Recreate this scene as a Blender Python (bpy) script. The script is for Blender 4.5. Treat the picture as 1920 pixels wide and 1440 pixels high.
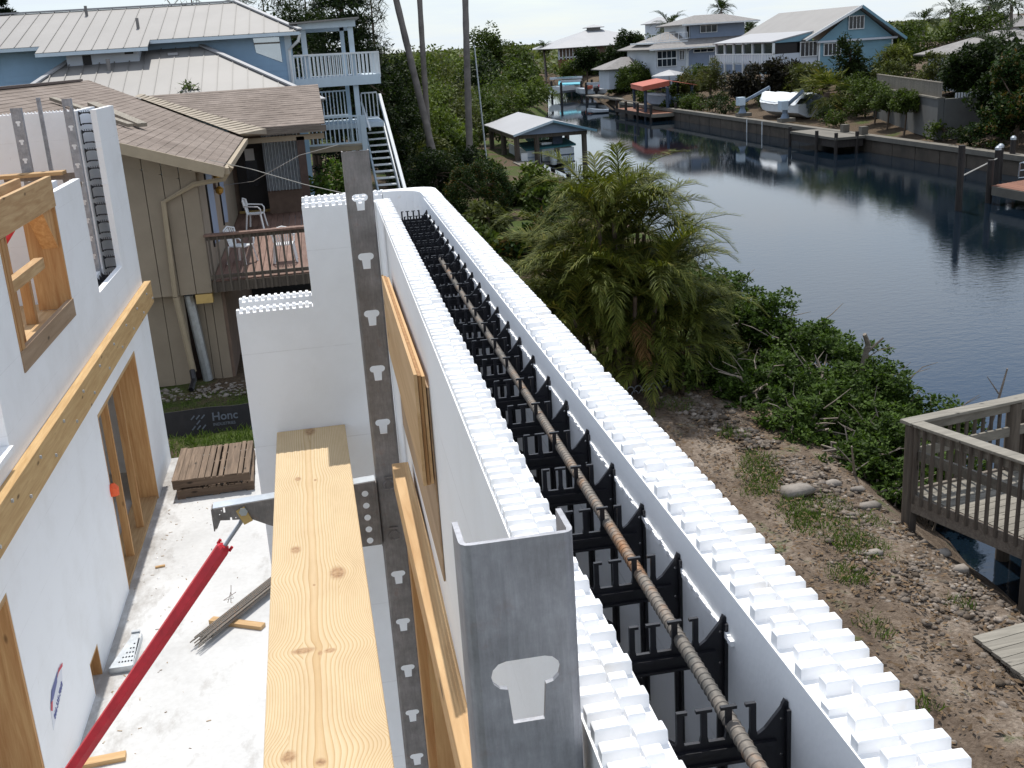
import bpy, math, random
import numpy as np
from mathutils import Vector, Matrix, Quaternion
from mathutils.geometry import delaunay_2d_cdt

for o in list(bpy.data.objects):
    bpy.data.objects.remove(o)
scene = bpy.context.scene
COL = scene.collection
R = math.radians

# ------------------------------------------------------------------ camera
cd = bpy.data.cameras.new('camera')
cam = bpy.data.objects.new('camera', cd)
COL.objects.link(cam)
cam.matrix_world = Matrix(((0.981, 0.1120, -0.1581, 0.0),
                           (-0.1832, 0.2810, -0.9421, 0.0),
                           (-0.0611, 0.9532, 0.2962, 5.0),
                           (0, 0, 0, 1)))
q = cam.matrix_world.to_quaternion().normalized()
cam.matrix_world = Matrix.Translation((0, 0, 5.0)) @ q.to_matrix().to_4x4()
cd.sensor_width = 36.0
cd.lens = 38.339
cd.clip_start = 0.03
cd.clip_end = 8000
scene.camera = cam

# ------------------------------------------------------------------ sky and sun
SUN_EL, SUN_AZ = R(62), R(0.6)          # azimuth from +Y towards +X
world = bpy.data.worlds.new('World')
scene.world = world
world.use_nodes = True
wn = world.node_tree.nodes
wl = world.node_tree.links
wn.clear()
wout = wn.new('ShaderNodeOutputWorld')
wbg = wn.new('ShaderNodeBackground')
wbg.inputs['Strength'].default_value = 0.13
sky = wn.new('ShaderNodeTexSky')
sky.sky_type = 'NISHITA'
sky.sun_disc = False
sky.sun_elevation = SUN_EL
sky.sun_rotation = SUN_AZ
sky.altitude = 10
sky.air_density = 1.0
sky.dust_density = 0.3
sky.ozone_density = 1.2
tc = wn.new('ShaderNodeTexCoord')
# cloud layer: direction projected on a flat layer overhead, so clouds shrink towards the horizon
sep = wn.new('ShaderNodeSeparateXYZ')
wl.new(tc.outputs['Generated'], sep.inputs[0])
zz = wn.new('ShaderNodeMath'); zz.operation = 'MAXIMUM'; zz.inputs[1].default_value = 0.0
wl.new(sep.outputs['Z'], zz.inputs[0])
zp = wn.new('ShaderNodeMath'); zp.operation = 'ADD'; zp.inputs[1].default_value = 0.10
wl.new(zz.outputs[0], zp.inputs[0])
dx = wn.new('ShaderNodeMath'); dx.operation = 'DIVIDE'
dy = wn.new('ShaderNodeMath'); dy.operation = 'DIVIDE'
wl.new(sep.outputs['X'], dx.inputs[0]); wl.new(zp.outputs[0], dx.inputs[1])
wl.new(sep.outputs['Y'], dy.inputs[0]); wl.new(zp.outputs[0], dy.inputs[1])
cmb = wn.new('ShaderNodeCombineXYZ')
wl.new(dx.outputs[0], cmb.inputs[0]); wl.new(dy.outputs[0], cmb.inputs[1])
cn = wn.new('ShaderNodeTexNoise')
cn.inputs['Scale'].default_value = 0.9
cn.inputs['Detail'].default_value = 9
cn.inputs['Roughness'].default_value = 0.6
wl.new(cmb.outputs[0], cn.inputs['Vector'])
cr = wn.new('ShaderNodeValToRGB')
cr.color_ramp.elements[0].position = 0.31
cr.color_ramp.elements[1].position = 0.64
wl.new(cn.outputs['Fac'], cr.inputs['Fac'])
cmix = wn.new('ShaderNodeMixRGB')
cmix.inputs['Color2'].default_value = (6.0, 6.5, 7.2, 1)
wl.new(cr.outputs['Color'], cmix.inputs['Fac'])
wl.new(sky.outputs['Color'], cmix.inputs['Color1'])
# pale humid haze low over the horizon
hz = wn.new('ShaderNodeMapRange'); hz.interpolation_type = 'SMOOTHSTEP'
hz.inputs[1].default_value = 0.0; hz.inputs[2].default_value = 0.30; hz.inputs[3].default_value = 0.72; hz.inputs[4].default_value = 0.0
wl.new(sep.outputs['Z'], hz.inputs[0])
hmix = wn.new('ShaderNodeMixRGB')
hmix.inputs['Color2'].default_value = (5.7, 6.35, 6.85, 1)
wl.new(hz.outputs[0], hmix.inputs['Fac'])
wl.new(cmix.outputs['Color'], hmix.inputs['Color1'])
wl.new(hmix.outputs['Color'], wbg.inputs['Color'])
wl.new(wbg.outputs[0], wout.inputs['Surface'])

S = Vector((math.sin(SUN_AZ) * math.cos(SUN_EL), math.cos(SUN_AZ) * math.cos(SUN_EL), math.sin(SUN_EL)))
ld = bpy.data.lights.new('sun', 'SUN')
ld.energy = 3.8
ld.angle = R(0.6)
ld.color = (1.0, 0.965, 0.90)
sun = bpy.data.objects.new('sun', ld)
COL.objects.link(sun)
sun.rotation_euler = (-S).to_track_quat('-Z', 'Y').to_euler()
sun.location = (0, 10, 40)

scene.view_settings.view_transform = 'Standard'
scene.view_settings.look = 'None'
scene.view_settings.exposure = 0.12
scene.view_settings.gamma = 1.0
scene.view_settings.use_curve_mapping = False
scene.render.engine = 'CYCLES'
cy = scene.cycles
cy.max_bounces = 8; cy.diffuse_bounces = 7; cy.glossy_bounces = 3; cy.transmission_bounces = 2; cy.transparent_max_bounces = 4
cy.caustics_reflective = False; cy.caustics_refractive = False

# ------------------------------------------------------------------ mesh helpers
def offset(parent):
    o = Vector((0, 0, 0))
    while parent is not None:
        o += parent.location
        parent = parent.parent
    return o

def tag(o, label=None, cat=None, group=None, kind=None):
    if label: o['label'] = label
    if cat: o['category'] = cat
    if group: o['group'] = group
    if kind: o['kind'] = kind
    return o

def empty(name, loc, label=None, cat=None, group=None):
    o = bpy.data.objects.new(name, None)
    o.location = loc
    o.empty_display_size = 0.2
    COL.objects.link(o)
    return tag(o, label, cat, group)

def mesh_np(name, v, f, mat, parent=None, smooth=False):
    """v (n,3) and f (m,k) arrays -> linked object"""
    v = np.asarray(v, np.float32)
    f = np.asarray(f, np.int32)
    me = bpy.data.meshes.new(name)
    k = f.shape[1]
    me.vertices.add(len(v)); me.loops.add(f.size); me.polygons.add(len(f))
    off = np.array(offset(parent), np.float32)
    me.vertices.foreach_set('co', (v - off).ravel())
    me.loops.foreach_set('vertex_index', f.ravel())
    me.polygons.foreach_set('loop_start', np.arange(0, f.size, k, dtype=np.int32))
    me.polygons.foreach_set('loop_total', np.full(len(f), k, np.int32))
    if smooth:
        me.polygons.foreach_set('use_smooth', np.ones(len(f), bool))
    me.update(calc_edges=True)
    me.materials.append(mat)
    o = bpy.data.objects.new(name, me)
    COL.objects.link(o)
    o.parent = parent
    return o

class MB:
    def __init__(self, fn=None):
        self.v = []; self.f = []; self.fn = fn
    def add(self, vs, fs):
        n = len(self.v)
        if self.fn: vs = [self.fn(*p) for p in vs]
        self.v += [tuple(p) for p in vs]
        self.f += [tuple(n + i for i in q) for q in fs]
        return self
    def box(self, x0, x1, y0, y1, z0, z1):
        return self.add([(x0, y0, z0), (x1, y0, z0), (x1, y1, z0), (x0, y1, z0), (x0, y0, z1), (x1, y0, z1), (x1, y1, z1), (x0, y1, z1)],
                        [(0, 3, 2, 1), (4, 5, 6, 7), (0, 1, 5, 4), (1, 2, 6, 5), (2, 3, 7, 6), (3, 0, 4, 7)])
    def beam(self, p, q, w, h, up=(0, 0, 1), b=0.0):
        p = Vector(p); q = Vector(q); d = (q - p).normalized(); u = Vector(up)
        s = d.cross(u)
        if s.length < 1e-4: s = d.cross(Vector((0, 1, 0)))
        s.normalize(); u = s.cross(d).normalized()
        if b > 0:
            prof = [(-w/2+b, -h/2), (w/2-b, -h/2), (w/2, -h/2+b), (w/2, h/2-b), (w/2-b, h/2), (-w/2+b, h/2), (-w/2, h/2-b), (-w/2, -h/2+b)]
        else:
            prof = [(-w/2, -h/2), (w/2, -h/2), (w/2, h/2), (-w/2, h/2)]
        n = len(prof)
        vs = [p + s*a + u*c for a, c in prof] + [q + s*a + u*c for a, c in prof]
        fs = [tuple(range(n))[::-1], tuple(range(n, 2*n))] + [(i, (i+1) % n, n+(i+1) % n, n+i) for i in range(n)]
        fs = [tuple(reversed(x)) for x in fs]
        return self.add(vs, fs)
    def tube(self, pts, r, n=8, cap=True):
        pts = [Vector(p) for p in pts]
        m = len(pts)
        rs = r if isinstance(r, (list, tuple)) else [r]*m
        t0 = (pts[1]-pts[0]).normalized()
        a = t0.cross(Vector((0, 0, 1)))
        if a.length < 1e-3: a = t0.cross(Vector((0, 1, 0)))
        a.normalize()
        vs = []
        for i, p in enumerate(pts):
            t = (pts[min(i+1, m-1)] - pts[max(i-1, 0)]).normalized()
            a = (a - t*a.dot(t)).normalized()
            b = t.cross(a)
            for k in range(n):
                th = 2*math.pi*k/n
                vs.append(p + (a*math.cos(th) + b*math.sin(th))*rs[i])
        fs = [(i*n+k, i*n+(k+1) % n, (i+1)*n+(k+1) % n, (i+1)*n+k) for i in range(m-1) for k in range(n)]
        if cap:
            fs += [tuple(range(n))[::-1], tuple(range((m-1)*n, m*n))]
        return self.add(vs, fs)
    def lathe(self, c, prof, n=12):
        """prof = [(r,z)...] about the vertical through c"""
        vs = []; m = len(prof)
        for r, z in prof:
            for k in range(n):
                th = 2*math.pi*k/n
                vs.append((c[0]+r*math.cos(th), c[1]+r*math.sin(th), c[2]+z))
        fs = [(i*n+k, i*n+(k+1) % n, (i+1)*n+(k+1) % n, (i+1)*n+k) for i in range(m-1) for k in range(n)]
        fs += [tuple(range(n))[::-1], tuple(range((m-1)*n, m*n))]
        return self.add(vs, fs)
    def prism(self, pts, axis, a0, a1):
        """polygon pts in the two other axes, extruded along axis"""
        def mk(p, a):
            if axis == 'x': return (a, p[0], p[1])
            if axis == 'y': return (p[0], a, p[1])
            return (p[0], p[1], a)
        n = len(pts)
        vs = [mk(p, a0) for p in pts] + [mk(p, a1) for p in pts]
        fs = [tuple(range(n)), tuple(range(n, 2*n))[::-1]] + [(i, n+i, n+(i+1) % n, (i+1) % n) for i in range(n)]
        return self.add(vs, fs)
    def quad(self, a, b, c, d):
        return self.add([a, b, c, d], [(0, 1, 2, 3)])
    def slab(self, pts, n, t):
        """thick polygon: pts 3-D, thickness t along n (downwards from pts)"""
        n = Vector(n).normalized()*t
        k = len(pts)
        P = [Vector(p) for p in pts]
        vs = P + [p - n for p in P]
        fs = [tuple(range(k)), tuple(range(k, 2*k))[::-1]] + [(i, k+i, k+(i+1) % k, (i+1) % k) for i in range(k)]
        return self.add(vs, fs)
    def plate(self, outer, holes, org, u, v, t):
        """flat plate with holes; 2-D loops in the frame (org,u,v), thickness t along u x v"""
        org = Vector(org); u = Vector(u); v = Vector(v); w = u.cross(v)*t
        loops = [outer] + list(holes)
        pts = []; edges = []
        for L in loops:
            n0 = len(pts); k = len(L)
            pts += [Vector(p) for p in L]
            edges += [(n0+i, n0+(i+1) % k) for i in range(k)]
        rv, re, rf, _, _, _ = delaunay_2d_cdt(pts, edges, [], 0, 1e-6)
        def inside(p, L):
            c = False; j = len(L)-1
            for i in range(len(L)):
                if (L[i][1] > p[1]) != (L[j][1] > p[1]) and p[0] < (L[j][0]-L[i][0])*(p[1]-L[i][1])/(L[j][1]-L[i][1])+L[i][0]:
                    c = not c
                j = i
            return c
        tri = []
        for f in rf:
            cx = sum(rv[i][0] for i in f)/len(f); cy = sum(rv[i][1] for i in f)/len(f)
            if inside((cx, cy), outer) and not any(inside((cx, cy), h) for h in holes):
                tri.append(tuple(f))
        n = len(rv)
        vs = [org + u*p[0] + v*p[1] for p in rv]
        vs = vs + [p + w for p in vs]
        cnt = {}
        for f in tri:
            for i in range(len(f)):
                e = (f[i], f[(i+1) % len(f)])
                cnt[e] = cnt.get(e, 0)+1
        fs = [tuple(reversed(f)) for f in tri] + [tuple(n+i for i in f) for f in tri]
        for (a, b) in cnt:
            if (b, a) not in cnt:
                fs.append((a, b, n+b, n+a))
        return self.add(vs, fs)
    def build(self, name, mat, parent=None, smooth=False, bevel=0.0):
        me = bpy.data.meshes.new(name)
        off = offset(parent)
        me.from_pydata([(p[0]-off.x, p[1]-off.y, p[2]-off.z) for p in self.v], [], self.f)
        me.update()
        if smooth:
            me.polygons.foreach_set('use_smooth', np.ones(len(me.polygons), bool))
            try: me.set_sharp_from_angle(angle=R(40))
            except Exception: pass
        me.materials.append(mat)
        o = bpy.data.objects.new(name, me)
        COL.objects.link(o)
        o.parent = parent
        if bevel > 0:
            m = o.modifiers.new('bevel', 'BEVEL'); m.width = bevel; m.segments = 2; m.limit_method = 'ANGLE'
        return o

def inst(src, name, parent, loc, rotz=0.0, scale=None):
    o = bpy.data.objects.new(name, src.data if hasattr(src, 'data') else src)
    COL.objects.link(o)
    o.parent = parent
    o.location = Vector(loc) - offset(parent)
    o.rotation_euler = (0, 0, rotz)
    if scale: o.scale = scale
    return o

def copy_tree(o, parent=None):
    c = o.copy(); COL.objects.link(c); c.parent = parent
    for ch in list(o.children): copy_tree(ch, c)
    return c

def bx(name, mat, parent, x0, x1, y0, y1, z0, z1, bevel=0.0):
    return MB().box(x0, x1, y0, y1, z0, z1).build(name, mat, parent, bevel=bevel)

def text_mesh(body, size):
    cu = bpy.data.curves.new('t', 'FONT'); cu.body = body; cu.size = size; cu.extrude = 0.002; cu.offset = size*0.018; cu.align_x = 'CENTER'; cu.resolution_u = 3
    ob = bpy.data.objects.new('t', cu); COL.objects.link(ob)
    dg = bpy.context.evaluated_depsgraph_get(); dg.update()
    me = bpy.data.meshes.new_from_object(ob.evaluated_get(dg))
    bpy.data.objects.remove(ob); bpy.data.curves.remove(cu)
    return me

# ------------------------------------------------------------------ materials
class NT:
    def __init__(self, name):
        self.m = bpy.data.materials.new(name); self.m.use_nodes = True
        self.t = self.m.node_tree; self.n = self.t.nodes; self.l = self.t.links
        self.b = self.n['Principled BSDF']
    def node(self, typ, **kw):
        nd = self.n.new(typ)
        for k, v in kw.items():
            if k == 'op': nd.operation = v
            elif k == 'ins':
                for i, val in v.items():
                    if hasattr(val, 'node') or hasattr(val, 'is_linked'): self.l.new(val, nd.inputs[i])
                    else: nd.inputs[i].default_value = val
            else: setattr(nd, k, v)
        return nd
    def set(self, inp, val):
        if hasattr(val, 'is_linked'): self.l.new(val, self.b.inputs[inp])
        else: self.b.inputs[inp].default_value = val
        return self
    def coord(self, kind='Object', scale=(1, 1, 1), rot=(0, 0, 0)):
        c = self.node('ShaderNodeTexCoord') if kind != 'World' else self.node('ShaderNodeNewGeometry')
        src = c.outputs[kind] if kind != 'World' else c.outputs['Position']
        mp = self.node('ShaderNodeMapping', ins={'Vector': src, 'Scale': scale, 'Rotation': rot})
        return mp.outputs[0]
    def noise(self, vec, scale=5, detail=4, rough=0.55, dist=0.0, out='Fac'):
        return self.node('ShaderNodeTexNoise', ins={'Vector': vec, 'Scale': scale, 'Detail': detail, 'Roughness': rough, 'Distortion': dist}).outputs[out]
    def ramp(self, fac, stops, interp='LINEAR'):
        r = self.node('ShaderNodeValToRGB'); r.color_ramp.interpolation = interp
        e = r.color_ramp.elements
        while len(e) < len(stops): e.new(0.5)
        for i, (p, c) in enumerate(stops):
            e[i].position = p; e[i].color = (*c, 1) if len(c) == 3 else c
        self.l.new(fac, r.inputs[0])
        return r.outputs[0]
    def mix(self, fac, a, b, mode='MIX'):
        m = self.node('ShaderNodeMixRGB'); m.blend_type = mode
        for i, v in ((0, fac), (1, a), (2, b)):
            if hasattr(v, 'is_linked'): self.l.new(v, m.inputs[i])
            else: m.inputs[i].default_value = v if i == 0 else ((*v, 1) if len(v) == 3 else v)
        return m.outputs[0]
    def math(self, op, a, b=None, c=None):
        m = self.node('ShaderNodeMath'); m.operation = op
        for i, v in enumerate((a, b, c)):
            if v is None: continue
            if hasattr(v, 'is_linked'): self.l.new(v, m.inputs[i])
            else: m.inputs[i].default_value = v
        return m.outputs[0]
    def bump(self, h, strength=0.3, dist=0.02):
        b = self.node('ShaderNodeBump', ins={'Height': h, 'Strength': strength, 'Distance': dist})
        self.l.new(b.outputs[0], self.b.inputs['Normal'])
        return self
    def island(self):
        return self.node('ShaderNodeNewGeometry').outputs['Random Per Island']
    def objrand(self):
        return self.node('ShaderNodeObjectInfo').outputs['Random']

def simple(name, col, rough=0.6, metal=0.0, var=0.12, scale=6.0, bump=0.0, bscale=None, kind='Object', spec=None, rnd=0.0):
    t = NT(name)
    v = t.coord(kind)
    n = t.noise(v, scale, 5, 0.6)
    c0 = tuple(max(0, c*(1-var)) for c in col); c1 = tuple(min(1, c*(1+var)) for c in col)
    c = t.ramp(n, [(0.3, c0), (0.7, c1)])
    if rnd > 0:
        c = t.mix(1.0, c, t.ramp(t.objrand(), [(0, (1-rnd,)*3), (1, (1,)*3)]), 'MULTIPLY')
    t.set('Base Color', c).set('Roughness', rough).set('Metallic', metal)
    if spec is not None: t.set('Specular IOR Level', spec)
    if bump > 0: t.bump(t.noise(v, bscale or scale*4, 5, 0.6), bump, 0.01)
    return t.m

def m_foam(name='foam', col=(0.89, 0.893, 0.90), dirt=0.08):
    t = NT(name)
    v = t.coord('World')
    beads = t.node('ShaderNodeTexVoronoi', ins={'Vector': v, 'Scale': 190.0}).outputs['Distance']
    big = t.noise(v, 3.0, 6, 0.65)
    fine = t.noise(v, 40.0, 3, 0.5)
    c = t.ramp(big, [(0.25, tuple(x*(1-dirt) for x in col)), (0.6, col)])
    specks = t.ramp(t.noise(v, 26.0, 2, 0.5), [(0.62, (1, 1, 1)), (0.72, (0.84, 0.80, 0.74))])
    c = t.mix(0.55, c, specks, 'MULTIPLY')
    t.set('Base Color', c).set('Roughness', 0.62).set('Specular IOR Level', 0.3)
    h = t.math('ADD', t.math('MULTIPLY', beads, 0.6), t.math('MULTIPLY', fine, 0.7))
    t.bump(h, 0.10, 0.0025)
    return t.m

def m_foam_face(name, sx, sz, ax):
    """moulded panel face: faint groove grid, bead relief, scuffs"""
    t = NT(name)
    v = t.coord('World')
    beads = t.node('ShaderNodeTexVoronoi', ins={'Vector': v, 'Scale': 150.0}).outputs['Distance']
    s = t.node('ShaderNodeSeparateXYZ', ins={0: v})
    a = s.outputs[ax]; z = s.outputs['Z']
    def groove(x, per, w):
        f = t.math('FRACT', t.math('DIVIDE', t.math('ADD', x, 50.0), per))
        return t.math('LESS_THAN', t.math('ABSOLUTE', t.math('SUBTRACT', f, 0.5)), w)
    g = t.math('MAXIMUM', groove(a, sx, 0.03), groove(z, sz, 0.03))
    col = (0.885, 0.887, 0.893)
    big = t.noise(v, 1.6, 7, 0.7)
    c = t.ramp(big, [(0.28, (0.81, 0.805, 0.80)), (0.55, col)])
    scuff = t.ramp(t.noise(t.coord('World', (3, 3, 0.8)), 9.0, 6, 0.75), [(0.66, (1, 1, 1)), (0.78, (0.55, 0.52, 0.48))])
    c = t.mix(0.6, c, scuff, 'MULTIPLY')
    t.set('Base Color', c).set('Roughness', 0.6).set('Specular IOR Level', 0.3)
    # block joints: a course every 0.406 m, upright joints staggered
    def joint(x, per, w):
        f = t.math('FRACT', t.math('DIVIDE', t.math('ADD', x, 40.0), per))
        return t.math('LESS_THAN', f, w)
    j = joint(t.math('SUBTRACT', z, 0.36), 0.4064, 0.010)
    j = t.math('MULTIPLY', j, t.ramp(t.noise(v, 5.0, 4, 0.7), [(0.42, (0.15,)*3), (0.60, (1,)*3)]))
    c = t.mix(t.math('MULTIPLY', j, 0.25), c, (0.40, 0.38, 0.36))
    t.set('Base Color', c)
    h = t.math('SUBTRACT', t.math('MULTIPLY', beads, 0.5), t.math('ADD', t.math('MULTIPLY', g, 0.35), t.math('MULTIPLY', j, 1.2)))
    t.bump(h, 0.12, 0.0022)
    return t.m

def m_lumber(name, c0, c1, axis=1, scale=1.0, rough=0.7, knots=True, grey=0.0):
    t = NT(name)
    sc = [14.0, 14.0, 14.0]; sc[axis] = 1.0
    v = t.coord('Object', tuple(x*scale for x in sc))
    r = t.objrand()
    off = t.node('ShaderNodeVectorMath', operation='ADD', ins={0: v})
    cmbn = t.node('ShaderNodeCombineXYZ', ins={0: t.math('MULTIPLY', r, 37.0), 1: t.math('MULTIPLY', r, 11.0), 2: t.math('MULTIPLY', r, 23.0)})
    t.l.new(cmbn.outputs[0], off.inputs[1])
    v = off.outputs[0]
    g = t.noise(v, 2.2, 6, 0.62, 0.6)
    c = t.ramp(g, [(0.30, c0), (0.5, tuple((a+b)/2 for a, b in zip(c0, c1))), (0.68, c1)])
    if knots:
        sck = [7.0, 7.0, 7.0]; sck[axis] = 2.6
        k = t.node('ShaderNodeTexVoronoi', ins={'Vector': t.coord('Object', tuple(sck)), 'Scale': 1.0}).outputs['Distance']
        c = t.mix(t.ramp(k, [(0.05, (1, 1, 1)), (0.13, (0, 0, 0))]), c, tuple(x*0.35 for x in c0))
    c = t.mix(1.0, c, t.ramp(r, [(0, (0.84,)*3), (1, (1.08,)*3)]), 'MULTIPLY')
    t.set('Base Color', c).set('Roughness', rough).set('Specular IOR Level', 0.25)
    t.bump(g, 0.25, 0.004)
    return t.m

def m_leaf(name, dark, light, rough=0.5, trans=0.25, hue=None):
    t = NT(name)
    i = t.island()
    n = t.noise(t.coord('World'), 0.7, 3, 0.6)
    f = t.math('ADD', t.math('MULTIPLY', i, 0.65), t.math('MULTIPLY', n, 0.5))
    stops = [(0.15, dark), (0.85, light)]
    if hue: stops = [(0.10, dark), (0.72, light), (0.97, hue)]
    c = t.ramp(f, stops)
    t.set('Base Color', c).set('Roughness', max(rough, 0.6)).set('Specular IOR Level', 0.14)
    if trans > 0:
        tr = t.node('ShaderNodeBsdfTranslucent', ins={'Color': t.mix(1.0, c, (1.0, 1.1, 0.5), 'MULTIPLY')})
        mx = t.node('ShaderNodeMixShader', ins={0: trans})
        t.l.new(t.b.outputs[0], mx.inputs[1]); t.l.new(tr.outputs[0], mx.inputs[2])
        t.l.new(mx.outputs[0], t.n['Material Output'].inputs[0])
    return t.m
# ------------------------------------------------------------------ material library
M = {}
M['foam'] = m_foam()
M['lug'] = m_foam('foam_lug', (0.90, 0.90, 0.905), 0.05)
M['foam_y'] = m_foam_face('foam_face_y', 0.0508, 0.0508, 'Y')
M['foam_x'] = m_foam_face('foam_face_x', 0.0508, 0.0508, 'X')
M['black_plastic'] = simple('black_plastic', (0.012, 0.012, 0.016), 0.38, var=0.2, scale=30, bump=0.05)
M['lumber_y'] = m_lumber('lumber_y', (0.43, 0.25, 0.11), (0.62, 0.42, 0.22), 1)
M['lumber_x'] = m_lumber('lumber_x', (0.43, 0.25, 0.11), (0.62, 0.42, 0.22), 0)
M['lumber_z'] = m_lumber('lumber_z', (0.42, 0.20, 0.075), (0.60, 0.36, 0.16), 2)
M['ledger'] = m_lumber('ledger', (0.50, 0.30, 0.12), (0.68, 0.46, 0.22), 1)
M['plywood'] = m_lumber('plywood', (0.48, 0.29, 0.13), (0.66, 0.45, 0.25), 1, 0.5)
M['plywood_old'] = m_lumber('plywood_old', (0.30, 0.20, 0.12), (0.46, 0.33, 0.22), 1, 0.5)
M['plyedge'] = m_lumber('plyedge', (0.26, 0.13, 0.05), (0.44, 0.25, 0.11), 2, 2.0, knots=False)
M['grey_wood'] = m_lumber('grey_wood', (0.13, 0.105, 0.085), (0.27, 0.23, 0.19), 0, 1.0)
M['grey_wood_y'] = m_lumber('grey_wood_y', (0.19, 0.165, 0.13), (0.33, 0.29, 0.235), 1, 1.0)
M['pallet_wood'] = m_lumber('pallet_wood', (0.11, 0.075, 0.05), (0.25, 0.175, 0.12), 1, 1.0)
M['pallet_side'] = m_lumber('pallet_side', (0.09, 0.06, 0.04), (0.19, 0.13, 0.09), 0, 1.0)
M['dock_wood'] = m_lumber('dock_wood', (0.17, 0.155, 0.13), (0.30, 0.275, 0.23), 0, 0.6)
M['dock_dark'] = m_lumber('dock_dark', (0.075, 0.06, 0.05), (0.15, 0.125, 0.10), 2, 1.0)
M['red_deck'] = m_lumber('red_deck', (0.165, 0.098, 0.075), (0.265, 0.165, 0.128), 1, 0.6, knots=False)
M['dock_black'] = m_lumber('dock_black', (0.028, 0.024, 0.022), (0.06, 0.05, 0.045), 2, 1.0)
M['red_dock'] = m_lumber('red_dock', (0.18, 0.075, 0.045), (0.28, 0.125, 0.075), 0, 0.6, knots=False)
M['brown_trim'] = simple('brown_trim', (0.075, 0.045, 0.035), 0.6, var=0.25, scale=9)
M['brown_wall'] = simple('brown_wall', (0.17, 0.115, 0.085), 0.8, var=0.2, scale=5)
M['tan'] = simple('tan_paint', (0.275, 0.225, 0.168), 0.85, var=0.10, scale=2.2, bump=0.25, bscale=40)
M['tan_trim'] = simple('tan_trim', (0.36, 0.29, 0.20), 0.75, var=0.08, scale=4)
M['red_paint'] = simple('red_paint', (0.58, 0.020, 0.034), 0.38, var=0.18, scale=14, bump=0.06)
M['white_paint'] = simple('white_paint', (0.78, 0.80, 0.81), 0.5, var=0.05, scale=4)
M['white_plastic'] = simple('white_plastic', (0.80, 0.81, 0.81), 0.4, var=0.03)
M['pale_blue_paint'] = simple('pale_blue_paint', (0.56, 0.66, 0.74), 0.5, var=0.05, scale=4)
M['blue_siding'] = simple('blue_siding', (0.33, 0.49, 0.66), 0.7, var=0.07, scale=1.5)
M['teal_siding'] = simple('teal_siding', (0.175, 0.32, 0.40), 0.7, var=0.07, scale=1.2)
M['slate_siding'] = simple('slate_siding', (0.25, 0.31, 0.42), 0.7, var=0.06, scale=1.2)
M['pale_siding'] = simple('pale_siding', (0.56, 0.60, 0.66), 0.7, var=0.05, scale=1.2)
M['metal_roof'] = simple('metal_roof', (0.245, 0.232, 0.22), 0.6, metal=0.1, var=0.07, scale=0.6)
M['white_roof'] = simple('white_roof', (0.34, 0.34, 0.35), 0.6, metal=0.1, var=0.05, scale=0.5)
M['seam'] = simple('roof_seam', (0.20, 0.19, 0.18), 0.6, metal=0.1, var=0.06)
M['grey_roof'] = simple('grey_roof', (0.23, 0.215, 0.205), 0.85, var=0.22, scale=3.0)
M['red_canvas'] = simple('red_canvas', (0.42, 0.10, 0.06), 0.75, var=0.12, scale=2)
M['dark_glass'] = simple('dark_glass', (0.02, 0.026, 0.035), 0.12, var=0.3, scale=2)
M['sky_glass'] = simple('pale_glass', (0.50, 0.54, 0.58), 0.08, metal=0.75, var=0.1, scale=1)
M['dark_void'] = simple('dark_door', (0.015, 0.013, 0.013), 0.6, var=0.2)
M['navy'] = simple('navy_metal', (0.05, 0.07, 0.11), 0.5, metal=0.3, var=0.2)
M['steel_grey'] = simple('davit_grey', (0.18, 0.23, 0.30), 0.5, metal=0.3, var=0.15)
M['galv'] = simple('galvanised', (0.50, 0.53, 0.56), 0.4, metal=0.75, var=0.15, scale=12)
M['brass'] = simple('brass_lamp', (0.45, 0.27, 0.06), 0.35, metal=0.7, var=0.2)
M['teal_cover'] = simple('teal_canvas', (0.03, 0.15, 0.17), 0.7, var=0.2)
M['cyan_cover'] = simple('cyan_canvas', (0.10, 0.42, 0.52), 0.7, var=0.12)
M['boat_white'] = simple('boat_gelcoat', (0.66, 0.70, 0.74), 0.3, var=0.05, scale=2)
M['boat_blue'] = simple('boat_hull_blue', (0.36, 0.44, 0.55), 0.35, var=0.08, scale=2)
M['silt'] = simple('silt_fabric', (0.010, 0.009, 0.011), 0.75, var=0.4, scale=7, bump=0.4, bscale=9)
M['ink_grey'] = simple('ink_grey', (0.095, 0.11, 0.14), 0.7, var=0.15, scale=40)
M['ink_blue'] = simple('ink_blue', (0.10, 0.12, 0.30), 0.6, var=0.1)
M['ink_red'] = simple('ink_red', (0.55, 0.05, 0.08), 0.6, var=0.1)
M['paper'] = simple('paper', (0.70, 0.71, 0.76), 0.6, var=0.04)
M['orange_tag'] = simple('orange_tag', (0.85, 0.12, 0.03), 0.6, var=0.05)
M['yellow_wood'] = simple('yellow_block', (0.50, 0.34, 0.12), 0.7, var=0.12)
M['bark_grey'] = simple('palm_bark', (0.20, 0.175, 0.16), 0.9, var=0.28, scale=2.5, bump=0.6, bscale=9)
M['bark_brown'] = simple('bark_brown', (0.12, 0.085, 0.06), 0.9, var=0.3, scale=5, bump=0.5)
M['root'] = simple('mangrove_stem', (0.26, 0.215, 0.175), 0.85, var=0.35, scale=6)
M['stone'] = simple('limestone', (0.33, 0.29, 0.25), 0.9, var=0.35, scale=4, bump=0.7, bscale=14, rnd=0.35)
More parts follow.
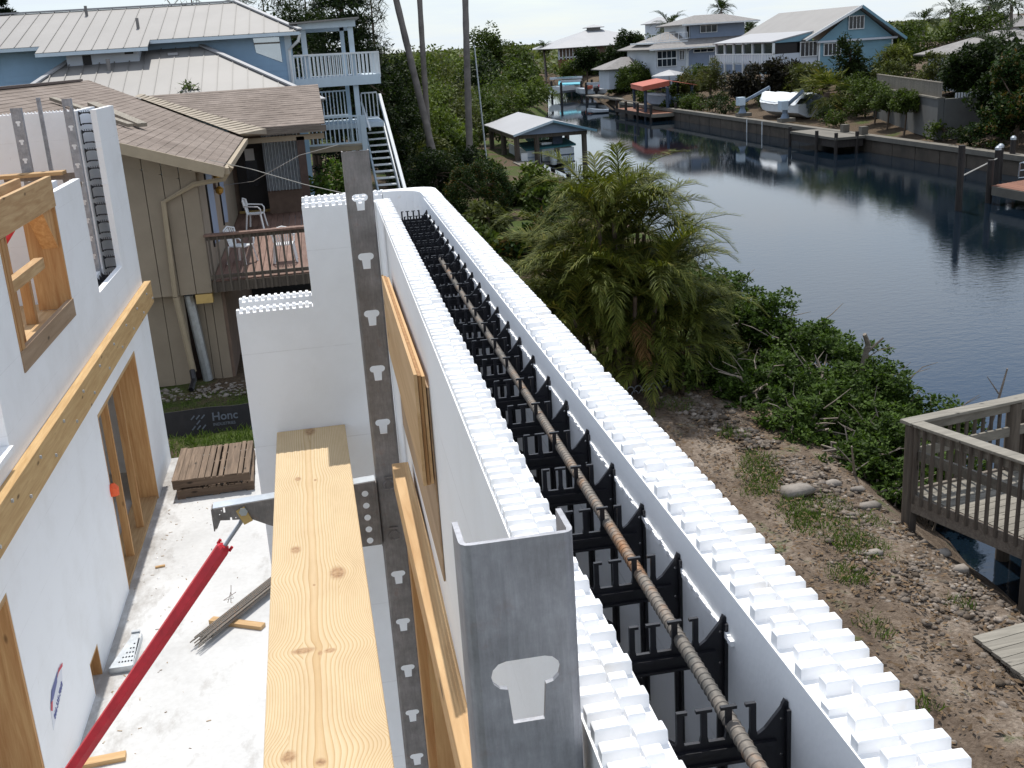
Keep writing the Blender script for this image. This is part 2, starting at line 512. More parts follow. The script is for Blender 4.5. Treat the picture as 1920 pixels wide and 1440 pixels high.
def m_stone():
    t = NT('rubble_stone'); v = t.coord('World'); n = t.noise(v, 9.0, 5, 0.7)
    c = t.ramp(n, [(0.3, (0.12, 0.098, 0.08)), (0.55, (0.25, 0.21, 0.175)), (0.72, (0.42, 0.38, 0.33))])
    c = t.mix(1.0, c, t.ramp(t.island(), [(0, (0.45, 0.42, 0.38)), (0.8, (0.95,)*3), (1, (1.35,)*3)]), 'MULTIPLY')
    t.set('Base Color', c).set('Roughness', 0.95).set('Specular IOR Level', 0.1); t.bump(t.noise(v, 40.0, 4, 0.7), 0.8, 0.01)
    return t.m
M['rubble'] = m_stone()
M['concrete_wall'] = simple('seawall_concrete', (0.085, 0.068, 0.052), 0.9, var=0.35, scale=0.9, bump=0.4, bscale=6)
M['concrete_cap'] = simple('seawall_cap', (0.16, 0.145, 0.12), 0.85, var=0.2, scale=1.2)
M['retaining'] = simple('retaining_stucco', (0.115, 0.115, 0.11), 0.9, var=0.18, scale=0.8)
M['rope'] = simple('cable', (0.42, 0.40, 0.36), 0.6, var=0.1)
M['wire_rust'] = simple('tie_wire', (0.16, 0.10, 0.07), 0.7, var=0.2)
M['edging'] = simple('plastic_edging', (0.24, 0.25, 0.27), 0.6, var=0.2, scale=9)
M['siltpost'] = simple('stake', (0.30, 0.21, 0.12), 0.8, var=0.2)
# foliage
M['leaf_dark'] = m_leaf('leaf_dark', (0.0074, 0.0124, 0.0043), (0.0320, 0.0528, 0.0128))
M['leaf_mid'] = m_leaf('leaf_mid', (0.017, 0.028, 0.006), (0.092, 0.130, 0.024))
M['leaf_light'] = m_leaf('leaf_light', (0.034, 0.052, 0.010), (0.150, 0.195, 0.040))
M['leaf_olive'] = m_leaf('leaf_olive', (0.034, 0.042, 0.012), (0.125, 0.138, 0.044))
M['leaf_hedge'] = m_leaf('leaf_hedge', (0.0074, 0.0186, 0.0062), (0.0360, 0.0680, 0.0144), hue=(0.15, 0.07, 0.02))
M['leaf_mangrove'] = m_leaf('leaf_mangrove', (0.014, 0.028, 0.005), (0.085, 0.140, 0.022), 0.55)
M['leaf_ixora'] = m_leaf('leaf_ixora', (0.0124, 0.0310, 0.0074), (0.1040, 0.1760, 0.0320), 0.4, hue=(0.22, 0.25, 0.05))
M['leaf_purple'] = m_leaf('leaf_purple', (0.0074, 0.0074, 0.0062), (0.0320, 0.0280, 0.0176))
M['leaf_yellow'] = m_leaf('leaf_yellow', (0.0310, 0.0434, 0.0093), (0.1760, 0.1920, 0.0400))
M['leaf_pine'] = m_leaf('leaf_pine', (0.0050, 0.0093, 0.0056), (0.0176, 0.0336, 0.0128), trans=0.1)
M['leaf_casuarina'] = m_leaf('leaf_casuarina', (0.0186, 0.0223, 0.0124), (0.0600, 0.0640, 0.0320))
M['frond'] = m_leaf('frond', (0.018, 0.027, 0.005), (0.150, 0.172, 0.030), 0.5, hue=(0.28, 0.22, 0.05))
M['frond_dead'] = m_leaf('frond_dead', (0.10, 0.05, 0.02), (0.24, 0.13, 0.05), 0.7)
M['frond_dark'] = m_leaf('frond_dark', (0.0074, 0.0149, 0.0062), (0.0440, 0.0680, 0.0200), 0.4)
M['litter'] = m_leaf('leaf_litter', (0.06, 0.04, 0.025), (0.20, 0.135, 0.08), 0.9, 0.0)
M['grass'] = m_leaf('grass_blade', (0.035, 0.065, 0.012), (0.13, 0.19, 0.035), 0.6)
M['far_wood'] = m_leaf('far_wood', (0.055, 0.075, 0.026), (0.15, 0.175, 0.062))

def m_plank():
    t = NT('pine_plank')
    c = t.node('ShaderNodeTexCoord').outputs['Object']
    s = t.node('ShaderNodeSeparateXYZ', ins={0: c})
    x, y = s.outputs['X'], s.outputs['Y']
    wob = t.noise(t.coord('Object', (1.2, 0.9, 1)), 3.0, 3, 0.5)
    u = t.math('ADD', t.math('ADD', x, 0.016), t.math('MULTIPLY', t.math('SUBTRACT', wob, 0.5), 0.018))
    knots = [(-0.058, 0.963, .011, .018, 1), (0.006, 0.930, .005, .010, 1), (-0.068, 0.340, .015, .026, 0.8), (0.058, 0.135, .022, .040, 1),
             (-0.014, 0.075, .004, .006, 1), (-0.050, -0.299, .030, .014, .8), (-0.006, -0.324, .006, .011, 1), (0.020, -0.318, .014, .011, .7),
             (-0.087, -0.757, .017, .022, 1.2), (-0.016, -0.796, .012, .014, .8), (-0.006, 1.50, .02, .05, .6)]
    kmask = None; kcore = None
    for kx, ky, rx, ry, a in knots:
        ex = t.math('DIVIDE', t.math('SUBTRACT', x, kx), rx*2.2)
        ey = t.math('DIVIDE', t.math('SUBTRACT', y, ky), ry*2.2)
        r2 = t.math('ADD', t.math('MULTIPLY', ex, ex), t.math('MULTIPLY', ey, ey))
        g = t.math('POWER', 2.718, t.math('MULTIPLY', r2, -0.8))
        sg = t.math('SIGN', ex)
        u = t.math('SUBTRACT', u, t.math('MULTIPLY', t.math('MULTIPLY', g, sg), 0.65*a*rx))
        core = t.math('POWER', 2.718, t.math('MULTIPLY', r2, -5.5))
        kcore = core if kcore is None else t.math('MAXIMUM', kcore, core)
    for yw, A in ((0.94, .18), (0.14, .26), (-0.30, .28), (-0.76, .30)):
        e = t.math('DIVIDE', t.math('SUBTRACT', y, yw), 0.085)
        g = t.math('POWER', 2.718, t.math('MULTIPLY', t.math('MULTIPLY', e, e), -1.0))
        u = t.math('MULTIPLY', u, t.math('SUBTRACT', 1.0, t.math('MULTIPLY', g, A)))
    au = t.math('SQRT', t.math('ADD', t.math('MULTIPLY', u, u), 0.00016))
    ph = t.math('ADD', t.math('MULTIPLY', au, 70.0), t.math('MULTIPLY', t.math('MULTIPLY', au, au), 420.0))
    ph = t.math('ADD', ph, t.math('MULTIPLY', t.noise(t.coord('Object', (5, .4, 1)), 2.0, 2, 0.5), 1.3))
    fr = t.math('FRACT', ph)
    grain = t.ramp(fr, [(0.0, (0.66, 0.52, 0.33)), (0.55, (0.645, 0.49, 0.295)), (0.84, (0.56, 0.39, 0.20)), (0.94, (0.46, 0.29, 0.125)), (1.0, (0.65, 0.505, 0.315))])
    pith = t.math('POWER', 2.718, t.math('MULTIPLY', t.math('MULTIPLY', au, au), -2600.0))
    pith = t.math('MULTIPLY', pith, t.noise(t.coord('Object', (1, .8, 1)), 2.5, 3, 0.5))
    col = t.mix(t.math('MULTIPLY', pith, 0.55), grain, (0.52, 0.33, 0.15))
    kr = t.noise(t.coord('Object', (30, 30, 30)), 3.0, 3, 0.6)
    kcol = t.ramp(kr, [(0.3, (0.20, 0.10, 0.045)), (0.5, (0.40, 0.23, 0.11)), (0.7, (0.50, 0.33, 0.18))])
    col = t.mix(t.ramp(kcore, [(0.10, (0, 0, 0)), (0.55, (0.85,)*3)]), col, kcol)
    fib = t.noise(t.coord('Object', (160, 3, 20)), 3.0, 3, 0.6)
    col = t.mix(0.22, col, t.ramp(fib, [(0.3, (0.6, 0.6, 0.6)), (0.7, (1, 1, 1))]), 'MULTIPLY')
    dirt = t.noise(t.coord('Object', (3, 1.2, 1)), 2.0, 6, 0.7)
    col = t.mix(0.5, col, t.ramp(dirt, [(0.30, (0.78, 0.74, 0.68)), (0.55, (1, 1, 1))]), 'MULTIPLY')
    t.set('Base Color', col).set('Roughness', 0.62).set('Specular IOR Level', 0.3)
    t.bump(t.math('ADD', fib, fr), 0.12, 0.003)
    return t.m
M['plank'] = m_plank()

def m_steel(name, c=(0.30, 0.31, 0.33), rust=0.25):
    t = NT(name)
    v = t.coord('Object')
    streak = t.noise(t.coord('Object', (60, 60, 1.5)), 2.0, 6, 0.65)
    cloud = t.noise(v, 14.0, 6, 0.7)
    scr = t.noise(t.coord('Object', (90, 90, 14), (0, 0.5, 0)), 2.0, 4, 0.7)
    f = t.math('ADD', t.math('MULTIPLY', streak, 0.16), t.math('ADD', t.math('MULTIPLY', cloud, 0.58), t.math('MULTIPLY', scr, 0.26)))
    col = t.ramp(f, [(0.33, tuple(x*0.55 for x in c)), (0.52, c), (0.68, tuple(min(1, x*1.45) for x in c))])
    r = t.noise(v, 22.0, 5, 0.7)
    col = t.mix(t.math('MULTIPLY', t.ramp(r, [(0.58, (0, 0, 0)), (0.75, (1, 1, 1))]), rust), col, (0.24, 0.12, 0.07))
    t.set('Base Color', col).set('Metallic', 0.55)
    t.set('Roughness', t.node('ShaderNodeMapRange', ins={0: cloud, 3: 0.40, 4: 0.70}).outputs[0])
    t.bump(t.math('ADD', cloud, scr), 0.12, 0.002)
    return t.m
M['steel'] = m_steel('channel_steel', (0.33, 0.335, 0.36), 0.3)
M['steel_dark'] = m_steel('channel_steel_dark', (0.235, 0.22, 0.215), 0.35)
M['steel_brown'] = m_steel('bracket_steel', (0.235, 0.215, 0.205), 0.45)

def m_rebar():
    t = NT('rebar')
    v = t.coord('Object', (1, 1, 1))
    n = t.noise(v, 30.0, 6, 0.7); b = t.noise(v, 3.0, 3, 0.6)
    f = t.math('ADD', t.math('MULTIPLY', n, 0.6), t.math('MULTIPLY', b, 0.4))
    col = t.ramp(f, [(0.36, (0.10, 0.098, 0.09)), (0.52, (0.22, 0.19, 0.16)), (0.62, (0.27, 0.155, 0.085)), (0.74, (0.34, 0.12, 0.03))])
    t.set('Base Color', col).set('Metallic', 0.25).set('Roughness', 0.65)
    t.bump(n, 0.3, 0.002)
    return t.m
M['rebar'] = m_rebar()

def m_concrete_slab():
    t = NT('slab_concrete')
    v = t.coord('World')
    b = t.noise(v, 0.8, 7, 0.65); f = t.noise(v, 18.0, 5, 0.65)
    col = t.ramp(b, [(0.3, (0.52, 0.515, 0.505)), (0.6, (0.64, 0.635, 0.625))])
    col = t.mix(0.35, col, t.ramp(f, [(0.35, (0.80, 0.79, 0.78)), (0.6, (1, 1, 1))]), 'MULTIPLY')
    s = t.node('ShaderNodeSeparateXYZ', ins={0: v})
    edge = t.math('SUBTRACT', 1.0, t.math('MINIMUM', t.math('MULTIPLY', t.math('ABSOLUTE', t.math('ADD', s.outputs['X'], 2.28)), 2.2), 1.0))
    st = t.noise(t.coord('World', (1.5, 0.7, 1)), 2.6, 7, 0.72)
    dm = t.math('MULTIPLY', t.ramp(t.math('ADD', st, t.math('MULTIPLY', edge, 0.22)), [(0.56, (0, 0, 0)), (0.78, (1, 1, 1))]), 0.75)
    col = t.mix(dm, col, (0.30, 0.275, 0.25))
    sp = t.ramp(t.noise(v, 9.0, 6, 0.8), [(0.66, (0, 0, 0)), (0.74, (0.5,)*3)])
    col = t.mix(sp, col, (0.34, 0.30, 0.26))
    t.set('Base Color', col).set('Roughness', 0.85).set('Specular IOR Level', 0.2)
    t.bump(f, 0.15, 0.003)
    return t.m
M['slab'] = m_concrete_slab()

def m_ground():
    t = NT('ground')
    v = t.coord('World')
    s = t.node('ShaderNodeSeparateXYZ', ins={0: v})
    big = t.noise(v, 0.35, 6, 0.65); mid = t.noise(v, 2.6, 6, 0.7); fine = t.noise(v, 22.0, 5, 0.7)
    path = t.noise(t.coord('World', (1.6, .35, 1)), 1.1, 5, 0.6)
    sand = t.ramp(t.math('ADD', t.math('MULTIPLY', mid, 0.5), t.math('MULTIPLY', path, 0.5)), [(0.34, (0.095, 0.070, 0.052)), (0.5, (0.20, 0.155, 0.118)), (0.62, (0.36, 0.30, 0.245))])
    sand = t.mix(0.75, sand, t.ramp(fine, [(0.34, (0.45, 0.41, 0.37)), (0.60, (1.08, 1.06, 1.04))]), 'MULTIPLY')
    grass = t.ramp(fine, [(0.3, (0.030, 0.045, 0.012)), (0.7, (0.10, 0.135, 0.035))])
    litter = t.ramp(fine, [(0.3, (0.055, 0.04, 0.028)), (0.7, (0.17, 0.125, 0.085))])
    # bare building site: right of the house, near
    site = t.math('MULTIPLY', t.math('GREATER_THAN', s.outputs['X'], 0.3), t.math('LESS_THAN', s.outputs['Y'], t.math('ADD', 17.0, t.math('MULTIPLY', big, 6.0))))
    rb_ = t.math('MULTIPLY', t.math('GREATER_THAN', s.outputs['X'], 31.0), 0.16)
    veg = t.mix(t.ramp(t.math('ADD', big, rb_), [(0.45, (0, 0, 0)), (0.55, (1, 1, 1))]), grass, litter)
    weeds = t.ramp(t.math('ADD', mid, t.math('MULTIPLY', big, 0.3)), [(0.73, (0, 0, 0)), (0.82, (0.75, 0.75, 0.75))])
    sand2 = t.mix(weeds, sand, grass)
    col = t.mix(site, veg, sand2)
    t.set('Base Color', col).set('Roughness', 0.95).set('Specular IOR Level', 0.1)
    t.bump(t.math('ADD', fine, t.math('MULTIPLY', mid, 1.5)), 0.9, 0.05)
    return t.m
M['ground'] = m_ground()

def m_water():
    t = NT('canal_water')
    v = t.coord('World', (1, 1, 1))
    w1 = t.noise(t.coord('World', (1.0, 1.9, 1), (0, 0, 0.35)), 2.4, 4, 0.55, 0.3)
    w2 = t.noise(t.coord('World', (1.0, 1.6, 1), (0, 0, -0.3)), 7.5, 3, 0.5)
    wind = t.noise(t.coord('World', (1, .5, 1)), 0.06, 3, 0.5)
    s = t.node('ShaderNodeSeparateXYZ', ins={0: v})
    near = t.node('ShaderNodeMapRange', ins={0: s.outputs['Y'], 1: 22.0, 2: 62.0, 3: 1.0, 4: 0.12}).outputs[0]
    amp = t.math('MULTIPLY', t.ramp(wind, [(0.35, (0.35,)*3), (0.62, (1,)*3)]), near)
    h = t.math('MULTIPLY', t.math('ADD', w1, t.math('MULTIPLY', w2, 0.5)), amp)
    t.set('Base Color', (0.005, 0.011, 0.019, 1)).set('Roughness', 0.03).set('IOR', 1.45).set('Specular IOR Level', 1.0)
    t.bump(h, 0.26, 0.028)
    return t.m
M['water'] = m_water()

def m_shingle():
    t = NT('shingles')
    v = t.coord('World')
    r = t.island()
    n = t.noise(v, 60.0, 3, 0.6); b = t.noise(v, 0.7, 4, 0.6)
    tabs = t.node('ShaderNodeTexVoronoi', ins={'Vector': t.coord('World', (4.2, 4.2, 4.2)), 'Scale': 1.6})
    f = t.math('ADD', t.math('MULTIPLY', tabs.outputs['Color'], 0.0), t.math('ADD', t.math('MULTIPLY', n, 0.55), t.math('MULTIPLY', b, 0.45)))
    col = t.ramp(f, [(0.32, (0.18, 0.145, 0.122)), (0.5, (0.255, 0.21, 0.18)), (0.68, (0.34, 0.285, 0.25))])
    sv = t.node('ShaderNodeSeparateColor', ins={0: tabs.outputs['Color']}).outputs[0]
    col = t.mix(0.6, col, t.ramp(sv, [(0, (0.72,)*3), (1, (1.1,)*3)]), 'MULTIPLY')
    col = t.mix(1.0, col, t.ramp(r, [(0, (0.80,)*3), (1, (1.12,)*3)]), 'MULTIPLY')
    t.set('Base Color', col).set('Roughness', 0.95).set('Specular IOR Level', 0.1)
    t.bump(n, 0.4, 0.01)
    return t.m
M['shingle'] = m_shingle()
M['shingle_pale'] = simple('pale_ridge_shingle', (0.37, 0.315, 0.245), 0.9, var=0.15, scale=8)

# ------------------------------------------------------------------ terrain and water
def xl(Y):
    return np.interp(Y, [-60, 5, 12, 18, 24, 34, 60, 90, 115, 140, 180, 300, 320], [8.3, 8.3, 8.4, 9.2, 10.2, 12.3, 13.2, 17.5, 25, 30.5, 35, 37, -400])
def xr(Y):
    return np.interp(Y, [-60, 112, 125, 150, 185, 300, 320], [32, 32, 34, 38, 46, 50, -300])
def sm(a, b, x):
    t = np.clip((x-a)/(b-a), 0, 1)
    return t*t*(3-2*t)
def gz(X, Y):
    X = np.asarray(X, float); Y = np.asarray(Y, float)
    base = -0.35 - 0.65*np.maximum(sm(-0.4, 1.2, X), sm(30, 42, Y))
    d = X - xl(Y)
    left = base - 0.18*sm(-3.0, -1.2, d) + (-1.75-base)*sm(-1.7, -0.3, d) - 0.60*sm(-0.6, 0.35, d) - 1.4*sm(0.3, 3.0, d)
    d2 = X - xr(Y)
    soft = sm(112, 122, Y)
    hard = np.where(d2 > 0.15, -1.33 + 0.30*sm(0.6, 4.0, d2) + 1.5*sm(3.5, 14, d2), -3.7)
    slope = -3.7 + 2.7*sm(-1.5, 2.0, d2) + 1.5*sm(3.5, 14, d2)
    right = hard*(1-soft) + slope*soft
    w = X > (xl(Y)+xr(Y))*0.5
    z = np.where(w, right, left)
    z = z + np.where(Y > 310, 0.0, 0.0)
    return z
def gzf(x, y): return float(gz(x, y))

gx = np.concatenate([np.array([-3000, -1200, -500, -250, -140, -90, -60, -42, -30, -22, -16]), np.arange(-12, 16, 0.4), np.arange(16, 31.6, 1.2),
                     np.array([31.9, 32.1, 32.3, 32.6]), np.arange(33.5, 62, 1.5), np.array([66, 75, 90, 120, 160, 220, 320, 500, 1000, 2000, 4000])])
gy = np.concatenate([np.array([-400, -100, -40, -15, -5]), np.arange(0, 40, 0.5), np.arange(40, 150, 1.5), np.arange(150, 330, 5), np.array([340, 380, 450, 600, 900, 1500, 3000, 6000])])
GX, GY = np.meshgrid(gx, gy)
GZ = gz(GX, GY)
rngn = np.random.default_rng(5)
GZ = GZ + rngn.normal(0, 0.025, GZ.shape)*(np.abs(GX) < 60)*((GX > 0.8) | (GY > 16))
nx, ny = len(gx), len(gy)
idx = np.arange(nx*ny).reshape(ny, nx)
F = np.stack([idx[:-1, :-1], idx[:-1, 1:], idx[1:, 1:], idx[1:, :-1]], -1).reshape(-1, 4)
tag(mesh_np('ground', np.stack([GX, GY, GZ], -1).reshape(-1, 3), F, M['ground'], smooth=True), kind='structure', label='sandy and grassy ground sloping to the canal')
tag(MB().quad((-60, -100, -2.2), (120, -100, -2.2), (120, 420, -2.2), (-60, 420, -2.2)).build('canal_water', M['water']), kind='structure', label='dark rippled canal water between the two banks')

# ------------------------------------------------------------------ terrace slab
tag(MB().plate([(-7.8, -1.0), (0.35, -1.0), (0.35, 14.32), (-7.8, 14.32)], [], (0, 0, -0.30), (1, 0, 0), (0, 1, 0), 0.30).build('terrace_slab', M['slab']),
    kind='structure', label='white concrete terrace slab at the foot of the foam walls')
# ================================================================== FOREGROUND: foam block wall
rng = random.Random(11)
def drift(Y): return 0.018*(Y-0.65)
def ztop(Y): return 4.472 - 0.008*(Y-0.65)
def wxyz(x, y, z): return (x + drift(y), y, z + ztop(y))       # wall frame: x as at Y=.65, z from the lug tops
LUGH = 0.0135
XL0, XL1, XR0, XR1 = 0.168, 0.229, 0.363, 0.437
PITCH = 0.0267

wall = empty('foam_block_wall', (0.3, 0.65, 0.0), 'long white foam block wall with black plastic ties in its open core', 'foam wall')

def ribbed_panel(x0, x1, y0, y1, zlo, holes=()):
    m = MB(lambda x, y, z: (x+drift(y), y, z + (ztop(y) if z > -1 else 0)))
    outer = [(y0, zlo), (y1, zlo), (y1, 4.472-LUGH), (y0, 4.472-LUGH)]
    # plate in (Y,z); thickness along X
    mm = MB(); mm.plate(outer, holes, (x1, 0, 0), (0, 1, 0), (0, 0, 1), x0-x1)
    vs = [(x+drift(y), y, z + (ztop(y)-4.472 if z > 4.2 else 0.0)) for x, y, z in mm.v]
    m2 = MB(); m2.v = vs; m2.f = mm.f
    return m2
# inner (left) panel with the framed opening in it, outer (right) panel whole
ribbed_panel(XL0, XL1, 0.30, 4.545, 0.0, [[(1.20, 2.30), (3.40, 2.30), (3.40, 3.60), (1.20, 3.60)]]).build('inner_panel', M['foam_y'], wall)
ribbed_panel(XR0, XR1, 0.30, 4.52, -0.35).build('outer_panel', M['foam_y'], wall)
# rounded far corner of the outer panel, no lugs on it
mc = MB()
zc = ztop(4.6)
R_in, R_out = 0.13, 0.10
cx, cy = 0.3725+drift(4.5)-0.06, 4.57
ci = [(XR0+drift(4.52), 4.45)] + [(XR0+drift(4.52)-R_in+R_in*math.cos(a), 4.57+R_in*math.sin(a)) for a in [R(x) for x in (0, 18, 36, 54, 72, 90)]]
co = [(XR1+drift(4.52)-0.085+0.085*math.cos(a), 4.685+0.085*math.sin(a)) for a in [R(x) for x in (90, 60, 30, 0)]] + [(XR1+drift(4.52), 4.45)]
mc.prism([(x, y) for x, y in ci] + [(XR0+drift(4.52)-R_in-0.02, 4.70), (XR0+drift(4.52)-R_in-0.02, 4.77)] + co, 'z', -0.3, zc-0.002)
mc.build('corner_panel', M['foam'], wall)

def lug_mesh(w, l, h):
    b = 0.0013; s = 0.0007
    x0, x1, y0, y1 = -w/2, w/2, -l/2, l/2
    v = [(x0, y0, -0.012), (x1, y0, -0.012), (x1, y1, -0.012), (x0, y1, -0.012),
         (x0+s, y0+s*.5, h-b), (x1-s, y0+s*.5, h-b), (x1-s, y1-s*.5, h-b), (x0+s, y1-s*.5, h-b),
         (x0+s+b, y0+b, h), (x1-s-b, y0+b, h), (x1-s-b, y1-b, h), (x0+s+b, y1-b, h)]
    f = [(0, 1, 5, 4), (1, 2, 6, 5), (2, 3, 7, 6), (3, 0, 4, 7), (4, 5, 9, 8), (5, 6, 10, 9), (6, 7, 11, 10), (7, 4, 8, 11), (8, 9, 10, 11)]
    me = bpy.data.meshes.new('lug'); me.from_pydata(v, [], f); me.update(); me.materials.append(M['lug'])
    return me, v, f
LL = 0.0142
lugs = []
# (x0, x1, phase, setback side): outer columns full, core-side columns alternately set back
cols = [(XL0+0.001, XL0+0.033, 0.0, 0), (XL0+0.033, XL1-0.001, 0.5, +1), (XR0+0.001, XR0+0.036, 0.5, -1), (XR0+0.036, XR1-0.001, 0.0, 0)]
kinds = {}
for (x0, x1, ph, sb) in cols:
    k = 0
    y = 0.34 + ph*PITCH
    while y < 4.52:
        a, b = x0, x1
        if sb and k % 2:
            if sb > 0: b -= 0.010
            else: a += 0.010
        if not (x0 < 0.3 and y > 4.45):
            lugs.append((round(b-a, 4), (a+b)/2, y))
        y += PITCH; k += 1
for w in sorted(set(l[0] for l in lugs)): kinds[w] = lug_mesh(w, LL, LUGH)
seen = sorted([l for l in lugs if l[2] > 0.60], key=lambda l: l[2])
for i, (w, x, y) in enumerate(seen[:300]):
    o = bpy.data.objects.new('lug', kinds[w][0]); COL.objects.link(o); o.parent = wall
    o.location = Vector((x+drift(y), y+rng.uniform(-.0007, .0007), ztop(y)-LUGH)) - wall.location
    o.rotation_euler = (rng.uniform(-.02, .02), rng.uniform(-.02, .02), rng.uniform(-.03, .03)-0.018)
    o.scale = (rng.uniform(.96, 1.01), rng.uniform(.90, 1.07), rng.uniform(.88, 1.08) if rng.random() > .06 else rng.uniform(.35, .7))
mr = MB()
for (w, x, y) in seen[300:] + [l for l in lugs if l[2] <= 0.60]:
    sy = rng.uniform(.92, 1.06); sz = rng.uniform(.85, 1.1)
    mr.add([(p[0]+x+drift(y), p[1]*sy+y, p[2]*sz+ztop(y)-LUGH) for p in kinds[w][1]], kinds[w][2])
tag(mr.build('lug_rows', M['lug'], wall), kind='stuff')

# plastic tie across the core (local: x across the core, z from the lug tops)
W = XR0-XL1
def web_outline():
    c = W/2
    def hook(xc, side):      # returns points left->right over the top of one post
        z0, z1 = -0.076, -0.043
        if side == 0: return [(xc-.004, z0), (xc-.0028, z0+.006), (xc-.0028, z1-.003), (xc-.0075, z1-.003), (xc-.0075, z1), (xc+.0075, z1), (xc+.0075, z1-.003), (xc+.0028, z1-.003), (xc+.0028, z0+.006), (xc+.004, z0)]
        if side < 0: return [(xc-.004, z0), (xc-.0028, z0+.006), (xc-.0028, z1), (xc+.007, z1), (xc+.007, z1-.003), (xc+.0028, z1-.003), (xc+.0028, z0+.006), (xc+.004, z0)]
        return [(xc-.004, z0), (xc-.0028, z0+.006), (xc-.0028, z1-.003), (xc-.007, z1-.003), (xc-.007, z1), (xc+.0028, z1), (xc+.0028, z0+.006), (xc+.004, z0)]
    up = [(0.0, -0.047), (0.0035, -0.044), (0.007, -0.052), (0.022, -0.071)]
    for xc, s in ((c-.034, -1), (c-.0115, 0), (c+.0115, 0), (c+.034, 1)): up += hook(xc, s)
    up += [(W-.022, -0.071), (W-.007, -0.052), (W-.0035, -0.044), (W, -0.047)]
    lo = [(W, -0.33), (W-.008, -0.345), (W-.022, -0.318)]
    n = 6
    lo += [(c+.034+.006, -0.314), (c+.034+.004, -0.322), (c+.034-.004, -0.322), (c+.034-.006, -0.314), (c-.034+.006, -0.314), (c-.034+.004, -0.322), (c-.034-.004, -0.322), (c-.034-.006, -0.314)]
    lo += [(.022, -0.318), (.008, -0.345), (0, -0.33)]
    return up + lo
def web_holes():
    hs = []
    zb, zt = -0.288, -0.101
    hs.append([(.009, zb-.016), (.030, zb), (W-.030, zb), (W-.009, zb-.016), (W-.009, zt-.030), (W-.034, zt), (.034, zt), (.009, zt-.030)])
    for x in (.0065, W-.0065):
        for z in (-.063, -.100): hs.append([(x+.0018*math.cos(a*math.pi/3), z+.0018*math.sin(a*math.pi/3)) for a in range(6)])
    return hs
mw = MB()
mw.plate(web_outline(), web_holes(), (0, 0.002, 0), (1, 0, 0), (0, 0, 1), 0.004)
# stiffening ribs along the two bars and side flanges
mw.box(0.012, W-0.012, -0.006, 0.006, -0.0865, -0.0825)
mw.box(0.036, W-0.036, -0.005, 0.005, -0.1005, -0.0975)
mw.box(0.018, W-0.018, -0.005, 0.005, -0.302, -0.298)
mw.box(-0.001, 0.0035, -0.008, 0.008, -0.335, -0.052)
mw.box(W-0.0035, W+0.001, -0.008, 0.008, -0.335, -0.052)
me_web = bpy.data.meshes.new('web')
me_web.from_pydata(mw.v, [], mw.f); me_web.update(); me_web.materials.append(M['black_plastic'])
WEB_Y = [0.802-0.153] + [0.802+0.1535*i for i in range(24)]
for y in WEB_Y:
    for zz_ in (0.0, -0.406):
        o = bpy.data.objects.new('web_tie', me_web); COL.objects.link(o); o.parent = wall
        o.location = Vector((XL1+drift(y), y, ztop(y)+zz_)) - wall.location
        o.rotation_euler = (rng.uniform(-.02, .02), 0, -0.018+rng.uniform(-.02, .02))
# grey reflector block added low in the core to brighten the panel faces
mcf = MB(); mcf.box(XL1+.001, XR0-.001, 0.3, 4.4, 3.2, 3.78); mcf.v = [(x+drift(y), y, z) for x, y, z in mcf.v]; mcf.build('core_reflector', M['slab'], wall)
# squeezed foam seam at the course joint on the core side of the outer panel
ms = MB()
y = 0.93
while y < 4.3:
    if abs(((y-0.802)/0.1535+0.5) % 1-0.5) > 0.06:
        r_ = rng.uniform(.0015, .0045)
        ms.box(XR0+drift(y)-r_, XR0+drift(y)+.002, y, y+.0095, ztop(y)-.066-rng.uniform(.0, .003), ztop(y)-.062+rng.uniform(0, .002))
    y += 0.010
tag(ms.build('foam_seam', M['lug'], wall), kind='stuff')

# framing of the opening in the inner face
fr = empty('opening_frame', (0.25, 3.0, 2.3), 'timber framed opening low in the long foam wall beside the near steel channel', 'opening frame')
xf = 0.168
bx('head_board', M['lumber_y'], fr, 0.150, 0.205, 1.22, 3.41, 3.605, 3.70, bevel=0.003)
bx('head_plate', M['lumber_y'], fr, 0.215, 0.30, 1.24, 3.375, 3.555, 3.597)
bx('jamb_board', M['lumber_z'], fr, 0.205, 0.42, 3.345, 3.395, 2.30, 3.55)
bx('jamb_trim', M['lumber_z'], fr, 0.176, 0.212, 3.38, 3.46, 2.25, 3.60, bevel=0.002)

# plywood patches on the inner face
p1 = empty('plywood_panel', (0.2, 2.9, 4.0), 'clean layered plywood panel fixed high on the long foam wall', 'plywood')
def ply(name, parent, mat, x0, x1, y0, y1, z0, z1, tilt):
    m = MB(); m.box(x0, x1, y0, y1, z0, z1)
    m.v = [(x+drift(y)*0.9, y, z+tilt*(y-y0)) for x, y, z in m.v]
    return m.build(name, mat, parent, bevel=0.001)
for i in range(3):
    ply('ply_layer', p1, M['plywood'] if i == 0 else M['plyedge' if i == 1 else 'plywood'], 0.139+i*0.0085, 0.1465+i*0.0085, 2.26+i*.004, 3.62-i*.006, 4.075, 4.335-i*.004, -0.03)
p2 = ply('plywood_panel', None, M['plywood_old'], 0.1658, 0.1700, 2.27, 3.66, 3.83, 4.30, -0.06)
tag(p2, 'weathered plywood panel peeking out below the clean layered plywood panel', 'plywood')

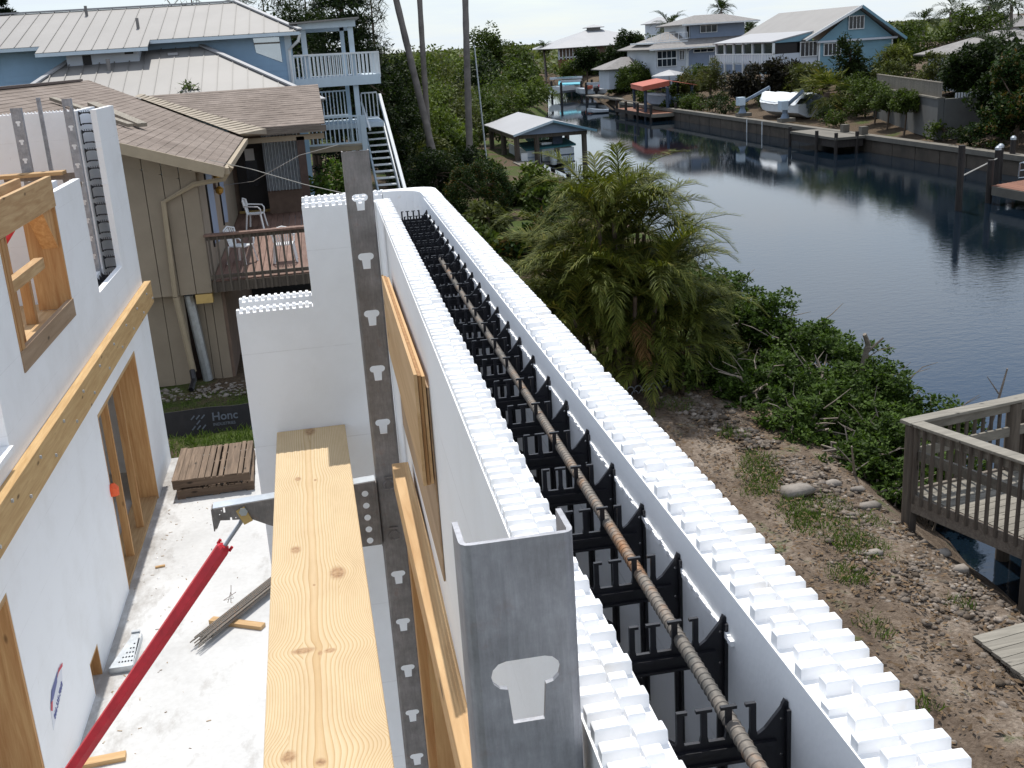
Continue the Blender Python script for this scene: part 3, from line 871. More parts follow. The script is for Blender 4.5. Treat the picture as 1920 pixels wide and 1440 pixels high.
# ------------------------------------------------------------------ return wall at the far end
ret = empty('foam_return_wall', (0.0, 4.6, 0.0), 'stepped white foam return wall behind the far end of the plank', 'foam wall')
zt2 = ztop(4.6)
zs = zt2-0.406
xw = XL1+drift(4.5)
xe = XL0+drift(4.5)-0.001
MB().plate([(-0.37, -0.02), (xe, -0.02), (xe, zt2-LUGH), (-0.0585, zt2-LUGH), (-0.0585, zs-LUGH), (-0.37, zs-LUGH)], [], (0, 4.545, 0), (1, 0, 0), (0, 0, 1), 0.065).build('front_panel', M['foam_x'], ret)
MB().plate([(-0.37, -0.02), (0.28, -0.02), (0.28, zt2-LUGH), (-0.0585, zt2-LUGH), (-0.0585, zs-LUGH), (-0.37, zs-LUGH)], [], (0, 4.77, 0), (1, 0, 0), (0, 0, 1), 0.07).build('back_panel', M['foam_x'], ret)
bx('end_cap', M['foam'], ret, -0.0575, -0.053, 4.546, 4.699, zs, zt2-0.02)
k2 = {}
def cross_lugs(x0, x1, y0, y1, z, phase):
    x = x0+PITCH*(0.25+phase)
    while x < x1-0.006:
        o = bpy.data.objects.new('lug', cross_me); COL.objects.link(o); o.parent = ret
        o.location = Vector((x, (y0+y1)/2, z-LUGH)) - ret.location
        x += PITCH
cross_me = bpy.data.meshes.new('lug')
_, v_, f_ = lug_mesh(0.0136, 0.031, 0.0145)
cross_me.from_pydata(v_, [], f_); cross_me.update(); cross_me.materials.append(M['lug'])
for (x0, x1, z) in ((-0.37, -0.06, zs), (-0.058, 0.20, zt2)):
    for (ya, yb) in ((4.481, 4.5125), (4.7015, 4.734)):
        cross_lugs(x0, x1 if ya < 4.6 else x1+(0.09 if z == zt2 else 0), ya, yb, z, 0.0)
        cross_lugs(x0, x1 if ya < 4.6 else x1+(0.09 if z == zt2 else 0), yb, 2*yb-ya, z, 0.5)
inst(me_web, 'web_tie', ret, (-0.20, 4.5455, zs), R(90))
inst(me_web, 'web_tie', ret, (0.05, 4.5455, zt2), R(90))

# ------------------------------------------------------------------ rebar rod lying in the ties
pts = []; rad = []
y = 0.40
rb = MB()
def rebar_pt(y): return (0.3065+drift(y)+0.006*math.sin(y*1.3)+0.010*(y-0.8)*0.3, y, ztop(y)-0.0660+0.002*math.sin(y*2.1))
ys = np.arange(0.40, 3.30, 0.0100)
for yy in ys:
    for d_, r_ in ((0.0, 0.0067), (0.0055, 0.0067), (0.0063, 0.0075), (0.0080, 0.0075), (0.0090, 0.0067)):
        pts.append(rebar_pt(yy+d_)); rad.append(r_)
rb.tube(pts, rad, 12)
rebar = rb.build('rebar_rod', M['rebar'], None, smooth=True)
tag(rebar, 'rusty ribbed steel bar lying in the hooks of the black plastic ties', 'rebar')

# ------------------------------------------------------------------ slotted steel channels
def tslot(cx, z, s=1.0):
    """keyhole slot: wide rounded head, narrower tapering leg"""
    r = 0.0125*s; hw = 0.0275*s
    L = []
    for a in range(-90, 91, 30): L.append((cx+hw-r+r*math.cos(R(a)), z-r+r*math.sin(R(a))))
    for a in range(90, 271, 30): L.append((cx-hw+r+r*math.cos(R(a)), z-r+r*math.sin(R(a))))
    L += [(cx-0.0150*s, z-2*r+0.0005), (cx-0.0125*s, z-0.056*s), (cx+0.0125*s, z-0.056*s), (cx+0.0150*s, z-2*r+0.0005)]
    return L
def channel(x0, x1, y, z0, z1, slots, depth, label, mat, s=1.0, name='steel_channel', lean=0.0, grp=None, th=0.0045):
    t = empty(name, ((x0+x1)/2, y, z0), label, 'steel channel', grp)
    m = MB()
    hw = (x1-x0)/2; c = (x0+x1)/2; r = 0.008
    m.plate([(-hw+r, z0), (hw-r, z0), (hw-r, z1), (-hw+r, z1)], [tslot(0, z, s) for z in slots], (c, y+th, 0), (1, 0, 0), (0, 0, 1), th)
    w = m.build('face', mat, t)
    for sg, nm in ((-1, 'flange'), (1, 'flange')):
        f = MB()
        # rounded corner then flange running away from the viewer
        prof = [(c+sg*(hw-r), y)] + [(c+sg*(hw-r+r*math.sin(R(a))), y+r-r*math.cos(R(a))) for a in (30, 60, 90)] + [(c+sg*hw, y+depth)]
        inn = [(px-sg*th if i > 1 else px, py if i > 1 else py+th) for i, (px, py) in enumerate(prof)]
        inn[0] = (prof[0][0], y+th); inn[1] = (prof[1][0]-sg*th*.5, prof[1][1]+th*.8)
        poly = prof + inn[::-1]
        if sg < 0: poly = poly[::-1]
        f.prism(poly, 'z', z0, z1)
        f.build(nm, mat, t, smooth=True)
    return t
front = channel(0.0755, 0.1625, 0.73, 0.0, 4.650, [4.549-0.2032*i for i in range(8)], 0.045, 'grey steel channel with one big keyhole slot, nearest the camera', M['steel'])
far_ch = channel(0.1035, 0.1965, 3.80, 0.0, 4.690, [4.545-0.2045*i for i in range(22) if i not in (5, 6)], 0.045, 'tall slotted steel channel standing behind the plank', M['steel_dark'])

# ------------------------------------------------------------------ scaffold bracket, plank, brace pole
br = empty('scaffold_bracket', (-0.15, 3.80, 3.2), 'brown steel scaffold bracket hooked on the slotted channel under the plank', 'scaffold bracket')
outl = [(-0.495, 3.385), (-0.485, 3.385), (-0.470, 3.415), (-0.36, 3.405), (-0.30, 3.372), (0.02, 3.235), (0.100, 3.235), (0.100, 3.492), (-0.49, 3.462)]
hl = []
for z in (3.447, 3.399, 3.351, 3.303, 3.257): hl.append([(0.058+0.0125*math.cos(a*math.pi/8), z+0.0125*math.sin(a*math.pi/8)) for a in range(16)])
for (x, z) in ((-0.452, 3.455), (-0.432, 3.412)): hl.append([(x-.0035, z-.012), (x+.0035, z-.012), (x+.0035, z+.010), (x-.0035, z+.010)])
hl.append([(-0.385+0.010*math.cos(a*math.pi/5), 3.440+0.010*math.sin(a*math.pi/5)) for a in range(10)])
for (x, z) in ((-0.47, 3.438), (-0.415, 3.418), (-0.462, 3.452)): hl.append([(x+.0025*math.cos(a*math.pi/3), z+.0025*math.sin(a*math.pi/3)) for a in range(6)])
MB().plate(outl, hl, (0, 3.798, 0), (1, 0, 0), (0, 0, 1), 0.004).build('web_plate', M['steel_brown'], br)
mf = MB(); mf.beam((-0.492, 3.826, 3.4625), (0.100, 3.826, 3.4925), 0.056, 0.0035); mf.build('top_flange', M['galv'], br)
bx('end_lip', M['steel_brown'], br, -0.4985, -0.4945, 3.795, 3.845, 3.375, 3.462)
for (z, sgn) in ((3.49, 1), (3.285, 1)):
    mk = MB()
    for s_ in (-1, 1):
        mk.tube([(0.150+s_*0.006, 3.797, z), (0.150+s_*0.020, 3.788, z-.012), (0.150+s_*0.019, 3.785, z-.03), (0.150+s_*.004, 3.794, z-.036)], 0.003, 6)
    mk.box(0.134, 0.166, 3.7925, 3.7965, z+.008, z+.013)
    mk.build('hook', M['steel_brown'], br)
bx('back_flange', M['steel_brown'], br, 0.1005, 0.1030, 3.78, 3.83, 3.235, 3.492)
# pivot nut and its yellow block
mn = MB(); mn.tube([(-0.385, 3.785, 3.440), (-0.385, 3.812, 3.440)], 0.0165, 6); mn.build('pivot_bolt', M['galv'], br)
my = MB(); my.beam((-0.395, 3.815, 3.452), (-0.372, 3.815, 3.395), 0.034, 0.055, (0, 1, 0)); my.build('pivot_block', M['yellow_wood'], br)

plank = empty('wooden_plank', (-0.118, 2.93, 3.462))
tag(plank, 'thick knotty yellow pine plank laid along the scaffold', 'plank')
pm = MB().box(-0.143, 0.143, -1.75, 1.54, -0.019, 0.019)
po = pm.build('plank_board', M['plank'], None, bevel=0.003)
bpy.data.objects.remove(plank)
po.name = 'wooden_plank'
po.location = (-0.118, 2.93, 3.4815+0.019-0.019)
po.rotation_euler = (0, 0, R(0.35))
tag(po, 'thick knotty yellow pine plank laid along the scaffold', 'plank')

pole = empty('brace_pole', (-2.0, 3.82, 0.0), 'red hexagonal adjustable brace pole running down from the scaffold bracket', 'brace pole')
a_, b_ = Vector((-0.393, 3.82, 3.40)), Vector((-1.141, 3.82, 2.482))
dr = (b_-a_).normalized()
p0 = a_+dr*0.135
p1_ = a_+dr*5.05
p1_ = p0 + (p0-a_).normalized()*((p0.z-0.05)/(-dr.z))
mt = MB(); mt.tube([p0-dr*.012, p0, p0+dr*.01, p1_], [0.017, 0.027, 0.0285, 0.0285], 6); mt.build('tube', M['red_paint'], pole)
mt = MB(); pts = []; rr = []
for i in range(40):
    pts += [a_+dr*(0.0035*i+0.0), a_+dr*(0.0035*i+.002)]; rr += [0.0075, 0.0092]
mt.tube(pts, rr, 8); mt.build('threaded_rod', M['galv'], pole, smooth=False)
for k in range(3):
    an = R(120*k+20); up = Vector((0, 1, 0)); sd = dr.cross(up).normalized()
    c_ = p0 + (sd*math.cos(an)+up*math.sin(an))*0.029
    MB().tube([c_-dr*.016, c_+dr*.004], 0.006, 6).build('bolt', M['red_paint'], pole)
MB().box(p1_.x-.09, p1_.x+.09, p1_.y-.07, p1_.y+.07, 0.0, 0.012).build('foot_plate', M['galv'], pole)
# ================================================================== LEFT FOAM BUILDING
LX = -2.28
bld = empty('foam_block_house', (-5.0, 10.0, 0.0), 'unfinished white foam block house with framed openings and a timber ledger', 'building')
prof = [(4.8, 0.0), (5.6, 0.0), (5.6, 1.78), (6.97, 1.78), (6.97, 0.0), (8.55, 0.0), (8.55, 0.292), (8.905, 0.292), (8.905, 0.0), (10.47, 0.0), (10.47, 1.865), (12.95, 1.865), (12.95, 0.0),
        (14.28, 0.0), (14.28, 4.60), (13.09, 4.60), (13.09, 2.835), (11.58, 2.835), (11.58, 4.0), (10.31, 4.0), (10.31, 2.885), (8.37, 2.885), (8.37, 4.0), (7.66, 4.0), (7.66, 2.52), (5.9, 2.52), (5.9, 4.0), (4.8, 4.0)]
MB().plate(prof, [], (LX-0.0635, 0, 0), (0, 1, 0), (0, 0, 1), 0.0635).build('outer_panel', M['foam_y'], bld)
MB().plate(prof, [], (LX-0.28, 0, 0), (0, 1, 0), (0, 0, 1), 0.0635).build('inner_panel', M['foam_y'], bld)
# stub of core fill below the notch so that ties stand in a dark slot
for k in range(11):
    z = 4.60-0.01-0.2032*k
    y = 13.16
    if z > 2.9:
        o = bpy.data.objects.new('web_tie', me_web); COL.objects.link(o); o.parent = bld
        o.location = Vector((LX-0.0635-W-0.006, y, z+0.03)) - bld.location
        o.scale = (1.07, 1, 0.55)
for k in range(9):
    o = bpy.data.objects.new('web_tie', me_web); COL.objects.link(o); o.parent = bld
    o.location = Vector((LX-0.0635-W-0.006, 11.68+k*0.153, 2.86)) - bld.location
    o.scale = (1.07, 1, 1)
# joints at the notch end of the wall: course steps
for z in (4.19, 3.785):
    for (xa, xb) in ((LX-0.066, LX-0.001), (LX-0.28, LX-0.218)):
        bx('course_step', M['lug'], bld, xa, xb, 13.078, 13.0895, z-.006, z+.004)
# back wall, far wall, floors
bx('back_panel', M['foam_x'], bld, -7.6, LX-0.285, 13.98, 14.045, 0.0, 4.575)
bx('back_panel', M['foam_x'], bld, -7.6, LX-0.285, 14.19, 14.25, 0.0, 4.575)
bx('end_panel', M['foam_y'], bld, -7.9, -7.65, 4.8, 14.25, 0.0, 4.4)
bx('upper_floor', M['plywood'], bld, -7.6, LX-0.29, 4.9, 13.95, 2.28, 2.32)
lm = bpy.data.meshes.new('lug'); _, v_, f_ = lug_mesh(0.0136, 0.031, 0.020); lm.from_pydata(v_, [], f_); lm.update(); lm.materials.append(M['lug'])
x = -4.6
while x < -2.60:
    inst(lm, 'lug', bld, (x, 13.995, 4.575)); x += 0.04
# ledger board with bolts
led = bx('ledger', M['ledger'], bld, LX+0.002, LX+0.085, 5.2, 14.42, 2.115, 2.40, bevel=0.004)
for k in range(22):
    y = 5.5+k*0.42
    for z in ((2.19,) if k % 2 else (2.33,)):
        MB().tube([(LX+0.080, y, z), (LX+0.098, y, z)], 0.014, 6).build('bolt', M['galv'], led)
# window buck, second storey
wf = empty('window_frame', (LX-0.14, 9.3, 2.88)); wf.parent = bld; wf.location = Vector((LX-0.14, 9.3, 2.88))-bld.location
xa, xb = LX-0.283, LX+0.004
bx('sill_board', M['lumber_y'], wf, xa, xb-0.04, 8.40, 10.28, 2.925, 2.965)
bx('sill_face', M['plywood_old'], wf, xb-0.038, xb+0.006, 8.37, 10.33, 2.885, 3.045)
bx('jamb_board', M['lumber_z'], wf, xa, xb, 8.372, 8.412, 3.048, 4.05)
bx('jamb_board', M['lumber_z'], wf, xa, xb, 10.268, 10.308, 2.97, 4.05)
bx('jamb_face', M['lumber_z'], wf, xb-0.036, xb+0.005, 8.415, 8.505, 3.048, 3.88)
bx('head_face', M['lumber_y'], wf, xb-0.036, xb+0.007, 8.372, 10.32, 3.885, 4.15)
bx('head_face', M['lumber_y'], wf, xa, xa+0.04, 8.372, 10.31, 3.90, 4.15)
bx('brace_stud', M['lumber_z'], wf, LX-0.20, LX-0.12, 8.98, 9.05, 2.967, 3.90)
bx('brace_rail', M['lumber_y'], wf, LX-0.11, LX-0.035, 8.41, 9.72, 3.44, 3.53)
bx('brace_stud', M['lumber_z'], wf, LX-0.27, LX-0.19, 9.72, 9.80, 2.967, 3.35)
mg = MB(); mg.prism([(9.9, 3.88), (10.265, 3.88), (10.265, 3.52)], 'x', LX-0.16, LX-0.02); mg.build('gusset', M['lumber_z'], wf)
# left second window sill
bx('window_sill', M['lug'], bld, LX-0.20, LX+0.03, 6.2, 7.655, 2.522, 2.56)
# ground floor door buck with studs
dfm = empty('door_frame', (LX-0.14, 11.7, 0)); dfm.parent = bld; dfm.location = Vector((LX-0.14, 11.7, 0))-bld.location
bx('head_board', M['lumber_y'], dfm, xa, LX-0.002, 10.475, 12.945, 1.822, 1.862)
bx('jamb_board', M['lumber_z'], dfm, xa, LX-0.002, 12.905, 12.945, 0.0, 1.82)
bx('jamb_board', M['lumber_z'], dfm, xa, LX-0.002, 10.475, 10.51, 0.0, 1.82)
bx('stud', M['lumber_z'], dfm, LX-0.13, LX-0.05, 11.22, 11.26, 0.0, 1.82)
bx('stud', M['lumber_z'], dfm, LX-0.13, LX-0.05, 11.98, 12.02, 0.0, 1.82)
bx('threshold_plate', M['lumber_y'], dfm, xa, LX-0.01, 10.52, 12.90, 0.003, 0.04)
# nearer door buck and small vent buck
d2 = empty('door_frame', (LX-0.14, 6.3, 0)); d2.parent = bld; d2.location = Vector((LX-0.14, 6.3, 0))-bld.location
bx('jamb_board', M['lumber_z'], d2, xa, LX-0.002, 6.925, 6.965, 0.0, 1.735)
bx('head_board', M['lumber_y'], d2, xa, LX-0.002, 5.605, 6.965, 1.738, 1.778)
vb = empty('vent_frame', (LX-0.14, 8.73, 0)); vb.parent = bld; vb.location = Vector((LX-0.14, 8.73, 0))-bld.location
bx('frame_board', M['lumber_y'], vb, xa, LX-0.002, 8.552, 8.903, 0.27, 0.29)
bx('frame_board', M['lumber_z'], vb, xa, LX-0.002, 8.885, 8.903, 0.0, 0.268)
bx('frame_board', M['lumber_z'], vb, xa, LX-0.002, 8.552, 8.57, 0.0, 0.268)
bx('back_board', M['plywood'], vb, xa-0.03, xa-0.01, 8.5, 8.95, 0.0, 0.3)
# torn company sticker on the wall
st = empty('wall_sticker', (LX, 7.55, 0.62), 'torn paper sticker with a phone number on the white foam wall', 'sticker')
MB().prism([(7.30, 0.50), (7.72, 0.60), (7.80, 0.74), (7.70, 0.77), (7.48, 0.75), (7.34, 0.66)], 'x', LX+0.001, LX+0.0025).build('paper', M['paper'], st)
MB().prism([(7.36, 0.68), (7.44, 0.74), (7.66, 0.765), (7.60, 0.71), (7.44, 0.67)], 'x', LX+0.003, LX+0.0045).build('blue_print', M['ink_blue'], st)
MB().prism([(7.62, 0.735), (7.70, 0.765), (7.82, 0.745), (7.80, 0.725), (7.68, 0.745)], 'x', LX+0.005, LX+0.0065).build('red_print', M['ink_red'], st)
MB().prism([(7.33, 0.645), (7.37, 0.685), (7.41, 0.675), (7.36, 0.62)], 'x', LX+0.005, LX+0.0065).build('red_print', M['ink_red'], st)
tm = text_mesh('866-335-7868', 0.062)
tm.materials.append(M['ink_blue'])
to = bpy.data.objects.new('lettering', tm); COL.objects.link(to); to.parent = st
to.rotation_euler = (R(90), 0, R(90)); to.rotation_euler = Matrix(((0, 0, 1), (math.cos(R(14)), -math.sin(R(14)), 0), (math.sin(R(14)), math.cos(R(14)), 0))).to_euler()
to.location = (0.0032, 0.0, -0.045)
MB().lathe((LX+0.03, 10.46, 1.03), [(0.005, 0), (0.045, 0.01), (0.05, 0.09), (0.02, 0.13)], 8).build('orange_tag', M['orange_tag'])
tag(bpy.data.objects['orange_tag'], 'small orange marker tag stuck on the door edge', 'marker')

# braces standing inside the upper storey
ch1 = channel(-3.20, -3.08, 13.2, 2.33, 4.67, [4.53-0.2032*i for i in range(10)], 0.05, 'slotted grey channel against the back wall, left of the thin grey post', M['steel'], 1.0)
ch2 = channel(-2.585, -2.485, 12.9, 2.33, 4.74, [4.66-0.2032*i for i in range(10)], 0.05, 'slotted grey channel beside the exposed ties of the wall end', M['steel'], 1.0)
MB().beam((-2.95, 13.5, 2.33), (-2.95, 13.5, 4.76), 0.04, 0.04, (0, 1, 0)).build('steel_post', M['steel'])
tag(bpy.data.objects['steel_post'], 'thin grey steel post against the white back wall', 'post')
bb = bx('scaffold_board', M['lumber_x'], None, -4.8, -2.72, 12.95, 13.18, 3.93, 3.968)
tag(bb, 'narrow wooden scaffold board in front of the white back wall', 'plank')
bk = empty('hole_bracket', (-2.7, 13.15, 3.7), 'perforated grey bracket plate under the scaffold board', 'scaffold bracket')
hl = [[(x+.012*math.cos(a*math.pi/4), z+.012*math.sin(a*math.pi/4)) for a in range(8)] for x in (-2.70, -2.655, -2.61) for z in (3.70, 3.75, 3.80, 3.85)]
MB().plate([(-2.75, 3.66), (-2.56, 3.64), (-2.56, 3.93), (-3.4, 3.93), (-3.4, 3.88), (-2.78, 3.86)], hl, (0, 13.19, 0), (1, 0, 0), (0, 0, 1), 0.006).build('bracket_plate', M['steel_brown'], bk)
rp = MB(); rp.tube([(-4.1, 12.6, 2.35), (-3.0, 12.6, 3.75)], 0.03, 6)
tag(rp.build('brace_pole', M['red_paint']), 'red brace pole seen through the timber window frame', 'brace pole')

# ================================================================== THINGS ON THE TERRACE
def pallet(name, z0, label, dx=0.0, rz=0.0):
    t = empty(name, (-1.62, 13.37, z0), label, 'pallet', 'stacked pallets')
    Lx, Ly = 0.92, 1.16
    n = 12
    for i in range(n):
        w = rng.choice((0.05, 0.07, 0.085))
        x = -Lx/2 + (i+0.5)*Lx/n
        o = bx('deck_board', M['pallet_wood'], None, x-w/2, x+w/2, -Ly/2+rng.uniform(-.01, .01), Ly/2+rng.uniform(-.02, .02), 0.105, 0.121, bevel=0.002); o.parent = t
    for yy in (-Ly/2+0.02, 0, Ly/2-0.02):
        o = bx('stringer', M['pallet_side'], None, -Lx/2, Lx/2, yy-0.02, yy+0.02, 0.017, 0.104, bevel=0.002); o.parent = t
    for xx in (-Lx/2+.05, 0, Lx/2-.05):
        o = bx('bottom_board', M['pallet_wood'], None, xx-.045, xx+.045, -Ly/2, Ly/2, 0.001, 0.016); o.parent = t
    t.rotation_euler = (0, 0, rz); t.location.x += dx
    return t
pallet('wooden_pallet', 0.0, 'lower weathered pallet of the stack on the white slab', 0.02, 0.03)
pallet('wooden_pallet', 0.124, 'upper weathered pallet of the stack on the white slab', 0.0, 0.0)

bar_dir = Vector((0.60, 0.92, 0)).normalized()
rbm = []
side = Vector((-bar_dir.y, bar_dir.x, 0))
bar0 = MB(); pts = []; rr = []
for i in range(0, 140):
    pts += [(0, i*0.03, 0), (0, i*0.03+0.02, 0)]; rr += [0.0058, 0.0072]
bar0.tube(pts, rr, 6)
bme = bpy.data.meshes.new('bar'); bme.from_pydata(bar0.v, [], bar0.f); bme.update(); bme.materials.append(M['rebar_grey'] if 'rebar_grey' in M else M['rebar'])
for k in range(20):
    lay = k // 8; j = k % 8
    st_ = Vector((-1.47, 9.12, 0)) + side*(-0.075+0.020*j+rng.uniform(-.005, .005)) + bar_dir*rng.uniform(-0.10, 0.14)
    o = bpy.data.objects.new('steel_bar', bme); COL.objects.link(o)
    o.location = (st_.x, st_.y, 0.052+0.016*lay+rng.uniform(0, .004))
    o.rotation_euler = (R(rng.uniform(-.15, .25)), 0, math.atan2(-bar_dir.x, bar_dir.y)+R(rng.uniform(-.35, .35)))
    tag(o, 'grey reinforcing bar in the bundle lying on wood scraps on the slab', 'rebar', 'bundle of reinforcing bars on the slab')
def scrap(name, c, l, w, h, rz, label, mat='lumber_x', z0=0.0):
    o = MB().box(-l/2, l/2, -w/2, w/2, 0, h).build(name, M[mat], None, bevel=0.003)
    o.location = (*c, z0); o.rotation_euler = (0, 0, rz); tag(o, label, 'wood scrap'); return o
scrap('wood_scrap', (-1.16, 9.42), 0.56, 0.085, 0.038, R(-29), 'short pinkish board under the bundle of reinforcing bars')
scrap('wood_scrap', (-2.06, 7.56), 0.34, 0.09, 0.038, R(4), 'short clean board lying by the foot of the red pole')
scrap('wood_scrap', (-2.03, 10.92), 0.10, 0.03, 0.02, R(10), 'tiny brown wood chip near the door sill')
tw = MB(); tw.tube([(-1.26, 9.78, 0.06), (-1.22, 9.80, 0.16), (-1.20, 9.78, 0.10), (-1.30, 9.82, 0.07), (-1.18, 9.86, 0.12)], 0.003, 5)
tw.tube([(-1.23, 9.77, 0.06), (-1.21, 9.82, 0.22)], 0.003, 5)
tag(tw.build('tie_wire', M['wire_rust']), 'curl of tie wire sticking out of the bar bundle', 'wire')
pb = empty('perforated_bracket', (-2.12, 9.1, 0.0), 'galvanised triangular bracket full of holes lying by the wall', 'bracket')
hl = []
for r_ in range(5):
    for c_ in range(6-r_):
        hx = -2.035-0.026*c_-0.004*r_; hy = 8.94+0.075*r_
        if hx > -2.20+0.20*(hy-8.86)/0.55+0.01: hl.append([(hx+.009*math.cos(a*math.pi/4), hy+.016*math.sin(a*math.pi/4)) for a in range(8)])
MB().plate([(-2.215, 8.86), (-2.015, 8.86), (-2.035, 9.43), (-2.10, 9.43), (-2.105, 9.36)], hl, (0, 0, 0.055), (1, 0, 0), (0, 1, 0), 0.004).build('plate', M['galv'], pb)
bx('near_flange', M['galv'], pb, -2.215, -2.015, 8.853, 8.859, 0.0, 0.06)
bx('side_flange', M['galv'], pb, -2.0145, -2.009, 8.86, 9.42, 0.0, 0.058)
bx('far_tab', M['galv'], pb, -2.105, -2.03, 9.431, 9.47, 0.05, 0.075)

# sawdust, foam crumbs and wood chips on the slab
V = []; Fq = []; o = 0
for i in range(150):
    x = -2.24+abs(rng.gauss(0, .55)); y = rng.uniform(7.4, 14.0)
    if x > 0.1: continue
    s = rng.uniform(.002, .007); a = rng.uniform(0, 3.1)
    ca, sa = math.cos(a), math.sin(a); l, w, hh = s*rng.uniform(1, 3.5), s*.7, s*.5
    p = np.array([(sx*l*ca-sy*w*sa+x, sx*l*sa+sy*w*ca+y, z) for z in (0.0005, hh+.001) for sx, sy in ((-1, -1), (1, -1), (1, 1), (-1, 1))])
    V.append(p); Fq.append(np.array([(4, 5, 6, 7), (0, 1, 5, 4), (1, 2, 6, 5), (2, 3, 7, 6), (3, 0, 4, 7)])+o); o += 8
mdz = NT('site_crumbs'); mdz.set('Base Color', mdz.ramp(mdz.island(), [(0, (.20, .15, .10)), (.25, (.40, .29, .18)), (.6, (.50, .42, .32)), (.8, (.85, .85, .85))], 'CONSTANT')).set('Roughness', .9)
tag(mesh_np('slab_crumbs', np.concatenate(V), np.concatenate(Fq), mdz.m), 'wood chips and foam crumbs scattered on the slab', 'debris', kind='stuff')
# ================================================================== SILT FENCE, TAN HOUSE
sf = empty('silt_fence', (-1.9, 16.6, -0.35), 'low black silt fence with a grey printed logo across the grass', 'fence')
m = MB(); n = 24
for i in range(n):
    x0 = -4.2+i*0.17; x1 = x0+0.17
    def yy(x): return 16.35+0.03*math.sin(x*3.1)+0.02*math.sin(x*9)
    m.add([(x0, yy(x0)-.10, -0.36), (x1, yy(x1)-.10, -0.36), (x1, yy(x1)+.03, 0.02+0.012*math.sin(x1*5)), (x0, yy(x0)+.03, 0.02+0.012*math.sin(x0*5)),
           (x0, yy(x0)-.09, -0.36), (x1, yy(x1)-.09, -0.36), (x1, yy(x1)+.04, 0.02+0.012*math.sin(x1*5)), (x0, yy(x0)+.04, 0.02+0.012*math.sin(x0*5))],
          [(0, 1, 2, 3), (7, 6, 5, 4), (3, 2, 6, 7), (0, 4, 5, 1)])
m.build('fabric', M['silt'], sf, smooth=True)
for x in (-3.4, -0.9, -0.2): bx('stake', M['siltpost'], sf, x, x+.03, 16.44, 16.47, -0.36, 0.06)
def lettering(body, size, loc, mat, parent, tilt=-16):
    me = text_mesh(body, size); me.materials.append(M[mat])
    o = bpy.data.objects.new('lettering', me); COL.objects.link(o); o.parent = parent
    o.location = Vector(loc)-offset(parent); o.rotation_euler = (R(90+tilt), 0, 0)
    return o
lettering('Honc', 0.175, (-1.72, 16.262, -0.155), 'ink_grey', sf)
lettering('INDUSTRIES', 0.062, (-1.74, 16.245, -0.235), 'ink_grey', sf)
ml = MB()
for i in range(3):
    for j in range(3):
        if (i+j) % 2 == 0 or i == 1:
            x = -2.22+i*0.075; z = -0.26+j*0.075
            ml.beam((x, 16.235+0.29*(z+0.26), z), (x+.055, 16.235+0.29*(z+.315), z+.055), 0.02, 0.004, (0, 1, 0))
tag(ml.build('logo_mark', M['ink_grey'], sf), kind='stuff')

th = empty('tan_house', (-4.0, 22.0, -0.35), 'tan wood sided house with brown shingle roof and a raised red deck', 'house')
HY = 19.0
# gable wall panels (board siding) above and below the floor line
def zr(x): return 3.41+0.323*(-1.472-x)          # roof plane height
edges = [-5.6, -4.7, -4.1, -3.62, -3.15, -2.75, -2.45, -2.18, -1.905]
for a, b in zip(edges[:-1], edges[1:]):
    MB().prism([(a+.006, 1.27), (b-.006, 1.27), (b-.006, zr(b)-0.42), (a+.006, zr(a)-0.42 if a > -4 else zr(b)-0.42)], 'y', HY, HY+0.09).build('siding_board', M['tan'], th)
    MB().prism([(a+.006, zr(b)-0.405 if a > -4 else zr(b)-.405), (b-.006, zr(b)-0.405), (b-.006, zr(b)-0.10), (a+.006, zr(a)-0.10)], 'y', HY+.003, HY+0.09).build('siding_board', M['tan'], th)
bx('wall_core', M['tan'], th, -5.6, -1.91, HY+0.095, HY+0.2, 1.26, 3.3)
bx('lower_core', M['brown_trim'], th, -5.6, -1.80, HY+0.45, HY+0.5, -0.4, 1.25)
for a, b in zip([-5.6, -4.3, -3.55, -3.1, -2.78, -2.50], [-4.3, -3.55, -3.1, -2.78, -2.50, -2.42]):
    bx('lower_board', M['tan'], th, a+.005, b-.005, HY+0.20, HY+0.26, -0.36, 1.24)
for a, b in zip([-2.28, -2.12, -1.98], [-2.12, -1.98, -1.80]):
    bx('lower_board', M['tan'], th, a+.005, b-.005, HY+0.34, HY+0.40, -0.36, 1.24)
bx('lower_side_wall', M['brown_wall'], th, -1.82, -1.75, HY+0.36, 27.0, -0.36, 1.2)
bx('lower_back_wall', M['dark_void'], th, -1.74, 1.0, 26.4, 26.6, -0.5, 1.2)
bx('beam_end', M['yellow_wood'], th, -2.20, -1.92, HY-0.03, HY+0.16, 1.10, 1.255)
# side wall facing the deck
bx('side_wall', M['tan'], th, -1.98, -1.90, HY+0.10, 27.6, 1.27, 3.42)
for (y0, y1) in ((20.3, 21.5), (23.0, 24.1)):
    s_ = empty('shutter', (-1.88, (y0+y1)/2, 2.3)); s_.parent = th; s_.location = Vector((-1.88, (y0+y1)/2, 2.3))-th.location
    MB().prism([(y0, 1.9), (y1-.15, 1.78), (y1, 1.95), (y1, 3.15), (y0, 3.15)], 'x', -1.898, -1.875).build('shutter_panel', M['slate_siding'], s_)
    bx('shutter_edge', M['dark_void'], s_, -1.898, -1.868, y0-.06, y0-.005, 1.85, 3.15)
fl = empty('flood_light', (-1.86, 21.9, 2.75)); fl.parent = th; fl.location = Vector((-1.86, 21.9, 2.8))-th.location
for z in (2.68, 2.92):
    MB().lathe((-1.80, 21.9, z), [(0.02, -0.09), (0.07, -0.05), (0.085, 0.03), (0.03, 0.07)], 8).build('lamp', M['brass'], fl)
bx('lamp_base', M['brown_trim'], fl, -1.898, -1.85, 21.86, 21.94, 2.7, 2.9)
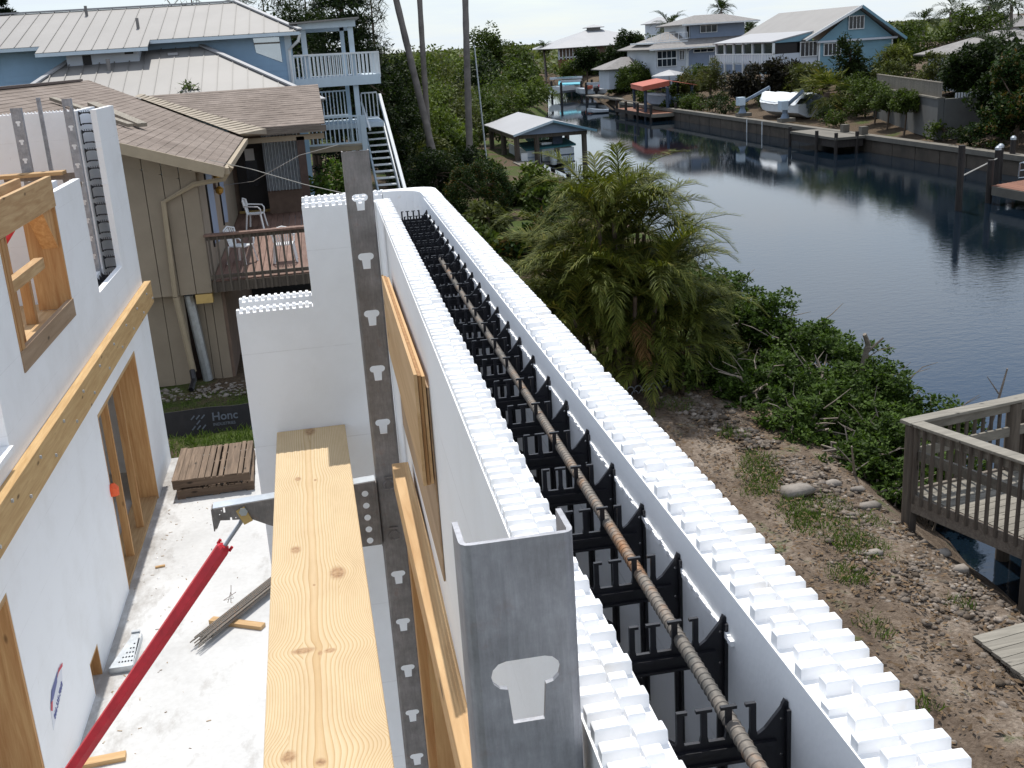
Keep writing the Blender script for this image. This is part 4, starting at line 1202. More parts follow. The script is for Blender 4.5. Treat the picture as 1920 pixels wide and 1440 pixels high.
# gutter downspout run on the gable wall
dsp = MB(); dsp.tube([(-1.30, 18.72, 3.38), (-1.45, 18.80, 3.18), (-1.95, 18.94, 3.12), (-2.476, 18.94, 2.87), (-2.523, 18.94, 1.27)], 0.045, 6)
dsp.build('downspout', M['tan_trim'], th)
MB().tube([(-2.515, 18.95, 1.26), (-2.43, 19.03, -0.10)], 0.055, 6).build('downspout', M['tan_trim'], th)
MB().tube([(-2.33, 19.20, 1.22), (-2.22, 19.22, -0.33)], 0.085, 8).build('drain_pipe', M['galv'], th, smooth=True)
MB().tube([(-2.44, 18.98, -0.06), (-2.42, 18.85, -0.2), (-2.46, 18.6, -0.30)], 0.05, 6).build('splash_elbow', M['black_plastic'], th)
# shingled roof planes: courses as lapped strips
def courses(name, P, n, parent, mat, th_=0.012):
    """P(u,v): u across the slope 0..1 from eave to ridge, v along the eave"""
    for i in range(n):
        u0 = i/n; u1 = (i+1.12)/n
        a, b, c, d = P(u0, 0), P(u0, 1), P(min(u1, 1), 1), P(min(u1, 1), 0)
        up = Vector((0, 0, th_))
        dn = Vector((0, 0, 0.004))
        k = 14
        vs = []; fs = []
        for j in range(k+1):
            t_ = j/k; jit = rng.uniform(-.004, .004)
            lo = Vector(a).lerp(Vector(b), t_); hi = Vector(d).lerp(Vector(c), t_)
            vs += [lo+up+Vector((0, 0, jit)), hi+dn, lo-Vector((0, 0, .02)), hi-Vector((0, 0, .03))]
        for j in range(k):
            q = 4*j
            fs += [(q, q+4, q+5, q+1), (q+2, q+6, q+4, q), (q+1, q+5, q+7, q+3)]
        fs += [(0, 1, 3, 2), (4*k, 4*k+2, 4*k+3, 4*k+1)]
        MB().add(vs, fs).build(name, mat, parent)
XE, YN, YF = -1.42, 18.5, 33.0
XRG = -5.75
# valley: the main plane ends along the line from (XE, 25.6) to (-4.15, 29.9)
def Pm(u, v):
    x = XE+(XRG-XE)*u
    yf = 25.4+ (x-XE)/(-4.15-XE)*(30.1-25.4)
    if x < -4.15: yf = 30.1+(x+4.15)/(XRG+4.15)*(32.6-30.1)
    return (x, YN+(yf-YN)*v, zr(x))
roof = empty('roof', (-3.5, 24, 4)); roof.parent = th; roof.location = Vector((-3.5, 24, 4))-th.location
courses('shingle_course', Pm, 30, roof, M['shingle'])
# other side of the main roof
MB().slab([(XRG, YN, zr(XRG)), (XRG, 32.6, zr(XRG)), (XRG-4.4, 32.6, zr(XRG)-1.4), (XRG-4.4, YN, zr(XRG)-1.4)], (0, 0, 1), 0.08).build('far_slope', M['shingle'], roof)
MB().beam((XRG, YN, zr(XRG)+0.02), (XRG, 31.2, zr(XRG)+0.02), 0.24, 0.05).build('ridge_cap', M['brown_trim'], roof)
# wing roof over the porch, eave facing the camera
ZE, ZRG = 3.56, 4.33
def Pw(u, v):
    y = 25.9+(30.1-25.9)*u
    x0 = -1.50+(-4.15+1.50)*u
    return (x0+(0.40-x0)*v, y, ZE+(ZRG-ZE)*u)
courses('shingle_course', Pw, 19, roof, M['shingle'])
MB().slab([(-4.1, 30.1, ZRG), (0.40, 30.1, ZRG), (0.40, 34, 3.6), (-4.1, 34, 3.6)], (0, 0, 1), 0.06).build('far_slope', M['shingle'], roof)
# pale metal and shingle valley flashing
mv = MB()
for i in range(26):
    t0 = i/26; t1 = (i+1.25)/26
    A = Vector((-1.44, 25.55, 3.46)).lerp(Vector((-4.15, 30.0, 4.33)), t0); B = Vector((-1.44, 25.55, 3.46)).lerp(Vector((-4.15, 30.0, 4.33)), t1)
    w0 = 0.42*(1-t0)**1.6+0.10+rng.uniform(0, .06)
    up = Vector((0, 0, 0.030-0.0004*i))
    MB().add([A+up+Vector((-.06, -.1, 0)), A+up+Vector((w0, w0*.2, 0.06)), B+up+Vector((w0*.8, w0*.2, 0.03)), B+up+Vector((-.05, -.1, -.01)),
              A-up, A-up+Vector((w0, w0*.2, 0.0)), B-up+Vector((w0*.8, w0*.2, 0)), B-up], [(0, 1, 2, 3), (4, 7, 6, 5), (0, 4, 5, 1), (1, 5, 6, 2), (2, 6, 7, 3), (3, 7, 4, 0)]).build('valley_shingle', M['shingle_pale'], roof)
# rake fascia, eave gutter, wing fascia and porch beam
MB().beam((-1.40, 18.47, zr(-1.40)-.07), (-5.8, 18.47, zr(-5.8)-.07), 0.04, 0.17).build('rake_fascia', M['tan_trim'], th)
MB().beam((-1.37, 18.50, 3.33), (-1.37, 25.6, 3.33), 0.08, 0.10).build('eave_gutter', M['tan_trim'], th)
MB().slab([(-1.42, 18.52, 3.33), (-1.42, 26, 3.33), (-1.95, 26, 3.38), (-1.95, 18.52, 3.38)], (0, 0, 1), 0.02).build('soffit', M['tan'], th)
MB().beam((-1.46, 25.86, 3.46), (0.42, 25.86, 3.46), 0.05, 0.14).build('wing_fascia', M['grey_wood'], th)
MB().beam((-1.40, 26.05, 3.28), (0.36, 26.05, 3.28), 0.10, 0.12).build('porch_beam', M['tan_trim'], th)
bx('porch_post', M['brown_trim'], th, -0.28, -0.10, 26.0, 26.2, 1.3, 3.3)
bx('porch_soffit', M['brown_trim'], th, -1.9, 0.34, 26.0, 30, 3.38, 3.42)
# back wall with door and corrugated storm shutter
bx('back_wall', M['brown_wall'], th, -2.4, -0.2, 27.7, 27.85, 1.3, 3.4)
dr_ = empty('door', (-1.4, 27.65, 1.5)); dr_.parent = th; dr_.location = Vector((-1.4, 27.65, 1.5))-th.location
bx('door_leaf', M['dark_void'], dr_, -1.80, -1.12, 27.62, 27.68, 1.50, 3.12)
bx('door_glass', M['dark_glass'], dr_, -1.58, -1.30, 27.60, 27.615, 2.1, 2.75)
bx('door_sign', M['white_plastic'], dr_, -1.56, -1.34, 27.585, 27.598, 2.72, 3.00)
bx('door_sill', M['yellow_wood'], dr_, -1.86, -1.10, 27.56, 27.61, 1.46, 1.52)
ms_ = MB(); nn = 88
xs = [-1.10+0.84*i/nn for i in range(nn+1)]
for i in range(nn):
    y0 = 26.95+0.03*math.sin(i*2*math.pi/8); y1 = 26.95+0.03*math.sin((i+1)*2*math.pi/8)
    ms_.add([(xs[i], y0, 2.02), (xs[i+1], y1, 2.02), (xs[i+1], y1, 3.32), (xs[i], y0, 3.32)], [(0, 1, 2, 3)])
ms_.build('storm_shutter', M['galv'], th, smooth=True)
bx('porch_skirt', M['brown_wall'], th, -1.10, -0.25, 27.0, 27.1, 1.47, 2.05)
# deck with boards, rail and balusters
dk = empty('deck', (-1.0, 22, 1.4)); dk.parent = th; dk.location = Vector((-1.0, 22, 1.4))-th.location
x = -1.88
while x < 0.3:
    bx('deck_board', M['red_deck'], dk, x, x+0.128, HY+0.02, 27.6, 1.43, 1.465); x += 0.137
bx('deck_fascia', M['dock_dark'], dk, -1.89, 0.35, HY-0.02, HY+0.018, 1.27, 1.44)
bx('deck_joist', M['dock_dark'], dk, -1.89, 0.35, HY+1.9, HY+2.0, 1.25, 1.425)
bx('deck_joist', M['dock_dark'], dk, -1.89, 0.35, HY+4.9, HY+5.0, 1.25, 1.425)
rl = empty('railing', (-0.8, HY, 1.4)); rl.parent = th; rl.location = Vector((-0.8, HY, 1.4))-th.location
bx('top_rail', M['red_deck'], rl, -1.92, 0.35, HY-0.10, HY+0.06, 2.235, 2.27)
bx('sub_rail', M['dock_dark'], rl, -1.90, 0.35, HY-0.02, HY+0.02, 2.16, 2.23)
bx('low_rail', M['dock_dark'], rl, -1.90, 0.35, HY-0.015, HY+0.02, 1.50, 1.56)
x = -1.86
while x < 0.3:
    bx('baluster', M['dock_dark'], rl, x, x+0.034, HY-0.060, HY-0.024, 1.27, 2.232); x += 0.135
MB().tube([(-1.62, 18.6, 3.52), (-1.0, 18.9, 3.30), (-0.163, 18.7, 3.00), (0.6, 18.5, 2.78)], 0.006, 5).build('overhead_cable', M['rope'])
tag(bpy.data.objects['overhead_cable'], 'pale cable drooping from the eave across the porch', 'cable')
MB().tube([(-1.9, 24, 2.55), (-1.2, 23, 2.68), (-0.2, 21.5, 3.25), (0.5, 20, 3.5)], 0.006, 5).build('overhead_cable', M['rope'])
tag(bpy.data.objects['overhead_cable.001'], 'thin cable rising to the right across the corrugated shutter', 'cable')
# loose lumber on the roof
def roof_lumber(p, q, label, w=.12, h=.06):
    tag(MB().beam(p, q, w, h).build('roof_board', M['grey_wood_y']), label, 'board')
roof_lumber((-4.75, 22.9, zr(-4.75)+.09), (-3.15, 21.3, zr(-3.15)+.08), 'long grey board lying on the shingle roof behind the slotted channel')
roof_lumber((-4.2, 23.8, zr(-4.2)+.10), (-3.0, 21.7, zr(-3.0)+.10), 'grey board end lying highest on the shingle roof', .18, .07)
# plastic chairs
def chair_parts():
    t = empty('plastic_chair', (0, 0, 0))
    m = MB()
    m.prism([(-.22, -.22), (.22, -.22), (.21, .20), (-.21, .20)], 'z', .40, .425); m.build('seat', M['white_plastic'], t)
    for sx, sy in ((-1, -1), (1, -1), (-1, 1), (1, 1)):
        MB().beam((sx*.26, sy*.25, 0), (sx*.21, sy*.19, .42), .05, .035).build('leg', M['white_plastic'], t)
    bk_ = MB(); 
    for i in range(7):
        u = (i-3)/3.0
        bk_.beam((u*.13, .21+.0, .42), (u*.20, .30-.04*abs(u), .82-.05*u*u), .032, .012, (0, 1, 0))
    b_o = tag(bk_.build('back_slat_fan', M['white_plastic'], t), kind='stuff')
    m = MB(); m.tube([(-.23, .24, .62), (-.22, .27, .80), (0, .31, .86), (.22, .27, .80), (.23, .24, .62)], .02, 6); m.build('back_rim', M['white_plastic'], t, smooth=True)
    for sx in (-1, 1):
        m = MB(); m.tube([(sx*.225, .255, .66), (sx*.27, .1, .645), (sx*.275, -.16, .62), (sx*.25, -.22, .54), (sx*.24, -.21, .42)], .02, 6); m.build('arm_rest', M['white_plastic'], t, smooth=True)
    return t
c0 = chair_parts()
spots = [((-1.35, 24.9), R(80), 'white plastic chair standing alone near the dark porch door'), ((-1.45, 20.55), R(60), 'white plastic chair behind the railing nearest the tan wall'),
         ((-0.66, 20.3), R(180), 'white plastic chair with its back to the railing, middle of three'), ((-0.02, 20.5), R(170), 'white plastic chair behind the railing half hidden by the foam wall')]
for i, ((x, y), rz, lab) in enumerate(spots):
    c = c0 if i == 0 else copy_tree(c0)
    c.location = (x, y, 1.466); c.rotation_euler = (0, 0, rz); c.scale = (.78, .78, .78)
    tag(c, lab, 'chair', 'white plastic chairs on the deck')

# ================================================================== BLUE HOUSE
bh = empty('blue_house', (-5, 42, -0.5), 'pale blue house with grey metal roofs and white balconies', 'house')
BY = 36.5
def q38(x, z, y=None): return (x, y, z)
# upper main roof (ridge at back), three eave steps
rf = empty('roof', (-4, 40, 6)); rf.parent = bh; rf.location = Vector((-4, 40, 6))-bh.location
RYr = 42.0
def roof_panel(x0, x1, ye, ze, yr, zr_, parent, name='roof_panel', x0r=None, x1r=None, mat='metal_roof'):
    x0r = x0 if x0r is None else x0r; x1r = x1 if x1r is None else x1r
    n = Vector((0, -(zr_-ze), yr-ye))
    o = MB().slab([(x0, ye, ze), (x1, ye, ze), (x1r, yr, zr_), (x0r, yr, zr_)], n, 0.05).build(name, M[mat], parent)
    return n.normalized()
def seams(x0, x1, ye, ze, yr, zr_, parent, step=0.47, hipR=None, hipL=None):
    n = Vector((0, -(zr_-ze), yr-ye)).normalized()
    x = x0+step*0.5
    while x < x1:
        t_ = 1.0
        if hipR and x > hipR: t_ = min(t_, (x1-x)/(x1-hipR))
        if hipL and x < hipL: t_ = min(t_, (x-x0)/(hipL-x0))
        if t_ > 0.05:
            a = Vector((x, ye, ze))+n*0.012; b = Vector((x, ye+(yr-ye)*t_, ze+(zr_-ze)*t_))+n*0.012
            MB().beam(a, b, 0.026, 0.022, n).build('seam', M['seam'], parent)
        x += step
ZR = 7.04; 
sl = (7.04-5.90)/(42.0-37.6)
# main plane: right part with hip end, centre part lower eave, left part
roof_panel(-4.55, 0.115, 37.4, 5.85, RYr, ZR, rf, x1r=-2.02)
seams(-4.55, 0.115, 37.4, 5.85, RYr, ZR, rf, hipR=-2.02)
roof_panel(-7.85, -4.55, 36.6, 5.85-0.8*0.259, RYr, ZR, rf)
seams(-7.85, -4.55, 36.6, 5.85-0.8*0.259, RYr, ZR, rf)
roof_panel(-14, -7.85, 37.4, 5.85, RYr, ZR, rf)
seams(-14, -7.85, 37.4, 5.85, RYr, ZR, rf)
MB().slab([(0.115, 37.4, 5.85), (0.115, 46.6, 5.85), (-2.02, RYr, ZR)], (1, 0, 1.5), 0.05).build('hip_end', M['metal_roof'], rf)
MB().slab([(-14, RYr, ZR), (-2.02, RYr, ZR), (0.115, 46.6, 5.85), (-14, 46.6, 5.85)], (0, 1, 3), 0.05).build('far_slope', M['metal_roof'], rf)
MB().beam((0.115, 37.4, 5.90), (-2.02, RYr, ZR+.05), 0.16, 0.05).build('hip_cap', M['white_roof'], rf)
MB().beam((-14, RYr, ZR+.04), (-2.02, RYr, ZR+.04), 0.2, 0.05).build('ridge_cap', M['white_roof'], rf)
for (x0, x1, y, z) in ((-4.55, 0.10, 37.38, 5.80), (-7.85, -4.55, 36.58, 5.59), (-14, -7.85, 37.38, 5.80)):
    MB().beam((x0, y, z-.02), (x1, y, z-.02), 0.06, 0.10).build('eave_gutter', M['pale_blue_paint'], rf)
for (x, y) in ((-6.95, 41.2), (-5.05, 39.0)):
    z = 5.85+(y-37.4)*0.259
    MB().tube([(x, y, z-.05), (x, y, z+0.32)], 0.05, 8).build('vent_pipe', M['grey_roof'], rf)
# walls with lap siding boards
def siding(x0, x1, y, z0, z1, parent, mat, h=0.18, name='siding_board'):
    z = z0
    while z < z1-0.01:
        zt_ = min(z+h, z1)
        MB().prism([(y, z), (y-0.022, z), (y-0.008, zt_), (y, zt_)], 'x', x0, x1).build(name, mat, parent)
        z += h
bx('wall_core', M['blue_siding'], bh, -14, -0.25, 38.03, 38.2, -0.6, 5.9)
siding(-9.2, -0.42, 38.0, 3.4, 5.84, bh, M['blue_siding'])
bx('corner_board', M['pale_blue_paint'], bh, -0.42, -0.22, 37.94, 38.1, 1.0, 5.80)
bx('side_wall', M['blue_siding'], bh, -0.30, -0.24, 38.2, 46, -0.6, 5.8)
# bump-out below the centre eave
bx('bay_wall', M['pale_siding'], bh, -6.65, -4.9, 37.0, 37.98, 4.6, 5.60)
bx('bay_wall', M['pale_siding'], bh, -7.05, -6.65, 37.0, 37.98, 4.6, 5.60)
for (x, z0, z1) in ((-6.45, 5.16, 5.50), (-5.18, 5.46, 5.60)):
    bx('vent_window', M['dark_void'], bh, x-.13, x+.13, 36.985, 36.998, z0, z1)
wn_ = empty('window', (-1.0, 37.95, 5.3)); wn_.parent = bh; wn_.location = Vector((-1.0, 37.95, 5.3))-bh.location
MB().prism([(-1.42, 5.82), (-0.58, 5.84), (-0.56, 4.92), (-1.36, 5.27)], 'y', 37.955, 37.972).build('pane', M['sky_glass'], wn_)
MB().beam((-1.40, 37.945, 5.55), (-0.57, 37.945, 5.54), 0.05, 0.03, (0, 1, 0)).build('blind_bar', M['leaf_olive'] if False else M['grey_roof'], wn_)
# lower hip roof in front
lr = empty('lower_roof', (-3, 36, 4.5)); lr.parent = bh; lr.location = Vector((-3, 36, 4.5))-bh.location
yl0, zl0, yl1, zl1 = 33.0, 3.80, 37.9, 5.57
n = Vector((0, -(zl1-zl0), yl1-yl0))
MB().slab([(-9.0, yl0, zl0), (0.55, yl0, zl0), (-3.05, yl1, zl1), (-6.85, yl1, zl1-.05)], n, 0.05).build('roof_panel', M['metal_roof'], lr)
nn_ = n.normalized()
x = -8.8
while x < 0.5:
    t_ = 1.0
    if x > -3.05: t_ = (0.55-x)/3.6
    if x < -6.85: t_ = (x+9.0)/2.15
    if t_ > .04:
        a = Vector((x, yl0, zl0))+nn_*.012; b = Vector((x, yl0+(yl1-yl0)*t_, zl0+(zl1-zl0)*t_))+nn_*.012
        MB().beam(a, b, .026, .022, nn_).build('seam', M['seam'], lr)
    x += 0.45
MB().beam((0.55, yl0, zl0+.04), (-3.05, yl1, zl1+.04), .18, .05).build('hip_cap', M['white_roof'], lr)
MB().beam((-9.0, yl0, zl0+.04), (-6.85, yl1, zl1-.01), .18, .05).build('hip_cap', M['white_roof'], lr)
MB().tube([(-5.75, 36.4, 4.9), (-5.75, 36.4, 5.35)], 0.06, 8).build('vent_pipe', M['grey_roof'], lr)
bx('skylight', M['white_roof'], lr, -4.05, -3.75, 37.2, 37.35, 5.34, 5.42)
MB().slab([(0.55, yl0, zl0), (0.55, 38, zl0), (-3.05, yl1, zl1)], (1, 0, 1), .05).build('hip_end', M['metal_roof'], lr)
bx('lower_wall', M['blue_siding'], bh, -8.6, 0.0, 33.6, 33.8, -0.6, 3.85)
# downspout at the corner
MB().tube([(0.10, 37.42, 5.78), (0.02, 37.5, 5.55), (-0.30, 37.9, 5.30), (-0.30, 37.9, 3.8)], .05, 6).build('downspout', M['white_paint'], bh)
# white balcony tower
def railing(parent, p, q, h, mat, step=0.13, bw=.04, name='railing'):
    p = Vector(p); q = Vector(q)
    g = empty(name, p); g.parent = parent; g.location = p-offset(parent)
    d = q-p; L = Vector((d.x, d.y, 0)).length; up = Vector((0, 0, 1))
    MB().beam(p+up*h, q+up*h, .10, .05).build('top_rail', mat, g)
    MB().beam(p+up*.10, q+up*.10, .05, .06).build('low_rail', mat, g)
    k = max(2, int(L/step))
    for i in range(k+1):
        c = p.lerp(q, i/k)
        MB().beam(c+up*.10, c+up*(h-.02), bw, bw, (1, 0, 0)).build('baluster', mat, g)
    return g
bt = empty('balcony', (1, 39, 4)); bt.parent = bh; bt.location = Vector((1, 39, 4))-bh.location
wp = M['pale_blue_paint']
bx('floor', wp, bt, -0.22, 2.58, 38.0, 41.5, 4.15, 4.36)
bx('floor_beam', wp, bt, -0.22, 2.58, 37.93, 37.99, 4.05, 4.36)
railing(bt, (-0.2, 37.98, 4.20), (2.58, 37.98, 4.16), 0.90, M['white_paint'], .125)
railing(bt, (2.56, 38.05, 4.16), (2.56, 41.4, 4.16), 0.90, M['white_paint'], .14)
railing(bt, (-0.2, 41.4, 4.16), (2.5, 41.4, 4.16), 0.90, M['white_paint'], .14)
for (x, y) in ((0.12, 38.06), (1.66, 38.06)):
    bx('post', wp, bt, x, x+.17, y, y+.17, 3.0 if x < 1 else 1.2, 6.0)
bx('post', wp, bt, 1.50, 1.64, 41.0, 41.15, 1.2, 6.0)
bx('post', wp, bt, 0.12, 0.27, 41.0, 41.15, 4.2, 6.0)
MB().slab([(-0.22, 37.75, 6.12), (2.05, 37.75, 6.19), (2.05, 41.6, 6.19), (-0.22, 41.6, 6.12)], (0, 0, 1), .05).build('shade_roof', M['metal_roof'], bt)
bx('shade_beam', wp, bt, 0.05, 1.92, 37.94, 38.06, 5.90, 6.11)
bx('shade_beam', wp, bt, 0.05, 1.92, 41.0, 41.12, 5.85, 6.05)
# middle landing rail and stairs
railing(bt, (0.4, 41.3, 2.85), (1.55, 41.3, 2.85), 0.95, M['white_paint'], .12)
railing(bt, (2.0, 40.3, 2.75), (2.55, 40.3, 2.75), 0.95, M['white_paint'], .12)
bx('landing', wp, bt, 0.2, 2.6, 38.6, 41.4, 2.62, 2.78)
railing(bt, (0.0, 37.1, 2.15), (1.72, 37.1, 2.15), 0.95, wp, .14)
bx('landing_front', M['tan_trim'], bt, 0.0, 1.75, 37.12, 39, 2.0, 2.15)
bx('post', wp, bt, 1.72, 1.90, 37.05, 37.2, 1.0, 3.1)
stp = empty('staircase', (2.4, 38, 0)); stp.parent = bh; stp.location = Vector((2.4, 38, 0))-bh.location
for i in range(15):
    z = 2.55-i*0.20; y = 39.6-i*0.25; x = 2.02+i*0.012
    bx('tread', M['white_paint'], stp, x, x+0.62, y-.13, y+.13, z, z+.045)
MB().beam((2.62, 39.9, 3.60), (2.95, 36.0, 0.42), .10, .16).build('handrail', M['white_paint'], stp)
MB().beam((2.66, 39.9, 2.6), (2.90, 36.0, -0.4), .05, .24).build('stringer', M['white_paint'], stp)
MB().beam((1.98, 39.9, 2.6), (2.16, 36.0, -0.4), .05, .24).build('stringer', wp, stp)
MB().beam((1.95, 39.6, 3.40), (2.05, 37.6, 2.6), .06, .08).build('handrail', M['white_paint'], stp)
bx('post', M['white_paint'], stp, 2.90, 3.0, 35.9, 36.0, -0.9, 0.45)
# ================================================================== VEGETATION HELPERS
NR = np.random.default_rng(77)
def unit(v): return v/np.maximum(np.linalg.norm(v, axis=-1, keepdims=True), 1e-9)
def leaf_quads(P, L, aspect=0.5, up=0.35, dirs=None, rg=NR):
    """diamond leaves at points P (n,3), lengths L (n,)"""
    n = len(P)
    nrm = rg.normal(size=(n, 3)); nrm[:, 2] = np.abs(nrm[:, 2])+up; nrm = unit(nrm)
    t = dirs if dirs is not None else rg.normal(size=(n, 3))
    t = unit(t - nrm*np.sum(t*nrm, 1, keepdims=True))
    b = np.cross(nrm, t)
    L = np.asarray(L).reshape(-1, 1); w = L*aspect
    v = np.stack([P, P+t*L*0.45+b*w*0.5, P+t*L, P+t*L*0.45-b*w*0.5], 1).reshape(-1, 3)
    f = np.arange(4*n).reshape(n, 4)
    return v, f
def crown_pts(c, r, n, K=26, sub=0.36, rg=NR, low=-0.5, shell=0.45):
    c = np.array(c, float); r = np.array(r, float)
    d = unit(rg.normal(size=(K, 3))); d[:, 2] = np.maximum(d[:, 2], low)
    rad = rg.uniform(shell, 0.95, (K, 1))
    sc = c + d*rad*r
    sr = sub*rg.uniform(0.6, 1.25, K)
    k = rg.integers(0, K, n)
    dd = unit(rg.normal(size=(n, 3)))*(rg.uniform(0.25, 1, (n, 1))**0.5)
    return sc[k] + dd*sr[k][:, None]*r
def tree(name, label, cat, base, crowns, n, leaf, mat, trunk=0.12, K=26, sub=0.36, group=None, bark='bark_brown', aspect=0.5, limbs=5, low=-0.5, lean=(0, 0), shell=0.45):
    """crowns: list of (dx,dy,z,rx,ry,rz) relative to base x,y with absolute z"""
    bz = base[2] if len(base) > 2 else gzf(base[0], base[1])
    t = empty(name, (base[0], base[1], bz), label, cat, group)
    tot = sum(c[3]*c[4]*c[5] for c in crowns)
    V = []; Fc = []; o = 0
    for (dx_, dy_, z, rx, ry, rz) in crowns:
        k = max(40, int(n*rx*ry*rz/tot))
        P = crown_pts((base[0]+dx_, base[1]+dy_, z), (rx, ry, rz), k, K, sub, low=low, shell=shell)
        P[:, 2] = np.maximum(P[:, 2], bz+0.03)
        v, f = leaf_quads(P, NR.uniform(0.6, 1.35, k)*leaf, aspect)
        V.append(v); Fc.append(f+o); o += len(v)
    mesh_np('crown', np.concatenate(V), np.concatenate(Fc), M[mat], t)
    if trunk > 0:
        c0_ = crowns[0]
        top = (base[0]+c0_[0]*0.6, base[1]+c0_[1]*0.6, c0_[2]+c0_[5]*0.3)
        m = MB()
        mid = ((base[0]+top[0])/2+lean[0], (base[1]+top[1])/2+lean[1], (bz+top[2])/2)
        m.tube([(base[0], base[1], bz-0.1), mid, top], [trunk, trunk*.8, trunk*.35], 7)
        m.build('trunk', M[bark], t, smooth=True)
        for i in range(limbs):
            c_ = crowns[i % len(crowns)]
            a = rng.uniform(0, 6.28); s0 = rng.uniform(.35, .8)
            st_ = Vector(mid).lerp(Vector(top), s0)
            en = Vector((base[0]+c_[0]+math.cos(a)*c_[3]*.75, base[1]+c_[1]+math.sin(a)*c_[4]*.75, c_[2]+rng.uniform(-.1, .6)*c_[5]))
            m = MB(); m.tube([st_, st_.lerp(en, .5)+Vector((0, 0, .05)), en], [trunk*.45, trunk*.3, trunk*.12], 5); m.build('limb', M[bark], t)
    return t
def bush(label, base, r, n, leaf, mat, group=None, K=22, sub=0.36, name='shrub', cat='shrub', trunk=0.05, z=None):
    bz = gzf(base[0], base[1]) if z is None else z
    return tree(name, label, cat, (base[0], base[1], bz), [(0, 0, bz+r[2]*0.75, r[0], r[1], r[2])], n, leaf, mat, trunk, K, sub, group, limbs=3)

def frond_geo(o, az, el, L, droop, nl, ll, lw, vee=0.5, tip=0.25, rg=NR, twist=0.0):
    """pinnate frond: returns verts, quads (leaflets as 2-quad strips) and rachis points"""
    s = np.linspace(0, 1, 24)
    ang = el - droop*s**1.5
    dx_ = np.cumsum(np.cos(ang))/24*L; dz_ = np.cumsum(np.sin(ang))/24*L
    h = np.array([math.cos(az), math.sin(az), 0.0]); up = np.array([0, 0, 1.0])
    R_ = np.array(o)[None] + dx_[:, None]*h + dz_[:, None]*up
    T = unit(np.gradient(R_, axis=0)); side = unit(np.cross(T, up)); Nn = np.cross(side, T)
    u = np.linspace(0.16, 0.985, nl)
    V = []; 
    for sg in (-1, 1):
        i = u*23; i0 = np.clip(i.astype(int), 0, 22); fr_ = (i-i0)[:, None]
        P = R_[i0]*(1-fr_)+R_[i0+1]*fr_; t = T[i0]; sd = side[i0]*sg; nn_ = Nn[i0]
        a = 0.95-0.55*u[:, None]+rg.normal(0, .08, (nl, 1))
        d = unit(sd*np.sin(a)+t*np.cos(a)+nn_*(vee+rg.normal(0, .15, (nl, 1))))
        prof = np.sin(np.clip(u*1.05+0.12, 0, 1)*np.pi)**0.55
        l = (ll*(tip+(1-tip)*prof)*rg.uniform(.85, 1.1, nl))[:, None]
        w = lw*(0.5+0.5*prof)[:, None]
        m = P+d*l*0.55
        d2 = unit(d+np.array([0, 0, -0.42-0.3*rg.random()]))
        e = m+d2*l*0.45
        b = unit(np.cross(d, nn_))*w*0.5
        V.append(np.stack([P-b*.5, P+b*.5, m+b, m-b, e-b*.12, e+b*.12], 1))
    V = np.concatenate(V).reshape(-1, 3)
    n = len(V)//6; k = np.arange(n)*6
    F_ = np.concatenate([np.stack([k, k+1, k+2, k+3], 1), np.stack([k+3, k+2, k+5, k+4], 1)])
    return V, F_, R_
def palm(name, label, base, top, fronds, L, nl, ll, lw, mat, tr=0.12, group=None, bark='bark_grey', droop=(1.3, 2.2), el=(0.1, 1.25), cat='palm tree', mid=None, rings=True, vee=.35):
    t = empty(name, base, label, cat, group)
    m = MB(); base = Vector(base); top = Vector(top); mid = Vector(mid) if mid else base.lerp(top, .5)
    pts = []; rad = []
    n = 26
    for i in range(n+1):
        s = i/n
        p = base*(1-s)**2+mid*2*s*(1-s)+top*s*s
        pts.append(p); rad.append(tr*(1.25-0.35*s if s > .06 else 1.5)*(1+(0.05 if i % 2 else -0.03)))
    m.tube(pts, rad, 9); m.build('trunk', M[bark], t, smooth=True)
    V = []; Fq = []; o = 0; rc = MB()
    for i in range(fronds):
        az = i*2.399+rng.uniform(-.2, .2); e = rng.uniform(*el); d = rng.uniform(*droop)
        v, f, rp_ = frond_geo(top+Vector((0, 0, .05)), az, e, L*rng.uniform(.8, 1.1), d, nl, ll, lw, vee)
        V.append(v); Fq.append(f+o); o += len(v)
        rc.tube([rp_[j] for j in (0, 6, 12, 18, 23)], [.02*L/2, .016*L/2, .012*L/2, .008*L/2, .003*L/2], 4)
    if fronds:
        mesh_np('fronds', np.concatenate(V), np.concatenate(Fq), M[mat], t)
        rc.build('rachis', M[mat], t)
    return t

